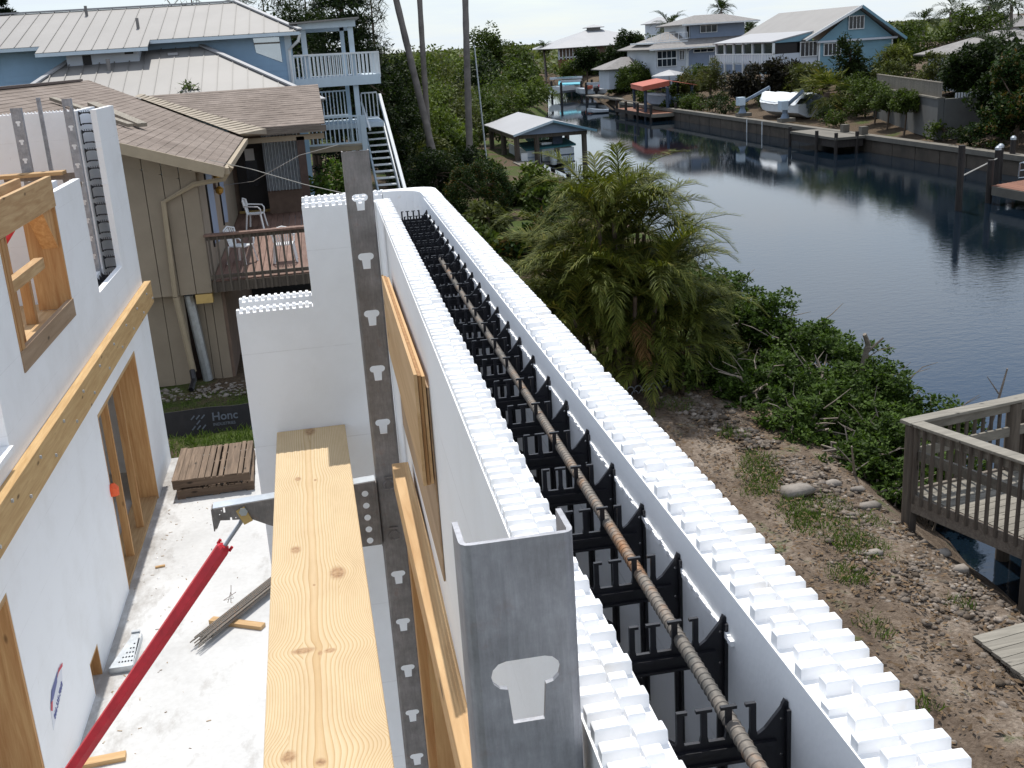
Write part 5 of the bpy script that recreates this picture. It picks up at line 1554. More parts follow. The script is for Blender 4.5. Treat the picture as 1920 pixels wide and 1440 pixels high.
# ================================================================== NEAR RIGHT BANK
# big clustering feather palm
ap = empty('clumping_palm', (5.35, 18.8, -1.2), 'large bushy clump of feathery palm fronds beside the foam wall', 'palm clump')
V = []; Fq = []; o = 0; VD = []; FD = []; od = 0; rc = MB(); stems = MB()
for sidx in range(40):
    a = rng.uniform(0, 6.28); rr_ = rng.uniform(0.1, 1.0)
    bx_, by_ = 5.35+math.cos(a)*rr_*0.9, 18.9+math.sin(a)*rr_*0.8
    hh = rng.uniform(0.9, 3.3)*(1.0 if rr_ < .6 else .78)
    tx, ty = 5.35+(bx_-5.35)*1.75, 18.9+(by_-18.9)*1.6
    tx = min(max(tx, 4.05), 6.25); ty = min(max(ty, 17.7), 20.2)
    tz = -1.25+hh
    ms_t = MB(); ms_t.tube([(bx_, by_, -1.4), ((bx_*1.2+tx*.8)/2, (by_*1.2+ty*.8)/2, -1.3+hh*.5), (tx, ty, tz)], [.05, .045, .035], 6)
    ms_t.build('stem', M['bark_brown'], ap, smooth=True)
    nf = rng.randint(7, 9)
    for i in range(nf):
        az = i*2.399+sidx; el_ = rng.uniform(0.35, 1.35); dr__ = rng.uniform(1.3, 2.5)
        Lf = rng.uniform(1.5, 2.15)
        v, f, rp_ = frond_geo((tx, ty, tz), az, el_, Lf, dr__, 58, 0.42, 0.021, 0.30)
        V.append(v); Fq.append(f+o); o += len(v)
        rc.tube([rp_[j] for j in (0, 5, 10, 15, 20, 23)], [.014, .012, .010, .007, .005, .002], 5)
    if sidx % 2 == 0:
        v, f, rp_ = frond_geo((tx, ty, tz-.25), rng.uniform(0, 6.28), -0.3, 1.4, 1.3, 30, 0.33, 0.016, -0.2)
        VD.append(v); FD.append(f+od); od += len(v)
for i in range(60):                       # basal fronds filling the skirt
    a = rng.uniform(0, 6.28)
    v, f, rp_ = frond_geo((5.3+math.cos(a)*1.1, 18.9+math.sin(a)*.9, rng.uniform(-1.0, 0.4)), a+rng.uniform(-.5, .5), rng.uniform(.4, 1.2), rng.uniform(1.0, 1.6), rng.uniform(1.4, 2.6), 34, .36, .020, .25)
    V.append(v); Fq.append(f+o); o += len(v)
offs = 0; rest_v = []; rest_f = []; ro = 0
order = sorted(range(len(V)), key=lambda i: V[i][:, 1].mean())          # nearest fronds first
for n_, i in enumerate(order):
    fi = Fq[i]-Fq[i].min()
    if n_ < 300: mesh_np('frond', V[i], fi, M['frond'], ap)
    else: rest_v.append(V[i]); rest_f.append(fi+ro); ro += len(V[i])
if rest_v: tag(mesh_np('inner_fronds', np.concatenate(rest_v), np.concatenate(rest_f), M['frond'], ap), kind='stuff')
mesh_np('dead_fronds', np.concatenate(VD), np.concatenate(FD), M['frond_dead'], ap)
tag(rc.build('rachises', M['frond'], ap), kind='stuff')
# small clump at its left
V = []; Fq = []; o = 0
sp = empty('low_palm_clump', (3.9, 22.5, -1.0), 'small low palm clump left of the big palm, against the foam wall', 'palm clump')
for i in range(26):
    a = rng.uniform(0, 6.28); r0 = rng.uniform(0, .7)
    v, f, rp_ = frond_geo((3.9+r0*math.cos(a), 22.5+r0*math.sin(a), rng.uniform(-.9, -.1)), a, rng.uniform(.5, 1.3), rng.uniform(.8, 1.3), rng.uniform(1.2, 2.2), 30, .30, .018, .3)
    V.append(v); Fq.append(f+o); o += len(v)
mesh_np('fronds', np.concatenate(V), np.concatenate(Fq), M['frond'], sp)

# mangrove shrubs with arching stems and prop roots
def mangrove(label, x, y, z, r, ncl, leafs=8, L=0.085, roots=9):
    ncl = int(ncl*1.9)
    bz = gzf(x, y); t = empty('mangrove_shrub', (x, y, bz), label, 'mangrove', 'mangrove shrubs along the near bank')
    P = crown_pts((x, y, z), (r*1.15, r*1.15, r*0.80), ncl, 34, 0.30, low=-0.35, shell=.35)
    k = np.repeat(np.arange(ncl), leafs)
    az = NR.uniform(0, 6.28, len(k)); el = NR.uniform(-.2, 1.2, len(k))
    d = np.stack([np.cos(az)*np.cos(el), np.sin(az)*np.cos(el), np.sin(el)], 1)
    v, f = leaf_quads(P[k]+d*0.02, NR.uniform(.7, 1.25, len(k))*L, 0.52, up=.8, dirs=d)
    mesh_np('crown', v, f, M['leaf_mangrove'], t)
    for i in range(roots):
        a = rng.uniform(0, 6.28); q_ = rng.uniform(.3, .95)*r
        s_ = Vector((x+rng.uniform(-.25, .25), y+rng.uniform(-.25, .25), z-rng.uniform(.0, .4)*r))
        e_ = Vector((x+math.cos(a)*q_, y+math.sin(a)*q_, 0)); e_.z = gzf(e_.x, e_.y)-.15
        m_ = s_.lerp(e_, .55)+Vector((math.cos(a)*.25, math.sin(a)*.25, rng.uniform(.0, .35)))
        MB().tube([s_, s_.lerp(m_, .5)+Vector((0, 0, .08)), m_, m_.lerp(e_, .6), e_], [.022, .02, .018, .016, .013], 5).build('prop_root', M['root'], t, smooth=True)
    for i in range(6):
        a = rng.uniform(0, 6.28)
        s_ = Vector((x+rng.uniform(-.2, .2), y+rng.uniform(-.2, .2), bz)); e_ = Vector((x+math.cos(a)*r*.9, y+math.sin(a)*r*.9, z+rng.uniform(-.3, .5)*r))
        MB().tube([s_, s_.lerp(e_, .5)+Vector((rng.uniform(-.15, .15), rng.uniform(-.15, .15), .15)), e_], [.035, .025, .010], 5).build('stem', M['root'], t, smooth=True)
    for i in range(9):
        a = rng.uniform(0, 6.28); e0 = rng.uniform(-.5, .9)
        d_ = Vector((math.cos(a)*math.cos(e0), math.sin(a)*math.cos(e0)-.25, math.sin(e0)))
        s_ = Vector((x, y, z))+d_*r*.55; e_ = Vector((x, y, z))+d_*r*rng.uniform(1.05, 1.35)
        k_ = s_.lerp(e_, .55)+Vector((rng.uniform(-.1, .1), rng.uniform(-.1, .1), rng.uniform(-.06, .1)))
        MB().tube([s_, k_, e_], [.012, .009, .004], 4).build('bare_twig', M['root'], t)
    return t
mg_ = [('mangrove shrub tucked behind the right edge of the big palm clump', 7.5, 20.6, -0.25, .95, 700), ('rounded mangrove shrub just right of the big palm clump', 7.95, 19.4, -0.45, .92, 750),
       ('tall mangrove shrub in the middle of the bank beside open water', 8.4, 18.4, -0.68, .95, 800), ('mangrove shrub with a pale dead branch poking above it', 8.8, 17.4, -0.95, .90, 750),
       ('mangrove shrub reaching out over the water behind the dock rail', 9.1, 16.4, -1.20, .85, 700), ('outermost mangrove shrub at the water, nearest the grey dock', 9.6, 15.6, -1.55, .72, 480),
       ('mangrove shrub on the bank with many bare crossing stems', 7.1, 17.0, -0.90, .78, 520), ('mangrove shrub above the pale rocks halfway along the bank', 7.3, 15.5, -1.10, .72, 480),
       ('mangrove shrub with long hanging roots beside the dock corner', 7.55, 14.2, -1.30, .62, 420), ('low mangrove shrub touching the first dock post', 7.9, 13.5, -1.50, .52, 260),
       ('leafy mangrove shrub near the foot of the big palm clump', 6.75, 18.2, -0.95, .72, 500),
       ('mangrove shrub filling the middle of the thicket above the water', 8.1, 16.6, -0.95, .85, 650), ('mangrove shrub between the thicket and the dock corner', 8.35, 15.0, -1.35, .80, 560), ('mangrove shrub low behind the dock rail near the bare sapling', 8.9, 14.0, -1.65, .62, 380)]
for lab, x, y, z, r, nc in mg_:
    mangrove(lab, x, y, z, r, nc, roots=20 if z < -.8 else 8)
# dead pale branch and bare sapling
m = MB(); m.tube([(9.0, 16.9, -1.2), (8.95, 16.7, -.6), (9.0, 16.65, -.25), (8.9, 16.6, -.05)], [.06, .05, .05, .035], 6); m.tube([(8.98, 16.66, -.4), (9.25, 16.6, -.15)], [.03, .015], 5)
tag(m.build('dead_branch', M['grey_wood']), 'bleached broken branch standing up among the mangroves', 'branch')
for i, (p, q_, lab) in enumerate((((9.45, 14.1, -1.6), (9.75, 13.9, 0.0), 'bare leaning sapling behind the grey dock rail'), ((7.3, 13.8, -1.9), (7.05, 13.4, -.7), 'long bare stick leaning out of the mangroves over the rocks'))):
    m = MB(); p = Vector(p); q_ = Vector(q_); m.tube([p, p.lerp(q_, .5)+Vector((.05, 0, .03)), q_], [.03, .025, .012], 5)
    m.tube([p.lerp(q_, .6), p.lerp(q_, .6)+Vector((.28, .05, .12))], [.015, .006], 4); m.tube([p.lerp(q_, .75), p.lerp(q_, .8)+Vector((-.2, .05, .2))], [.012, .005], 4)
    tag(m.build('bare_stick', M['root']), lab, 'branch')
for (x, y, r, lab) in ((6.0, 17.6, .5, 'small bright green shrub by the scalloped edging'), (5.7, 18.3, .45, 'low weedy shrub at the foot of the palm clump')):
    bush(lab, (x, y), (r, r, r*.8), 900, .10, 'leaf_mid', K=14)
# grass tufts on the site (uncountable)
def grass_patch(name, spots, n, h, mat='grass', label=None):
    V = []; o = 0
    P = []; 
    for (x, y, r) in spots:
        k = int(n*r*r)
        a = NR.uniform(0, 6.28, k); q_ = r*np.sqrt(NR.uniform(0, 1, k))*NR.uniform(.6, 1, k)
        P.append(np.stack([x+q_*np.cos(a), y+q_*np.sin(a)*1.2, np.zeros(k)], 1))
    P = np.concatenate(P); P[:, 2] = gz(P[:, 0], P[:, 1])-0.01
    k = len(P)
    d = NR.normal(0, .45, (k, 3)); d[:, 2] = 1; d = unit(d)
    H = (h*NR.uniform(.5, 1.3, k))[:, None]
    sd = unit(np.cross(d, NR.normal(size=(k, 3))))*H*0.055
    bend = P+d*H*.6; tip = P+d*H+NR.normal(0, .25, (k, 3))*H*np.array([1, 1, .2])
    v = np.stack([P-sd, P+sd, bend+sd*.8, bend-sd*.8, tip], 1).reshape(-1, 3)
    b = np.arange(k)*5
    f = np.concatenate([np.stack([b, b+1, b+2, b+3], 1), np.stack([b+3, b+2, b+4, b+4], 1)])
    V = v; 
    me_f = [tuple(q) for q in np.stack([b, b+1, b+2, b+3], 1)]+[tuple(q) for q in np.stack([b+3, b+2, b+4], 1)]
    mb = MB(); mb.v = [tuple(p) for p in v]; mb.f = me_f
    return tag(mb.build(name, M[mat]), label, 'grass', kind='stuff')
grass_patch('grass_tufts', [(5.75, 13.6, .40), (5.6, 13.1, .30), (5.95, 14.1, .35), (5.85, 11.7, .55), (6.05, 11.1, .45), (5.7, 12.2, .35), (5.5, 10.4, .30), (5.6, 16.8, .4), (6.4, 9.6, .2), (5.2, 9.3, .25), (6.3, 12.4, .3), (6.0, 15.2, .3), (4.6, 11.5, .2), (5.9, 12.6, .3), (6.6, 11.9, .25), (5.3, 12.9, .2), (6.9, 8.9, .15), (5.0, 7.9, .15)], 2300, .10, label='green weed tufts on the sandy bank')
grass_patch('lawn_grass', [(-2.6+0.5*i, 15.15+0.42*j, .34) for i in range(5) for j in range(3)], 1500, .11, label='grass between the slab and the silt fence')
grass_patch('far_lawn_grass', [(-2.9+0.45*i, 17.3+.45*j, .30) for i in range(5) for j in range(3)], 900, .07, label='short grass between the silt fence and the tan house')
# rocks
def rock_mesh(seed, n=1):
    rg = np.random.default_rng(seed)
    v = [(-1, 0, 0), (1, 0, 0), (0, -1, 0), (0, 1, 0), (0, 0, -.7), (0, 0, .75), (.7, .7, .35), (-.7, .7, .4), (-.7, -.7, .4), (.7, -.7, .35), (.7, .7, -.4), (-.7, .7, -.4), (-.7, -.7, -.4), (.7, -.7, -.4)]
    v = np.array(v)*rg.uniform(.72, 1.15, (14, 1))*np.array([1, .8, .8])
    f = [(5, 9, 6), (5, 6, 7), (5, 7, 8), (5, 8, 9), (1, 6, 9), (3, 7, 6), (0, 8, 7), (2, 9, 8), (1, 10, 6), (3, 6, 10), (3, 11, 7), (0, 7, 11), (0, 12, 8), (2, 8, 12), (2, 13, 9), (1, 9, 13), (4, 10, 13), (4, 11, 10), (4, 12, 11), (4, 13, 12), (1, 13, 10), (3, 10, 11), (0, 11, 12), (2, 12, 13)]
    return v, np.array(f)
RK = [rock_mesh(i) for i in range(10)]
V = []; Fq = []; o = 0
def rubble(cnt, fx, s0, s1):
    global o
    for i in range(cnt):
        x, y = fx()
        s = rng.uniform(s0, s1)*(1.6 if rng.random() < .08 else 1)
        v, f = RK[rng.randrange(10)]
        a = rng.uniform(0, 6.28); ca, sa = math.cos(a), math.sin(a)
        p = v*s*np.array([1, 1, rng.uniform(.6, 1)])
        p = np.stack([p[:, 0]*ca-p[:, 1]*sa+x, p[:, 0]*sa+p[:, 1]*ca+y, p[:, 2]+gzf(x, y)+s*.2], 1)
        V.append(p); Fq.append(f+o); o += len(p)
def band(y0, y1, xa, xb):
    def fx():
        y = rng.uniform(y0, y1); t_ = (y-y0)/(y1-y0); c = xa[0]+(xb[0]-xa[0])*t_; w = xa[1]+(xb[1]-xa[1])*t_
        return (c+rng.gauss(0, w), y)
    return fx
rubble(1900, band(7.3, 11.5, (6.55, .42), (6.45, .40)), .012, .046)
rubble(800, band(11.5, 14.2, (6.45, .32), (6.35, .22)), .014, .05)
rubble(260, band(14.5, 17.3, (6.25, .18), (5.75, .2)), .03, .075)
rubble(900, band(6.5, 17.0, (5.4, .8), (5.3, .6)), .006, .022)
tag(mesh_np('rubble', np.concatenate(V), np.concatenate(Fq), M['rubble']), 'loose limestone rubble along the top of the bank', 'rubble', kind='stuff')
for i, (x, y, s, lab) in enumerate(((5.95, 12.75, .21, 'large pale boulder beside the weed patch on the bank'), (6.75, 12.3, .13, 'pale rock at the edge of the mangrove roots'), (6.62, 13.1, .12, 'rounded rock half under the mangrove shrubs'),
        (7.15, 11.2, .12, 'pale rock at the dark water edge under the dock'), (7.0, 10.6, .11, 'brown rock on top of the rubble slope below the dock'), (6.05, 10.9, .10, 'flat pale stone on the sandy slope'), (6.9, 12.9, .10, 'small pale rock under the mangrove sticks'))):
    v, f = RK[i]
    p = v*s*np.array([1.25, 1, .85]); p = p+np.array([x, y, gzf(x, y)+s*.25])
    oo = mesh_np('boulder', p, f, M['stone']); tag(oo, lab, 'rock')
# fallen leaves and twigs on the bank
kl = 5200
Pl = np.stack([NR.normal(5.7, .8, kl), NR.uniform(6.5, 18.5, kl), np.zeros(kl)], 1); Pl = Pl[(Pl[:, 0] > 1.0) & (Pl[:, 0] < 7.2)]
Pl[:, 2] = gz(Pl[:, 0], Pl[:, 1])+NR.uniform(.0, .05, len(Pl))
v, f_ = leaf_quads(Pl, NR.uniform(.03, .10, len(Pl)), .42, up=2.5)
tag(mesh_np('leaf_litter', v, f_, M['litter']), 'dry brown leaf litter scattered over the sandy bank', 'leaf litter', kind='stuff')
V = []; Fq = []; o = 0
rubble(260, lambda: (rng.uniform(-3.3, -1.4), rng.uniform(18.1, 18.95)), .015, .04)
tag(mesh_np('gravel_strip', np.concatenate(V), np.concatenate(Fq), M['stone']), 'pale gravel strip at the foot of the tan house', 'gravel', kind='stuff')
# scalloped plastic edging
ed = empty('scalloped_edging', (5.5, 17.7, -1.0), 'grey scalloped plastic lawn edging beside the palm foot', 'edging')
for i in range(7):
    c = Vector((5.08+0.145*i, 17.72+0.02*i, gzf(5.08+.145*i, 17.7)+.02))
    MB().tube([c+Vector((.075*math.cos(R(a)), 0, .11*math.sin(R(a)))) for a in range(0, 181, 22)], .012, 5).build('scallop', M['edging'], ed, smooth=True)
    MB().tube([c+Vector((.07+.06*math.cos(R(a)), -.03, -.03+.07*math.sin(R(a)))) for a in range(0, 181, 30)], .010, 5).build('scallop', M['edging'], ed, smooth=True)

# grey dock with railings (near right)
dkk = empty('grey_dock', (9.0, 11.0, -2.2), 'weathered grey timber dock with railings over the water', 'dock')
DZ = -0.85
cor = Vector((7.12, 12.0, 0)); e1 = Vector((10.5, 12.62, 0)); e2 = Vector((8.25, 8.4, 0))      # corner, far rail end, near rail end
def rail_run(p, q_, n_post, bal, parent, facing, dz=0.0):
    d = (q_-p); L = d.length; u = d.normalized(); s = Vector((-u.y, u.x, 0))
    zt_ = 0.15-dz
    up = Vector((0, 0, 1))
    MB().beam(p+up*(zt_-.02)-u*.1, q_+up*(zt_-.02)+u*.1, .19, .04, b=.004).build('top_rail', M['dock_wood'], parent)
    MB().beam(p+up*(zt_-.11), q_+up*(zt_-.11), .04, .13).build('sub_rail', M['dock_wood'], parent)
    MB().beam(p+up*(DZ+.55)+s*facing*.02, q_+up*(DZ+.55)+s*facing*.02, .04, .13).build('mid_rail', M['dock_wood'], parent)
    MB().beam(p+up*(DZ-.10)-s*facing*.03, q_+up*(DZ-.10)-s*facing*.03, .045, .24).build('rim_joist', M['grey_wood'], parent)
    k = int(L/.135)
    for i in range(1, k):
        c = p+u*(i*L/k)
        MB().beam(c+up*(DZ-.08)-s*facing*.065, c+up*(zt_-.045)-s*facing*.065, .036, .036, (1, 0, 0)).build('baluster', M['dock_dark'], parent)
    for i in range(n_post):
        c = p+u*(L*(i+.02)/(n_post-1)*.96)
        MB().tube([c+up*(-2.9), c+up*(zt_-.05)], .095, 9).build('post', M['dock_dark'], parent, smooth=True)
rail_run(cor, e1, 3, 1, dkk, -1)
rail_run(cor, e2, 3, 1, dkk, 1, 0.006)
uu = (e2-cor).normalized(); ww = (e1-cor).normalized()
k = 0
t_ = 0.08
while t_ < 6.5:
    a = cor+uu*t_+ww*0.05; b = a+ww*6.5
    MB().beam(a+Vector((0, 0, DZ-.02)), b+Vector((0, 0, DZ-.02)), .135, .036).build('deck_board', M['dock_wood'], dkk)
    t_ += .147
for i in range(9):
    a = cor+ww*(.35+.7*i)+Vector((0, 0, DZ-.15)); MB().beam(a, a+uu*6.5, .05, .22).build('joist', M['dock_dark'], dkk)
MB().tube([(9.15, 12.42, -2.9), (9.15, 12.42, -.1)], .15, 10).build('piling', M['dock_dark'], dkk, smooth=True)
# lower boardwalk at the right edge
bw_ = empty('boardwalk', (6.6, 8.5, -1.1), 'low grey plank boardwalk at the lower right corner', 'boardwalk')
for i in range(14):
    a = Vector((6.02+i*.004, 8.72-i*.148, 0)); a.z = -0.98; b = a+Vector((2.0, .30, 0))
    MB().beam(a, b, .138, .036).build('board', M['dock_wood'], bw_)
MB().beam((6.10, 8.75, -1.06), (6.15, 6.7, -1.06), .05, .12).build('joist', M['grey_wood_y'], bw_)
# ================================================================== LEFT BANK: trees, palms, boat shed
# round clipped hedge bush and its dark neighbour
tree('round_hedge', 'dome shaped clipped hedge with rusty leaf tips near the boat shed', 'hedge', (5.85, 39.5), [(0, 0, -0.15, 1.30, 1.2, 1.30)], 26000, .075, 'leaf_hedge', .08, K=320, sub=.13, low=-.6, shell=.80)
tree('dark_shrub', 'dark loose shrub left of the dome shaped hedge', 'shrub', (4.6, 42.0), [(0, 0, .2, 1.5, 1.2, 1.5), (1.1, .5, .1, 1.2, 1, 1.3), (-.9, .6, -.3, 1.0, 1, 1.0)], 15000, .12, 'leaf_dark', .08)
# fork of tall grey palms
palm('tall_palm', 'leaning grey palm trunk, base by the path, rising out of the top left', (5.62, 49.2, -1.0), (3.45, 49.2, 12.5), 13, 2.6, 26, .6, .05, 'frond_dark', .135, mid=(4.95, 49.2, 3.2))
palm('tall_palm', 'straight grey palm trunk crossing behind the leaning one', (5.25, 49.8, -1.0), (5.55, 49.8, 13.0), 13, 2.6, 26, .6, .05, 'frond_dark', .11, mid=(5.3, 49.8, 6))
palm('tall_palm', 'single straight grey palm trunk left of the white pole', (7.0, 49.6, -1.0), (7.65, 49.6, 13.0), 13, 2.6, 26, .6, .05, 'frond_dark', .13, mid=(7.25, 49.6, 6))
m = MB(); m.tube([(7.75, 49.0, -1.0), (7.50, 49.0, 5.1)], [.045, .03], 8)
tag(m.build('white_pole', M['galv'], smooth=True), 'thin pale pole leaning beside the boat shed', 'pole')
# Norfolk pine: whorled tiers of drooping branches
def norfolk(name, label, base, h, r, mat, tiers=17):
    t = empty(name, base, label, 'pine tree')
    MB().tube([base, (base[0], base[1], base[2]+h)], [.22, .04], 8).build('trunk', M['bark_brown'], t)
    P = []; D = []
    for i in range(tiers):
        s = i/(tiers-1); z = base[2]+h*(.12+.86*s); rr_ = r*(1-s)**.8+.25
        nb = 7
        for b in range(nb):
            a = b*2*math.pi/nb+i*.45+rng.uniform(-.15, .15)
            n_ = 150
            u = NR.uniform(0.08, 1, n_); 
            x = base[0]+np.cos(a)*u*rr_; y = base[1]+np.sin(a)*u*rr_; zz__ = z - .18*rr_*u**1.5+.10*rr_*u**4
            w = .16*rr_*(1-u*.6)+.05
            P.append(np.stack([x+NR.normal(0, 1, n_)*w*.6, y+NR.normal(0, 1, n_)*w*.6, zz__+NR.normal(0, .07, n_)], 1))
            D.append(np.stack([np.cos(a)+NR.normal(0, .5, n_), np.sin(a)+NR.normal(0, .5, n_), NR.normal(.1, .4, n_)], 1))
    P = np.concatenate(P); D = np.concatenate(D)
    v, f = leaf_quads(P, NR.uniform(.15, .34, len(P)), .22, dirs=D)
    mesh_np('crown', v, f, M[mat], t)
norfolk('norfolk_pine', 'tall dark tiered pine behind the white balcony tower', (2.0, 50.0, -1.0), 12.5, 2.0, 'leaf_pine')
norfolk('norfolk_pine', 'dark pine top showing above the blue house roof at top left', (-14.6, 62.0, -1.0), 9.9, 3.0, 'leaf_pine')
def wispy(label, base, h, r, n):
    t = empty('casuarina_tree', base, label, 'tree')
    MB().tube([base, (base[0]+.2, base[1], base[2]+h*.9)], [.16, .03], 6).build('trunk', M['bark_brown'], t)
    P = crown_pts((base[0], base[1], base[2]+h*.62), (r, r, h*.42), n, 46, .22, low=-.9, shell=.2)
    D = np.stack([NR.normal(0, .4, n), NR.normal(0, .4, n), NR.normal(-.3, .7, n)], 1)
    v, f = leaf_quads(P, NR.uniform(.3, .75, n), .07, dirs=D)
    mesh_np('crown', v, f, M['leaf_casuarina'], t)
wispy('wispy grey green tree top over the blue house ridge', (-5.2, 60, -1), 10.3, 2.2, 3500)
wispy('feathery tree behind the right end of the blue house roof', (-1.7, 60, -1), 10.2, 2.2, 4500)
wispy('feathery tree left of the dark tiered pine', (0.4, 58, -1), 10.6, 1.7, 4500)
wispy('thin feathery tree right of the dark tiered pine', (3.9, 62, -1), 10.5, 1.1, 2200)
# dense dark trees behind the stairs
tree('dark_tree', 'tall dark tree right behind the shade roof of the balcony tower', 'tree', (1.9, 47.5), [(-.2, 0, 5.2, 1.5, 1.1, 2.0), (.3, 0, 2.6, 1.5, 1.1, 2.0)], 9000, .16, 'leaf_dark', .15)
tree('dark_tree', 'dark tree between the staircase and the leaning palm', 'tree', (3.4, 50.5), [(0, 0, 2.6, 1.1, 1.1, 2.0), (.3, 0, .8, 1.3, 1.1, 1.3)], 8000, .15, 'leaf_dark', .14)
tree('dark_tree', 'dark tree over the right end of the blue house hip roof', 'tree', (-.8, 54.5), [(0, 0, 5.0, 1.7, 1.2, 2.4), (1.2, 0, 6.0, 1.3, 1.2, 1.8)], 8000, .17, 'leaf_dark', .15)
tree('dark_tree', 'dense dark tree filling the gap right of the balcony tower', 'tree', (3.9, 54), [(0, 0, 3.0, 1.6, 1.4, 2.2), (.5, .2, 1.0, 1.7, 1.4, 1.7)], 9000, .17, 'leaf_dark', .15)
tree('dark_tree', 'leafy tree with a spiky top beside the leaning palm trunk', 'tree', (5.1, 57), [(0, 0, 3.3, 1.2, 1.2, 2.0), (-.3, 0, 1.6, 1.5, 1.2, 1.6)], 8000, .17, 'leaf_mid', .14, K=20)
tree('dark_tree', 'dark tree mass seen below the upper balcony', 'tree', (1.4, 51), [(0, 0, 3.2, 1.7, 1.2, 2.0), (.6, 0, 1.2, 1.9, 1.2, 1.8), (-1.2, .5, 4.4, 1.3, 1.2, 1.4)], 10000, .16, 'leaf_dark', .15)
tree('dark_tree', 'dark tree mass behind the upper balcony posts', 'tree', (0.2, 53), [(0, 0, 4.3, 1.8, 1.2, 1.8), (1.5, 0, 3.2, 1.3, 1, 1.8)], 8000, .17, 'leaf_dark', .15)
# scrub belt between the stairs and the canal
belt = [(4.6, 32.5, .7, .6, 'leaf_mid'), (5.6, 36, .8, .6, 'leaf_olive'), (6.9, 33.5, .7, .6, 'leaf_hedge'), (8.0, 38.5, .8, .7, 'leaf_mid'), (5.4, 29.5, .6, .55, 'leaf_hedge'), (7.6, 42, .8, .7, 'leaf_mid'), (9.2, 40.5, .8, .6, 'leaf_light'),
        (6.7, 53.5, 1.0, 1.2, 'leaf_mid'), (7.2, 46.5, .9, .9, 'leaf_mid'), (9.2, 45, .9, .7, 'leaf_light'),
        (4.3, 50.5, .9, 1.25, 'leaf_olive'), (5.6, 52, 1.0, 1.35, 'leaf_olive'), (4.9, 55.5, 1.2, 1.5, 'leaf_olive'), (6.6, 55.5, 1.1, 1.4, 'leaf_mid'), (6.0, 60, 1.4, 1.9, 'leaf_olive'), (7.9, 58.5, 1.0, 1.3, 'leaf_light'),
        (7.6, 64, 1.4, 2.0, 'leaf_light'), (9.3, 67, 1.3, 1.9, 'leaf_olive'), (11.4, 70, 1.3, 1.7, 'leaf_mid'), (10.2, 76, 1.8, 2.2, 'leaf_olive'), (12.8, 78, 1.6, 1.9, 'leaf_mid'), (14.2, 84, 1.7, 1.9, 'leaf_olive'), (8.6, 75, 1.8, 2.4, 'leaf_light'),
        (8.2, 84, 2.2, 2.4, 'leaf_light'), (11.0, 88, 2.2, 2.3, 'leaf_olive'), (15.2, 92, 2.0, 2.1, 'leaf_mid'), (17.6, 95, 1.6, 1.6, 'leaf_light'), (12.5, 100, 2.6, 2.8, 'leaf_olive'), (18.0, 104, 2.2, 2.0, 'leaf_mid'), (20.8, 108, 2.0, 1.7, 'leaf_mid'), (23.6, 116, 2.0, 1.6, 'leaf_light')]
for i, (x, y, r, h, mt) in enumerate(belt):
    cw = {'leaf_olive': 'greyish olive', 'leaf_mid': 'mid green', 'leaf_light': 'light yellow green', 'leaf_hedge': 'rusty tipped dark green', 'leaf_dark': 'dark green'}[mt]
    where = ('low shrub between the big palm clump and the domed hedge' if y < 46 else 'bush of the thicket round the tall grey palm trunks' if y < 57 else
             'bush of the thicket just behind the tall grey palm trunks' if y < 66 else 'bush of the thicket behind the boat shed roof' if y < 92 else 'bush at the far end of the left bank where the canal narrows')
    bush(cw+' '+where, (x, y), (r, r, h), 1900, .16+.0012*y, mt, 'bushes of the left bank thicket', K=24)
# bushy shrub at the blue house deck (bright leaves)
tree('ixora_bush', 'bright glossy leaved bush in front of the lower white railing', 'shrub', (0.55, 29.5), [(0, 0, 1.35, .85, .8, .95), (.45, .2, 1.0, .6, .6, .8), (-.35, 0, .6, .6, .6, .7)], 4200, .15, 'leaf_ixora', .07, K=30)
tree('roof_top_plant', 'spiky green plant tip showing above the shingle roof ridge', 'plant', (-3.6, 34.5), [(0, 0, 4.0, .55, .4, .55)], 260, .30, 'leaf_mid', .06, aspect=.25, limbs=0, K=9)
for (x, lab) in ((-10.9, 'dark shrub at the far left edge below the metal roof'),):
    tree('dark_shrub', lab, 'shrub', (x, 41), [(0, 0, 3.2, 1.0, 1, 1.4), (0, 0, 4.8, .9, .8, .8)], 3000, .16, 'leaf_dark', .1)
# bigger trees and forest beyond
tree('round_tree', 'big dark round tree on the far left bank above the water', 'tree', (39.5, 232), [(-1.5, 0, 4.6, 4.2, 4, 4.6), (2.5, 0, 2.8, 4.0, 4, 3.6)], 6000, .62, 'leaf_mid', .4, K=30)
tree('round_tree', 'reddish green tree leaning against the big dark round tree', 'tree', (43.0, 222), [(0, 0, 2.2, 3.4, 3, 3.4)], 3500, .55, 'leaf_olive', .3)
mid_trees = [(30, 160, 3.0, 3.4, 'leaf_mid'), (33.5, 172, 2.8, 2.8, 'leaf_mid'), (27, 175, 3.2, 3.2, 'leaf_light'), (24, 150, 2.8, 3.2, 'leaf_dark'), (31.5, 203, 3.4, 3.0, 'leaf_mid'), (22, 165, 3.4, 3.4, 'leaf_light'), (17, 150, 3.0, 3.6, 'leaf_light'), (19, 185, 3.6, 3.8, 'leaf_olive'), (50.5, 205, 3.0, 2.2, 'leaf_mid'), (51, 196, 2.4, 2.0, 'leaf_olive'), (26, 205, 4.0, 3.6, 'leaf_olive'), (13, 130, 2.8, 3.2, 'leaf_mid'), (20, 130, 2.6, 2.6, 'leaf_dark'), (27, 140, 2.4, 2.2, 'leaf_mid'), (25, 128, 2.2, 2.0, 'leaf_mid')]
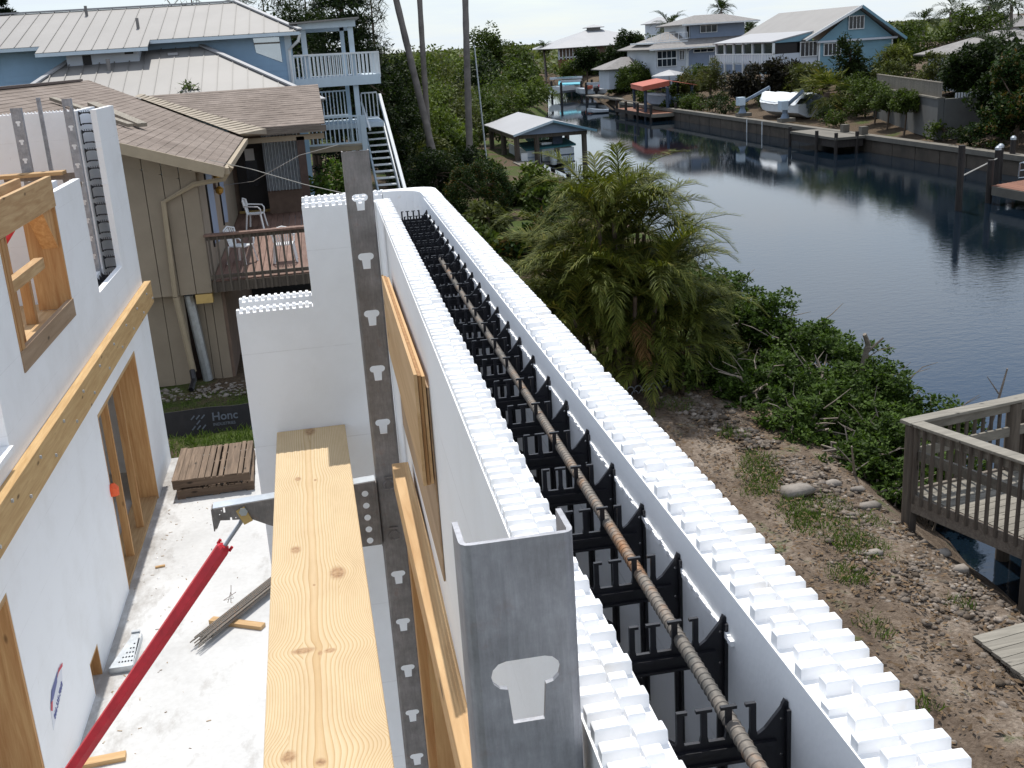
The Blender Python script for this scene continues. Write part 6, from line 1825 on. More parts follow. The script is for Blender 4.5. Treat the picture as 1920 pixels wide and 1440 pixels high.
for (x, y, r, h, mt) in mid_trees:
    cw = {'leaf_olive': 'greyish olive', 'leaf_mid': 'mid green', 'leaf_light': 'light yellow green', 'leaf_dark': 'dark green'}[mt]
    bush(cw+(' bushy tree on the right side of the canal end' if x > 45 else ' bushy tree at the far canal bend left of the water' if x > 23.5 else ' bushy tree in the distant thicket behind the palm trunks'), (x, y), (r, r, h), 1500, .40+.001*y, mt, 'trees beyond the canal bend', name='thicket_tree', cat='tree', K=26)
# endless mangrove plain to the horizon
kk = 5200
a = NR.uniform(0, 1, kk)
Y = 215+ (a**2.2)*1900
X = NR.uniform(-.45, 1.15, kk)*(Y*0.55)+Y*.02
ok = ~((X > xl(np.minimum(Y, 300))-2) & (X < xr(np.minimum(Y, 300))+3) & (Y < 305))
X, Y = X[ok], Y[ok]
hgt = NR.uniform(1.2, 3.2, len(X)); rad = NR.uniform(2.0, 4.5, len(X))*(1+Y/900)
rep = 18
P = np.repeat(np.stack([X, Y, -0.9+hgt*.6], 1), rep, 0)+unit(NR.normal(size=(len(X)*rep, 3)))*np.repeat(np.stack([rad, rad, hgt*.75], 1), rep, 0)*NR.uniform(.5, 1, (len(X)*rep, 1))
P[:, 2] = np.maximum(P[:, 2], -0.95)
v, f = leaf_quads(P, NR.uniform(.7, 1.5, len(P))*(.8+np.repeat(Y, rep)*.0022), .6, up=.9)
tag(mesh_np('mangrove_plain', v, f, M['far_wood']), 'flat green mangrove plain running to the horizon', 'woodland', kind='stuff')
# boat shed
bs = empty('boat_shed', (12.5, 62, -2.2), 'open boat shed with low metal gable roof on dark posts', 'boat shed')
x0, x1, y0, y1 = 9.55, 15.3, 59.2, 66.0
zr0, ze0 = 1.25, 0.42
xm = 12.95
for (xa, xb, nm) in ((11.0, xm, 'a'), (xm, 15.35, 'b')):
    pass
MB().slab([(10.75, 58.6, .40), (xm, 58.6, 1.02), (xm, 68.5, 1.02), (10.75, 68.5, .40)], (-.3, 0, 1), .07).build('roof_panel', M['white_roof'], bs)
MB().slab([(xm, 58.6, 1.02), (15.35, 58.6, .36), (15.35, 68.5, .36), (xm, 68.5, 1.02)], (.3, 0, 1), .07).build('roof_panel', M['white_roof'], bs)
MB().prism([(11.0, .34), (xm, .93), (15.0, .34)], 'y', 58.9, 59.0).build('gable', M['slate_siding'], bs)
MB().beam((10.75, 58.57, .36), (xm, 58.57, .98), .04, .12).build('fascia', M['pale_blue_paint'], bs)
MB().beam((xm, 58.57, .98), (15.35, 58.57, .32), .04, .12).build('fascia', M['teal_siding'], bs)
for (x, y) in ((11.0, 59.1), (14.75, 59.1), (11.0, 63.2), (14.75, 63.2), (11.0, 67.4), (14.75, 67.4), (12.1, 59.1)):
    MB().tube([(x, y, -3.2), (x, y, .34)], .15, 8).build('post', M['dock_dark'], bs)
MB().beam((10.9, 59.1, .25), (14.9, 59.1, .25), .2, .22).build('beam', M['dock_dark'], bs)
MB().beam((14.75, 59.0, .22), (14.75, 67.5, .22), .2, .22).build('beam', M['dock_dark'], bs)
MB().beam((11.0, 59.0, .22), (11.0, 67.5, .22), .2, .22).build('beam', M['dock_dark'], bs)
bx('hoist_box', M['navy'], bs, 13.2, 13.75, 60.0, 60.5, -.55, .15)
MB().beam((13.4, 60, .12), (14.75, 61.5, .0), .06, .06).build('hoist_bar', M['navy'], bs)
def hull(name, parent, c, L, Wd, H, mat, rz=0.0, bow=1, sheer=.25, keel=.0):
    """boat hull: lofted sections along local y, bow at +y"""
    secs = []
    for i in range(9):
        s = i/8.0; y = -L/2+L*s
        w = Wd/2*(1.0 if s < .55 else (1-((s-.55)/.45)**2.2)*.98+.02)
        zb = keel+ (0 if s < .6 else ((s-.6)/.4)**2*H*.55)
        zt_ = H+sheer*s*s
        secs.append([(-w, y, zt_), (-w*.92, y, zb+H*.35), (-w*.35, y, zb), (w*.35, y, zb), (w*.92, y, zb+H*.35), (w, y, zt_)])
    m = MB(); vs = [p for s_ in secs for p in s_]; k = 6
    fs = [(i*k+j, i*k+j+1, (i+1)*k+j+1, (i+1)*k+j) for i in range(8) for j in range(k-1)]+[(0, 1, 2, 3, 4, 5), tuple(8*k+j for j in range(k))[::-1]]
    ca, sa = math.cos(rz), math.sin(rz)
    m.add([(c[0]+p[0]*ca-p[1]*sa, c[1]+p[0]*sa+p[1]*ca, c[2]+p[2]) for p in vs], fs)
    dk_ = MB(); ds = [(s_[0][0]*.93, s_[0][1], s_[0][2]-.08) for s_ in secs]+[(s_[5][0]*.93, s_[5][1], s_[5][2]-.08) for s_ in secs][::-1]
    dk_.add([(c[0]+p[0]*ca-p[1]*sa, c[1]+p[0]*sa+p[1]*ca, c[2]+p[2]) for p in ds], [tuple(range(len(ds)))])
    h = m.build('hull', M[mat], parent, smooth=True); dk_.build('deck', M['boat_white'], parent)
    return h
pt = empty('pontoon_boat', (12.9, 61.5, -1.8), 'covered pontoon boat hoisted inside the boat shed', 'boat')
for x in (11.85, 13.95): MB().tube([(x, 59.6, -1.72), (x, 60.0, -1.72), (x, 64.5, -1.72), (x, 65.2, -1.5)], [.30, .34, .34, .08], 10).build('pontoon', M['boat_white'], pt, smooth=True)
bx('platform', M['grey_roof'], pt, 11.55, 14.3, 59.5, 65.0, -1.38, -1.28)
bx('fence_panel', M['boat_white'], pt, 11.6, 12.35, 59.48, 59.55, -1.27, -.55); bx('fence_panel', M['boat_white'], pt, 13.45, 14.25, 59.48, 59.55, -1.27, -.55)
bx('fence_stripe', M['boat_blue'], pt, 11.6, 12.35, 59.45, 59.475, -.95, -.88); bx('fence_stripe', M['navy'], pt, 13.45, 14.25, 59.45, 59.475, -.95, -.88)
bx('fence_panel', M['boat_white'], pt, 11.58, 11.65, 59.6, 64.8, -1.27, -.55); bx('fence_panel', M['boat_white'], pt, 14.2, 14.27, 59.6, 64.8, -1.27, -.55)
MB().slab([(11.55, 59.4, -.46), (14.35, 59.4, -.36), (14.35, 62, -.2), (11.55, 62, -.3)], (0, 0, 1), .10).build('canvas_cover', M['teal_cover'], pt)
bx('console', M['galv'], pt, 12.6, 13.3, 60.2, 60.8, -1.27, -.25)
MB().lathe((13.05, 59.4, -1.4), [(.16, 0), (.22, .2), (.22, .55), (.12, .68)], 10).build('motor', M['boat_white'], pt, smooth=True)
bx('notice_board', M['white_plastic'], None, 11.15, 11.5, 58.8, 58.84, -1.35, -.60); tag(bpy.data.objects['notice_board'], 'blank white board on a shed post', 'board')
bx('shed_path', M['concrete_cap'], None, 10.6, 11.4, 50, 58.5, -1.16, -0.98); tag(bpy.data.objects['shed_path'], kind='structure', label='pale path to the boat shed')
# ================================================================== RIGHT BANK
sw = empty('seawall', (32, 70, -2.2), 'long grey concrete seawall along the right side of the canal', 'seawall')
y = 26.0
while y < 112:
    bx('wall_panel', M['concrete_wall'], sw, 31.93, 32.14, y+.02, y+2.36, -3.6, -1.49); y += 2.4
bx('cap', M['concrete_cap'], sw, 31.80, 32.36, 26, 70.0, -1.49, -1.24)
bx('cap', M['concrete_cap'], sw, 31.80, 32.36, 70.03, 112, -1.49, -1.24)
for yy in (77.8, 75.0): bx('drain_pipe', M['white_paint'], sw, 31.76, 31.79, yy, yy+.10, -2.3, -1.27)
# small dock on the seawall
sd = empty('small_dock', (31, 63, -2.2), 'small pale concrete dock jutting from the seawall', 'dock')
bx('platform', M['concrete_cap'], sd, 29.9, 31.78, 60.0, 66.2, -1.16, -1.02)
bx('skirt', M['dock_black'], sd, 30.0, 31.7, 60.1, 66.1, -1.6, -1.165)
for (x, yy) in ((29.85, 62.3), (29.95, 66.3), (31.3, 60.1), (30.0, 60.1)):
    MB().tube([(x, yy, -3), (x, yy, -.75)], .11, 8).build('piling', M['dock_black'], sd)
for (x, yy) in ((31.7, 62.6), (31.75, 60.4)):
    bx('concrete_block', M['concrete_cap'], sd, x, x+.4, yy, yy+.4, -1.02, -.55)
sd.location.z -= .24
# davits
def davit(label, y, arm):
    t = empty('boat_davit', (32.55, y, -.97), label, 'davit', 'boat davits on the seawall')
    bx('base', M['concrete_cap'], t, 32.1, 33.1, y-.4, y+.4, -.97, -.72)
    MB().lathe((32.5, y, -.72), [(.34, 0), (.2, .3), (.17, 1.0)], 8).build('pedestal', M['steel_grey'], t)
    bx('winch_box', M['pale_blue_paint'], t, 32.1, 32.62, y-.3, y+.3, -.15, .45)
    MB().beam((32.6, y, .1), arm, .16, .20).build('arm', M['steel_grey'], t)
    MB().tube([arm, (arm[0], arm[1], arm[2]-.5)], .03, 5).build('hook', M['galv'], t)
    t.location.z -= .25
davit('blue grey boat davit with its arm over the bow of the covered boat', 80.5, (34.6, 80.3, 1.05))
davit('blue grey boat davit at the stern of the covered boat, arm swung up', 72.8, (33.25, 71.6, 1.1))
cb = empty('covered_boat', (34.2, 76, -1), 'motor boat under a wrinkled white cover on the seawall lawn', 'boat')
hull('hull', cb, (34.2, 76.5, -.85), 7.2, 2.3, .95, 'boat_white', 0.10)
m = MB(); nu, nv = 22, 9
for i in range(nu+1):
    for j in range(nv+1):
        s = i/nu; t_ = j/nv*2-1
        yy = 73.0+7.0*s; w = 1.22*(1 if s < .55 else (1-((s-.55)/.45)**2.2)*.97+.03)
        zc_ = (.95+.25*math.sin(s*9)*.18-.55*max(0, s-.5)**1.3)*(1-abs(t_)**2.6)+.10*(1-abs(t_))*math.sin(s*23)*.6
        m.v.append((34.2+t_*w-(yy-76.5)*.10, yy, .02+zc_*.75+rng.uniform(-.03, .03)+.1*s*s))
for i in range(nu):
    for j in range(nv):
        k = i*(nv+1)+j; m.f.append((k, k+1, k+nv+2, k+nv+1))
m.build('cover', M['white_paint'], cb, smooth=True)
MB().lathe((34.3, 72.75, -.6), [(.1, 0), (.12, .35), (.24, .4), (.24, .85), (.12, 1.0)], 9).build('motor', M['navy'], cb, smooth=True)
cb.location.z -= .2
# retaining wall with picket fence on top
rw = empty('retaining_wall', (35, 61, -1), 'tall grey retaining wall with a picket fence on top', 'wall')
A, B = Vector((33.0, 54.3, 0)), Vector((36.9, 68.4, 0))
MB().beam(A+Vector((0, 0, -.15)), B+Vector((0, 0, -.15)), .3, 2.1).build('wall', M['retaining'], rw)
MB().beam(A+Vector((0.16, 0, -.15)), Vector((41, 54.0, -.15)), .3, 2.1).build('wall', M['retaining'], rw)
MB().beam(A+Vector((0, 0, .94)), B+Vector((0, 0, .94)), .42, .08).build('coping', M['concrete_cap'], rw)
d = (B-A); L = d.length; k = int(L/.14)
for i in range(k+1):
    c = A.lerp(B, i/k); MB().beam(c+Vector((0, 0, .98)), c+Vector((0, 0, 1.72)), .07, .03, (1, 0, 0)).build('picket', M['grey_wood_y'], rw)
MB().beam(A+Vector((0, 0, 1.74)), B+Vector((0, 0, 1.74)), .12, .05).build('fence_rail', M['grey_wood_y'], rw)
pf = empty('white_fence', (38, 54, 0.5), 'short run of white picket fence in the dark shade at right', 'fence')
for i in range(26): bx('picket', M['white_paint'], pf, 34.0+i*.17, 34.1+i*.17, 54.6, 54.63, .55, 1.15)
bx('rail', M['white_paint'], pf, 33.95, 38.4, 54.64, 54.68, .62, .70)
# ---- teal gable house
hc = empty('teal_gable_house', (47, 98, .5), 'teal gabled house with white metal roof and screened porch', 'house')
xg0, xg1, yg0, yg1 = 44.1, 50.95, 92.0, 108.0
xrg, zrg, zeL, zeR = 47.6, 6.42, 3.92, 3.62
z = 1.30; 
while z < 3.7:
    zt_ = min(z+.3, 3.72)
    MB().prism([(yg0, z), (yg0-.03, z), (yg0-.01, zt_), (yg0, zt_)], 'x', xg0, xg1).build('siding_board', M['teal_siding'], hc); z += .3
bx('wall_core', M['teal_siding'], hc, xg0, xg1, yg0+.005, yg0+.2, -.6, 3.72)
MB().prism([(xg0, 3.73), (xg1, 3.73), (xrg, 6.25)], 'y', yg0, yg0+.2).build('gable', M['teal_siding'], hc)
bx('gable_band', M['pale_siding'], hc, xg0-.3, xg1+.3, yg0-.35, yg0-.02, 3.55, 3.72)
bx('side_wall', M['teal_siding'], hc, xg0, xg0+.2, yg0+.2, yg1, .8, 3.8)
bx('side_wall', M['teal_siding'], hc, xg1-.2, xg1, yg0+.2, yg1, .8, 3.6)
MB().slab([(xrg, yg0-.8, zrg), (xrg, yg1+.4, zrg), (xg0-1.6, yg1+.4, zeL), (xg0-1.6, yg0-.8, zeL)], (-.6, 0, 1), .12).build('roof_slope', M['metal_roof'], hc)
MB().slab([(xrg, yg0-.8, zrg), (xrg, yg1+.4, zrg), (xg1+.9, yg1+.4, zeR-.1), (xg1+.9, yg0-.8, zeR-.1)], (.6, 0, 1), .12).build('roof_slope', M['metal_roof'], hc)
MB().beam((xrg, yg0-.82, zrg-.05), (xg1+.9, yg0-.82, zeR-.15), .08, .22).build('rake_board', M['teal_siding'], hc)
MB().beam((xrg, yg0-.82, zrg-.05), (xg0-1.6, yg0-.82, zeL-.05), .08, .22).build('rake_board', M['white_paint'], hc)
for xx in (xg0-.04, xg1-.1): bx('corner_board', M['white_paint'], hc, xx, xx+.14, yg0-.05, yg0-.005, .9, 3.7)
def window(parent, x0, x1, z0, z1, y, panes=2, fr='white_paint', gl='dark_glass', facing='y'):
    w = empty('window', ((x0+x1)/2, y, z0)); w.parent = parent; w.location = Vector(((x0+x1)/2, y, z0))-offset(parent)
    b = .06
    m = MB(); m.plate([(x0, z0), (x1, z0), (x1, z1), (x0, z1)], [[(x0+b+(x1-x0-2*b)*i/panes+(b*.4 if i else 0), z0+b), (x0+b+(x1-x0-2*b)*(i+1)/panes-(b*.4 if i < panes-1 else 0), z0+b), (x0+b+(x1-x0-2*b)*(i+1)/panes-(b*.4 if i < panes-1 else 0), z1-b), (x0+b+(x1-x0-2*b)*i/panes+(b*.4 if i else 0), z1-b)] for i in range(panes)], (0, y, 0), (1, 0, 0), (0, 0, 1), .08)
    m.build('frame', M[fr], w)
    for i in range(panes):
        bx('pane', M[gl], w, x0+b+(x1-x0-2*b)*i/panes, x0+b+(x1-x0-2*b)*(i+1)/panes-.01, y-.03, y-.01, z0+b, z1-b)
    return w
window(hc, 44.5, 46.1, 2.45, 3.5, yg0-.05, 4)
window(hc, 46.75, 48.2, 4.5, 5.62, yg0-.05, 4)
# porch on the canal side
pz0, pz1 = 2.15, 3.75
MB().slab([(39.7, yg0, 3.93), (39.7, 106.0, 3.95), (43.6, 106.0, 4.62), (43.6, yg0, 4.62)], (-.2, 0, 1), .10).build('porch_roof', M['white_roof'], hc)
MB().prism([(39.8, 3.80), (43.5, 3.80), (43.5, 4.52), (43.3, 4.52)], 'y', yg0+.05, yg0+.15).build('porch_gable', M['teal_siding'], hc)
bx('porch_wall', M['pale_siding'], hc, 39.95, 40.05, yg0+.1, 105.8, pz0, 2.85)
bx('porch_floor', M['pale_siding'], hc, 40.0, 44.0, yg0+.1, 105.8, pz0-.15, pz0)
bx('porch_back', M['dark_void'], hc, 43.4, 43.5, yg0+.3, 105.8, pz0, 4.3)
for i in range(7):
    yy = yg0+.05+i*2.27
    bx('porch_post', M['white_paint'], hc, 39.92, 40.10, yy, yy+.18, .0, 3.85)
    for jj in range(3): bx('trim_strip', M['white_paint'], hc, 39.92, 39.949, yy+.55+.55*jj, yy+.63+.55*jj, pz0, 2.85)
bx('porch_rail', M['white_paint'], hc, 39.90, 40.08, yg0+.05, 105.8, 2.86, 2.95)
for i in range(6): bx('screen', M['dark_glass'], hc, 40.06, 40.08, yg0+.25+i*2.27, yg0+2.25+i*2.27, 2.96, 3.78)
bx('porch_front', M['dark_void'], hc, 40.15, 42.2, yg0+.2, yg0+.25, 2.9, 3.75)
bx('porch_front_wall', M['pale_siding'], hc, 40.1, 44.05, yg0+.12, yg0+.18, 1.5, 2.88)
window(hc, 42.4, 44.0, 2.5, 3.75, yg0+.08, 4)
for (x, yy) in ((44.2, 92.3), (47.5, 92.3), (50.7, 92.3)): bx('pile', M['white_paint'], hc, x, x+.25, yy, yy+.25, -1, 1.3)
MB().tube([(42.3, 100, 6.0-.4), (42.3, 100, 5.6)], .06, 6).build('vent_pipe', M['grey_roof'], hc)
# ---- grey two storey house
hb = empty('grey_house', (43, 124, .2), 'grey two storey house with stacked hip roofs and white framed windows', 'house')
bx('lower_wall', M['pale_siding'], hb, 38.4, 41.88, 120, 120.2, -.5, 3.55)
bx('lower_wall', M['slate_siding'], hb, 41.9, 50.5, 120.02, 120.2, -.5, 3.4)
bx('wall_band', M['pale_siding'], hb, 41.95, 46.0, 119.98, 120.015, 1.45, 1.55)
bx('side_wall', M['pale_siding'], hb, 38.4, 38.6, 120.2, 131, -.5, 3.55)
bx('corner_board', M['white_paint'], hb, 41.82, 42.0, 119.94, 120.0, -.3, 3.45)
def hip(parent, x0, x1, y0, y1, ze, xr0, xr1, yr, zr_, mat, name='roof_slope', t=.12):
    a, b, c, d_ = (x0, y0, ze), (x1, y0, ze), (x1, y1, ze), (x0, y1, ze); r0, r1 = (xr0, yr, zr_), (xr1, yr, zr_)
    for pts, n in (((a, b, r1, r0), (0, -1, 2)), ((b, c, r1), (1, 0, 2)), ((c, d_, r0, r1), (0, 1, 2)), ((d_, a, r0), (-1, 0, 2))):
        MB().slab(pts, n, t).build(name, M[mat], parent)
hip(hb, 37.4, 51.5, 119.0, 132, 3.62, 41.5, 48, 126, 5.35, 'grey_roof')
MB().beam((37.4, 118.97, 3.58), (51.5, 118.97, 3.5), .1, .16).build('eave_board', M['white_paint'], hb)
bx('upper_wall', M['slate_siding'], hb, 43.3, 49.7, 122.5, 130, 4.3, 6.0)
bx('upper_wall', M['pale_siding'], hb, 42.7, 43.28, 122.6, 130, 4.4, 6.0)
hip(hb, 41.9, 51.0, 121.2, 131, 6.02, 45.0, 48.5, 126, 6.98, 'grey_roof')
MB().beam((41.9, 121.17, 5.98), (51.0, 121.17, 5.95), .1, .16).build('eave_board', M['white_paint'], hb)
window(hb, 44.4, 46.4, 5.0, 5.85, 122.4, 3)
window(hb, 38.5, 40.75, 1.7, 3.4, 119.92, 4)
bx('window_rail', M['white_paint'], hb, 38.5, 40.75, 119.80, 119.85, 2.5, 2.62)
window(hb, 41.05, 41.65, 2.3, 3.35, 119.92, 3)
window(hb, 42.7, 45.1, 2.95, 3.35, 119.92, 3)
bx('door_opening', M['dark_void'], hb, 42.9, 43.15, 122.55, 122.598, 4.6, 5.8)
rd = railing(hb, (37.9, 121.5, 4.35), (42.6, 121.5, 4.4), .8, M['white_paint'], .5)
bx('roof_deck', M['white_paint'], hb, 37.9, 42.6, 121.4, 128, 4.15, 4.32)
hip(hb, 33.6, 38.3, 124, 130, 1.7, 36.5, 37.5, 127, 2.9, 'grey_roof', 'annex_roof')
bx('annex_wall', M['pale_siding'], hb, 34.3, 38.2, 124.6, 129, -.5, 1.7)
MB().tube([(42.3, 119.0, 3.5), (42.0, 119.7, 3.2), (42.0, 119.8, .4)], .06, 6).build('downspout', M['white_paint'], hb)
# market umbrella
um = empty('patio_umbrella', (38.9, 117, 0), 'wide pale green patio umbrella in front of the grey house', 'umbrella')
MB().tube([(38.9, 117, -.6), (38.9, 117, 1.4)], .05, 6).build('pole', M['white_paint'], um)
MB().lathe((38.9, 117, .85), [(2.0, 0), (1.97, .05), (1.0, .36), (.05, .58)], 8).build('canopy', M['white_roof'], um)
for i in range(3): bx('table', M['navy'], um, 38.2+i*.6, 38.5+i*.6, 117.2, 117.5, -.5, .3)
# ---- white hip roof house with a cupola
ha = empty('cupola_house', (52, 198, .5), 'low white roofed house with a small cupola behind the round trees', 'house')
hip(ha, 42.3, 62.0, 189, 209, 4.0, 51.2, 53.2, 199, 6.85, 'white_roof')
bx('cupola_wall', M['grey_roof'], ha, 51.2, 53.2, 198, 200, 6.6, 7.15)
hip(ha, 50.6, 53.8, 197.4, 200.6, 7.15, 52, 52.4, 199, 7.6, 'white_roof', 'cupola_roof')
bx('front_wall', M['pale_siding'], ha, 43.6, 60.5, 190.5, 190.8, .5, 3.95)
bx('base_wall', M['red_dock'], ha, 43.5, 47.5, 190.2, 190.45, .6, 2.1)
bx('veranda_back', M['brown_wall'], ha, 43.8, 53.5, 190.3, 190.44, 2.1, 3.9)
for i in range(9): bx('veranda_post', M['white_paint'], ha, 43.6+i*.6, 43.72+i*.6, 190.0, 190.1, 2.1, 3.9)
bx('veranda_rail', M['white_paint'], ha, 43.5, 49, 190.0, 190.1, 2.35, 2.5)
for x in (54.5, 57.5): bx('window', M['dark_glass'], ha, x, x+1.4, 190.40, 190.48, 2.2, 3.5)
hip(ha, 57.5, 66, 180, 192, 4.1, 60.5, 62.5, 186, 6.0, 'white_roof', 'wing_roof')
bx('wing_wall', M['brown_wall'], ha, 58.2, 65.2, 181, 191, 0, 4.1)
# ---- grey hip roof at far right and distant roofs
hd = empty('hip_roof_house', (44, 66, 0), 'house with a pale grey hip roof half hidden by palms at right', 'house')
hip(hd, 40.6, 48.5, 60.5, 70.5, 2.75, 43.6, 45, 66, 4.0, 'grey_roof')
bx('wall', M['pale_siding'], hd, 41.3, 47.8, 61.2, 69.8, .4, 2.75)
bx('eave_board', M['white_paint'], hd, 40.6, 48.5, 60.4, 60.48, 2.55, 2.74)
for i, (x, y, w, zt_, lab) in enumerate(((86, 165, 6, 4.6, 'distant pale roof between the teal house and the coconut palms'), (118, 175, 7, 4.3, 'distant pale roof peeking out right of the first coconut palm'))):
    t = empty('distant_house', (x, y, 0), lab, 'house')
    hip(t, x-w, x+w, y-w, y+w, zt_-1.4, x-1, x+1, y, zt_+.5, 'grey_roof'); bx('wall', M['pale_siding'], t, x-w+1, x+w-1, y-w+1, y+w-1, 0, zt_-1.4)
tw_ = empty('distant_tower_house', (60, 185, 0), 'distant pale green roofed tower house left of the grey house', 'house')
hip(tw_, 57.6, 62.6, 183, 188, 7.0, 59.8, 60.4, 185.5, 8.0, 'white_roof'); bx('wall', M['pale_siding'], tw_, 58.2, 62, 183.6, 187.4, 0, 7.0)
bx('window', M['dark_glass'], tw_, 59.6, 60.9, 183.5, 183.58, 5.5, 6.5)
# ---- red canopy boat lift and dock
rc_ = empty('canopy_boat_lift', (32.6, 100, -2.2), 'boat lift under a red canopy beside a red dock', 'boat lift')
MB().slab([(29.9, 97.5, .75), (32.4, 97.5, 1.10), (33.6, 105, 1.10), (31.0, 105, .75)], (-.2, 0, 1), .04).build('canopy', M['red_canvas'], rc_)
MB().slab([(32.4, 97.5, 1.10), (35.1, 97.5, .55), (36.2, 105, .55), (33.6, 105, 1.10)], (.2, 0, 1), .04).build('canopy', M['red_canvas'], rc_)
MB().slab([(29.9, 97.46, .74), (29.9, 97.46, .34), (31.0, 104.9, .34), (31.0, 104.9, .74)], (-1, 0, 0), .03).build('canopy_skirt', M['red_canvas'], rc_)
MB().slab([(29.92, 97.44, .74), (32.4, 97.44, 1.08), (32.4, 97.44, .65), (29.92, 97.44, .36)], (0, -1, 0), .03).build('canopy_skirt', M['red_canvas'], rc_)
for (x, y) in ((30.3, 98), (34.7, 98), (31.2, 104.5), (35.6, 104.5), (32.0, 96.8)): MB().tube([(x, y, -3.2), (x, y, .55)], .14, 7).build('piling', M['navy'], rc_)
for (x, y) in ((30.3, 98), (34.7, 98)): MB().tube([(x, y, .0), (x+.2, y, .6)], .05, 5).build('brace', M['white_paint'], rc_)
lb = empty('lift_boat', (32.9, 101, -1.6), 'pale blue motor boat hanging under the red canopy', 'boat')
hull('hull', lb, (33.2, 101, -1.45), 6.5, 2.4, 1.1, 'boat_blue', 0.25)
MB().lathe((32.4, 97.7, -1.4), [(.1, 0), (.14, .4), (.3, .45), (.3, 1.1), (.15, 1.3)], 8).build('motor', M['navy'], lb, smooth=True)
dk1 = empty('red_dock', (31, 100, -2.2), 'reddish timber dock with thin rail left of the canopy lift', 'dock')
for i in range(14): bx('board', M['red_dock'], dk1, 29.9+i*.012, 32.3, 94.8+i*.85, 95.6+i*.85, -1.64, -1.56)
bx('fascia', M['dock_wood'], dk1, 29.8, 32.4, 94.72, 94.78, -1.85, -1.55); bx('fascia', M['dock_black'], dk1, 29.82, 29.88, 94.8, 106.6, -1.85, -1.55)
for (x, y) in ((29.85, 95), (29.85, 99), (29.9, 103), (30.0, 106.5), (32.2, 95.2)): MB().tube([(x, y, -3), (x, y, -.75)], .13, 7).build('piling', M['dock_black'], dk1)
MB().beam((29.9, 99, -.72), (30.0, 112, -.55), .06, .08).build('rail', M['grey_wood_y'], dk1)
bx('right_platform', M['yellow_wood'], dk1, 33.0, 36.0, 96.2, 97.4, -1.62, -1.5)
# ---- boats on far lifts
fb = empty('cyan_cover_boat', (35, 148, -1.8), 'boat with a cyan cover on a far lift', 'boat')
hull('hull', fb, (35.0, 148, -1.5), 5.5, 2.6, .9, 'boat_white', -.9)
MB().slab([(33.4, 146.8, -.35), (36.6, 146.8, -.5), (36.8, 149, .0), (34.0, 149, .1)], (0, 0, 1), .12).build('cover', M['cyan_cover'], fb)
bt_ = MB(); bt_.slab([(33.9, 148.5, .5), (36.5, 148.5, .42), (36.5, 149.6, .42), (33.9, 149.6, .5)], (0, 0, 1), .06); bt_.build('bimini', M['teal_cover'], fb)
fb2 = empty('dark_motor_boat', (36.3, 139, -1.8), 'small boat with dark motors and pink seats on a lift', 'boat')
hull('hull', fb2, (36.2, 139.5, -1.75), 5.0, 2.3, .8, 'boat_white', .8)
bx('seat', M['red_canvas'], fb2, 35.0, 36.0, 138.4, 139, -.9, -.5); bx('seat', M['ink_red'], fb2, 36.5, 37.1, 139, 139.6, -.8, -.35)
MB().lathe((36.1, 137.3, -1.7), [(.15, 0), (.2, .5), (.4, .55), (.4, 1.0), (.2, 1.2)], 8).build('motor', M['black_plastic'], fb2)
bx('windscreen', M['pale_siding'], fb2, 35.9, 36.6, 138.2, 138.3, -.9, -.3)
lf = empty('far_boat_lift', (35, 143, -2.2), 'boat lift of dark pilings and pale beams round the two far boats', 'boat lift')
for (x, y) in ((32.9, 143), (34.6, 136.5), (35.6, 143), (37.8, 136), (37.8, 146), (33.2, 150)): MB().tube([(x, y, -3.2), (x, y, -.0)], .16, 7).build('piling', M['dock_black'], lf)
for (p, q_) in (((32.9, 143, .1), (35.6, 143, .05)), ((34.6, 136.5, -.15), (37.8, 136, -.2)), ((33, 150, .35), (37.5, 150, .25))): MB().beam(p, q_, .25, .3).build('lift_beam', M['pale_siding'], lf)
wd_ = bx('white_dock', M['concrete_cap'], None, 33.6, 35.2, 119, 133, -1.5, -1.35); tag(wd_, 'narrow pale dock between the far boats and the red dock', 'dock')
fd = empty('far_timber_dock', (38, 196, -2.2), 'far timber dock with red trim at the end of the canal', 'dock')
bx('deck', M['red_dock'], fd, 35.2, 42.5, 194, 197, -1.7, -1.55)
for i in range(7): MB().tube([(35.4+i*1.1, 193.9, -3), (35.4+i*1.1, 193.9, -.6+.9*(i % 3 == 1))], .13, 6).build('piling', M['grey_wood_y'], fd)
for i, x in enumerate((41.4, 42.3)): tag(MB().tube([(x, 206, -2), (x+.1, 206, 3.4)], .11, 6).build('bare_pole', M['grey_wood_y']), ('left' if i == 0 else 'right')+' one of two bare poles standing behind the far timber dock', 'pole')
sk = empty('white_skiff', (30.0, 126, -2.2), 'tiny white skiff end floating off the red dock', 'boat'); hull('hull', sk, (29.4, 111.5, -2.2), 2.2, 1.0, .35, 'boat_white', 1.3)
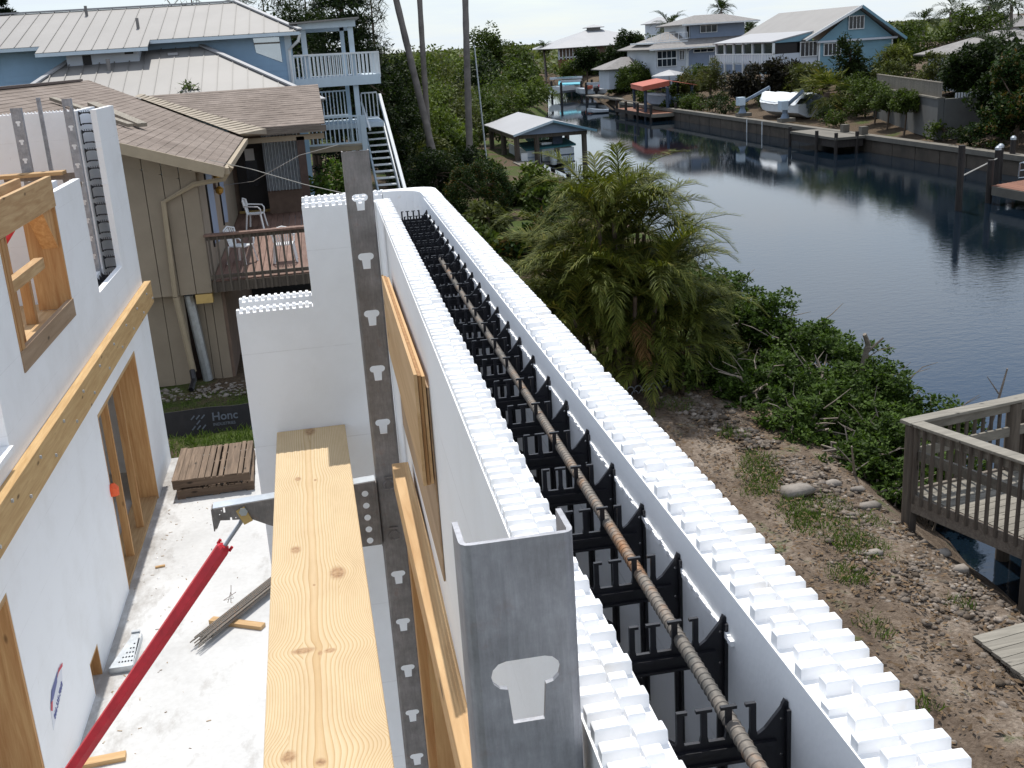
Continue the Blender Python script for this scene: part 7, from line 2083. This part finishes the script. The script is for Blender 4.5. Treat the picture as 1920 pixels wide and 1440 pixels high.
# ---- dock and pilings at the right edge
rd_ = empty('right_red_dock', (29, 40, -2.2), 'red decked dock cut off by the right edge of the picture', 'dock')
for i in range(20): bx('board', M['red_dock'], rd_, 26.45+i*.29, 26.72+i*.29, 36.0, 39.6+.35*i*.29, -1.56, -1.48)
bx('fascia', M['concrete_cap'], rd_, 26.40, 26.44, 36, 39.5, -1.85, -1.5)
bx('frame', M['dock_black'], rd_, 26.6, 32, 36.2, 39.4, -1.9, -1.6)
for (x, y, zt_, capd) in ((24.5, 38.7, .3, 0), (26.5, 39.8, -.5, 0), (30.6, 45.3, -.75, 1), (32.1, 46.6, -.6, 1), (29.2, 43.4, -.6, 1)):
    t = empty('mooring_piling', (x, y, -2.2), {(24.5): 'tallest free standing dark mooring piling in the water at right', 26.5: 'short dark piling at the corner of the right red dock', 30.6: 'white capped dark piling beside the dock ladder', 32.1: 'white capped piling against the seawall at right', 29.2: 'white capped dark piling between the ladder and the tall piling'}[x], 'piling', 'pilings at the right dock')
    MB().tube([(x, y, -3.4), (x, y, zt_)], .13, 9).build('pole', M['dock_black'], t, smooth=True)
    if capd: MB().lathe((x, y, zt_), [(.145, 0), (.14, .10), (.06, .18)], 9).build('cap', M['galv'], t)
ld_ = empty('dock_ladder', (29.0, 41.0, -1.5), 'pair of curved steel ladder handles on the right dock', 'ladder')
for x in (28.8, 29.4): MB().tube([(x, 40.8, -1.5), (x, 40.8, -1.05), (x, 41.0, -.88), (x, 41.25, -.95), (x, 41.3, -1.5)], .035, 6).build('handle', M['galv'], ld_, smooth=True)
for i in range(2): MB().tube([(28.8, 41.3, -1.25-.3*i), (29.4, 41.3, -1.25-.3*i)], .025, 5).build('rung', M['galv'], ld_)
MB().tube([(24.5, 38.7, -.9), (29.1, 43.3, -.95)], .03, 5).build('mooring_line', M['rope']); tag(bpy.data.objects['mooring_line'], 'pale rope strung between the mooring pilings at right', 'rope')

# ---- right bank plants
def T(name, label, cat, base, crowns, n, leaf, mat, **k): return tree(name, label, cat, base, crowns, int(n*1.6), leaf, mat, k.pop('trunk', .12), **k)
T('dark_tree', 'dark purplish rounded tree left of the covered boat', 'tree', (37.2, 88), [(-.4, 0, 1.0, 2.6, 2, 2.0), (1.8, -1, .8, 2.3, 2, 1.9)], 7000, .28, 'leaf_purple')
T('olive_bush', 'pale olive bush right of the dark purplish tree', 'shrub', (39.6, 85), [(0, 0, .9, 2.0, 1.6, 1.8)], 4000, .25, 'leaf_olive')
T('feathery_shrub', 'light feathery palms under the screened porch', 'shrub', (37.6, 101), [(0, 0, .9, 1.6, 1.5, 1.7), (-1.6, 2, .6, 1.0, 1, 1.4)], 2600, .35, 'leaf_olive', aspect=.2)
T('lemon_bush', 'lemon green bush behind the red canopy lift', 'shrub', (40.2, 109), [(0, 0, -.2, 1.9, 1.5, .9), (-1.9, 0, 0, 1.2, 1, .8)], 2600, .25, 'leaf_yellow', trunk=.05)
T('green_bush', 'dark green waterside bush between canopy lift and seawall', 'shrub', (35.0, 104.5), [(0, 0, -.9, 2.0, 1.8, 1.1), (-1.2, 4, -.8, 1.5, 1.2, 1.0), (-1.6, -6, -1.0, 1.5, 2, .9), (-1.6, -10, -1.1, 1.2, 2, .8)], 6000, .24, 'leaf_mid', trunk=.05)
T('green_bush', 'round bush in front of the slate wall of the grey house', 'shrub', (41.5, 115), [(0, 0, .6, 1.9, 1.5, 1.2)], 2400, .25, 'leaf_mid', trunk=.08)
T('green_bush', 'reddish bush between umbrella and red canopy', 'shrub', (38.3, 111), [(0, 0, 0.2, 1.2, 1.1, .8)], 1400, .24, 'leaf_hedge', trunk=.05)
T('green_tree', 'leafy tree at the water left of the red canopy', 'tree', (36.3, 122.5), [(0, 0, .5, 2.2, 2, 1.7), (2, 1, .9, 1.6, 1.5, 1.3)], 4200, .28, 'leaf_mid')
T('green_bush', 'low hedge behind the narrow pale dock', 'shrub', (38.0, 133), [(0, 0, -.3, 2.0, 2, 1.1), (-1.5, -5, -.6, 1.5, 2, .9)], 2600, .28, 'leaf_mid', trunk=.05)
T('round_tree', 'big round dark tree in front of the cupola house', 'tree', (45.0, 152), [(0, 0, 3.2, 2.6, 2.4, 2.9), (.6, 0, 1.6, 2.6, 2.4, 2.0)], 6000, .36, 'leaf_dark')
T('dark_bush', 'dark bush left of the big round dark tree', 'shrub', (42.3, 166), [(0, 0, 2.2, 2.4, 2, 2.3)], 3200, .36, 'leaf_dark')
T('dark_bush', 'dark blue green bush between the two dark trees', 'shrub', (42.9, 156), [(0, 0, 1.7, 1.7, 1.6, 2.2)], 2600, .34, 'leaf_dark')
T('banana_plant', 'light broad leaved plants below the cupola house', 'plant', (41.2, 172), [(0, 0, .9, 2.0, 1.5, 1.5)], 700, .9, 'leaf_light', aspect=.22)
T('green_tree', 'trees behind the roof deck of the grey house', 'tree', (52.0, 160), [(0, 0, 3.8, 2.6, 2, 1.8), (3.6, 0, 4.4, 2.2, 2, 1.6), (-3, 0, 3.6, 2.2, 2, 1.6)], 4200, .38, 'leaf_mid')
T('dark_tree', 'dark conical tree right of the teal house', 'tree', (54.6, 98), [(0, 0, 3.2, 1.9, 1.6, 2.1), (.3, 0, 1.2, 2.4, 2, 2.2)], 4200, .28, 'leaf_dark')
T('yellow_palm', 'yellow green palm clump right of the teal house corner', 'palm clump', (40.0, 72), [(0, 0, 2.5, 1.1, 1, 1.0)], 900, .5, 'leaf_yellow', aspect=.15)
T('hedge_tree', 'tall hedge behind the pale grey hip roof', 'hedge', (56, 92), [(-2.5, 0, 2.6, 3.2, 2, 2.0), (3, 0, 3.3, 3.4, 2, 2.3), (-6, 3, 2.0, 2.5, 2, 1.8)], 7000, .30, 'leaf_mid')
T('hedge_tree', 'darker trees at the upper right corner', 'tree', (54, 82), [(0, 0, 1.9, 3.2, 2, 1.9), (4.5, 0, 2.1, 3.2, 2, 1.9), (2, -3, 1.2, 3.2, 2, 2.0)], 8000, .28, 'leaf_dark')
T('shrub_border', 'mixed shrubs on top of the retaining wall by the hip roof', 'shrub', (38.6, 64), [(0, 0, 2.0, 1.5, 1.2, 1.0), (-.6, 4, 1.7, 1.4, 1.2, .9), (.6, -3, 2.0, 1.3, 1.2, 1.2), (1.8, -2, 2.2, 1.5, 1.2, 1.2)], 6500, .20, 'leaf_olive', trunk=.05)
T('green_bush', 'leafy bushes between the fan palm and the retaining wall', 'shrub', (36.2, 68.5), [(0, 0, .2, 1.6, 1.3, 1.4), (.9, 3.5, .3, 1.6, 1.3, 1.4)], 6000, .17, 'leaf_mid', trunk=.06)
for (x, y, lab) in ((34.9, 64.8, 'small round headed tree at the left end of the retaining wall'), (34.1, 61.8, 'small round headed tree in the middle of the retaining wall'), (33.4, 58.6, 'small round headed tree nearest the retaining wall corner')):
    T('small_tree', lab, 'tree', (x, y), [(0, 0, .55, 1.25, 1.1, .85)], 3200, .17, 'leaf_mid', trunk=.06, lean=(.1, 0))
T('dark_tree', 'dark tree beside the teal house wall', 'tree', (43.0, 84), [(0, 0, 2.4, 1.3, 1, 1.9), (.5, 0, .6, 2.0, 1.4, 1.8), (1.8, 0, .2, 1.6, 1.2, 1.6)], 6500, .24, 'leaf_dark')
T('dark_tree', 'dense dark tree overhanging the seawall at right', 'tree', (35.2, 54.0), [(1.6, 2.5, 1.6, 2.0, 1.6, 1.6), (0.2, 1.5, 2.2, 1.5, 1.6, 1.4), (.9, 0, 2.7, 1.5, 1.6, 1.2), (-.4, -2, .9, 1.3, 1.6, 1.6), (.6, -2, 1.8, 1.6, 1.6, 1.6), (0, -2.4, -.2, 1.4, 1.3, .9)], 20000, .22, 'leaf_dark', trunk=.18, bark='bark_grey')
T('dark_tree', 'drooping dark foliage at the right edge above the mooring pilings', 'tree', (33.7, 48.7), [(0, 0, .7, 1.2, 1.4, 1.3), (.6, -1.5, .1, 1.2, 1.4, 1.2), (.5, 1, 1.9, 1.3, 1.4, 1.2), (-.6, 1.5, -.2, .8, 1, .8)], 11000, .20, 'leaf_hedge')
# fan palm by the small dock
fp = empty('fan_palm', (35.1, 72.0, -1.2), 'bushy fan palm between the covered boat and the retaining wall', 'palm tree')
MB().tube([(35.1, 72.0, -1.3), (35.2, 72.0, .6)], [.24, .18], 8).build('trunk', M['bark_brown'], fp)
V = []; Fq = []; o = 0
for i in range(70):
    az = i*2.399; el_ = rng.uniform(-.8, 1.3); Ls = rng.uniform(.7, 1.75)
    h = np.array([math.cos(az)*math.cos(el_), math.sin(az)*math.cos(el_), math.sin(el_)])
    c = np.array([35.2, 72.0, .55])+h*Ls
    sd = unit(np.cross(h, [0, 0, 1.0])); nn_ = np.cross(sd, h)
    for j in range(15):
        a = (j-7)*.2
        d_ = h*math.cos(a)+sd*math.sin(a)
        e_ = c+d_*.85-np.array([0, 0, .28*abs(rng.gauss(1, .3))])
        w = np.cross(d_, nn_)*.065
        V.append(np.stack([c-w*.3, c+w*.3, e_+w*.4, e_-w*.4])); Fq.append([[o, o+1, o+2, o+3]]); o += 4
mesh_np('fronds', np.concatenate(V), np.concatenate(Fq), M['frond'], fp)
# coconut palms on the skyline
for (x, y, z, L, lab) in ((76, 130, 4.6, 2.6, 'coconut palm leftmost of the skyline group at upper right'), (73.5, 120, 5.6, 2.8, 'coconut palm second from the left of the skyline group'), (74, 112, 5.2, 2.2, 'half hidden coconut palm head in the middle of the skyline group'), (71.8, 110, 5.9, 2.4, 'coconut palm second from the right of the skyline group'), (67.6, 100, 5.8, 2.4, 'coconut palm rightmost of the skyline group at upper right'),
                        (45, 135, 5.9, 3.2, 'windswept coconut palm left of the grey house'), (54.0, 141, 7.6, 2.2, 'palm tips just above the grey house roof'), (56.5, 138, 4.6, 2.4, 'palm half hidden right of the grey house')):
    palm('coconut_palm', lab, (x+.4, y, -.5), (x, y, z), 17, L, 16, .9, .10, 'frond_dark', .16, el=(-.5, 1.3), droop=(.9, 1.9))
palm('cabbage_palm', 'dark cabbage palm left of the cupola house', (43.8, 202, -1), (43.6, 202, 4.2), 22, 2.0, 12, .8, .10, 'frond_dark', .2, el=(-.8, 1.2), droop=(.6, 1.4))
palm('cabbage_palm', 'palm trunk with dark head in front of the hip roof house', (35.2, 56.3, -.9), (35.3, 56.3, 2.0), 24, 1.5, 22, .65, .05, 'frond_dark', .20, el=(-.8, 1.2), droop=(.6, 1.6), bark='bark_brown')
palm('cabbage_palm', 'large dark palm head at the upper right edge', (38.3, 58, -.5), (38.6, 58, 3.2), 26, 2.4, 26, .8, .05, 'frond_dark', .2, el=(-.8, 1.2), droop=(.6, 1.8))
# mulch border and lawn strip plants
for i, (x, y) in enumerate(((33.6, 83.5), (34.6, 92), (33.8, 96), (33.3, 66.9), (33.9, 69.0), (33.2, 88), (32.9, 93.5), (33.0, 85.3), (34.6, 97), (32.8, 90.4), (33.0, 51.5), (32.8, 49.3), (33.1, 54), (35.5, 83.5), (36.2, 94))):
    cw = ('mid green', 'dark green', 'rusty tipped')[i % 3]
    bush(cw+' low border shrub on the seawall '+('near the white capped pilings' if y < 56 else 'near the small concrete dock' if y < 72 else 'beside the davits' if y < 87 else 'towards the red canopy lift'), (x, y), (.9, .9, .7), 700, .17, ('leaf_mid', 'leaf_dark', 'leaf_hedge')[i % 3], 'low border shrubs of the right bank', K=12)
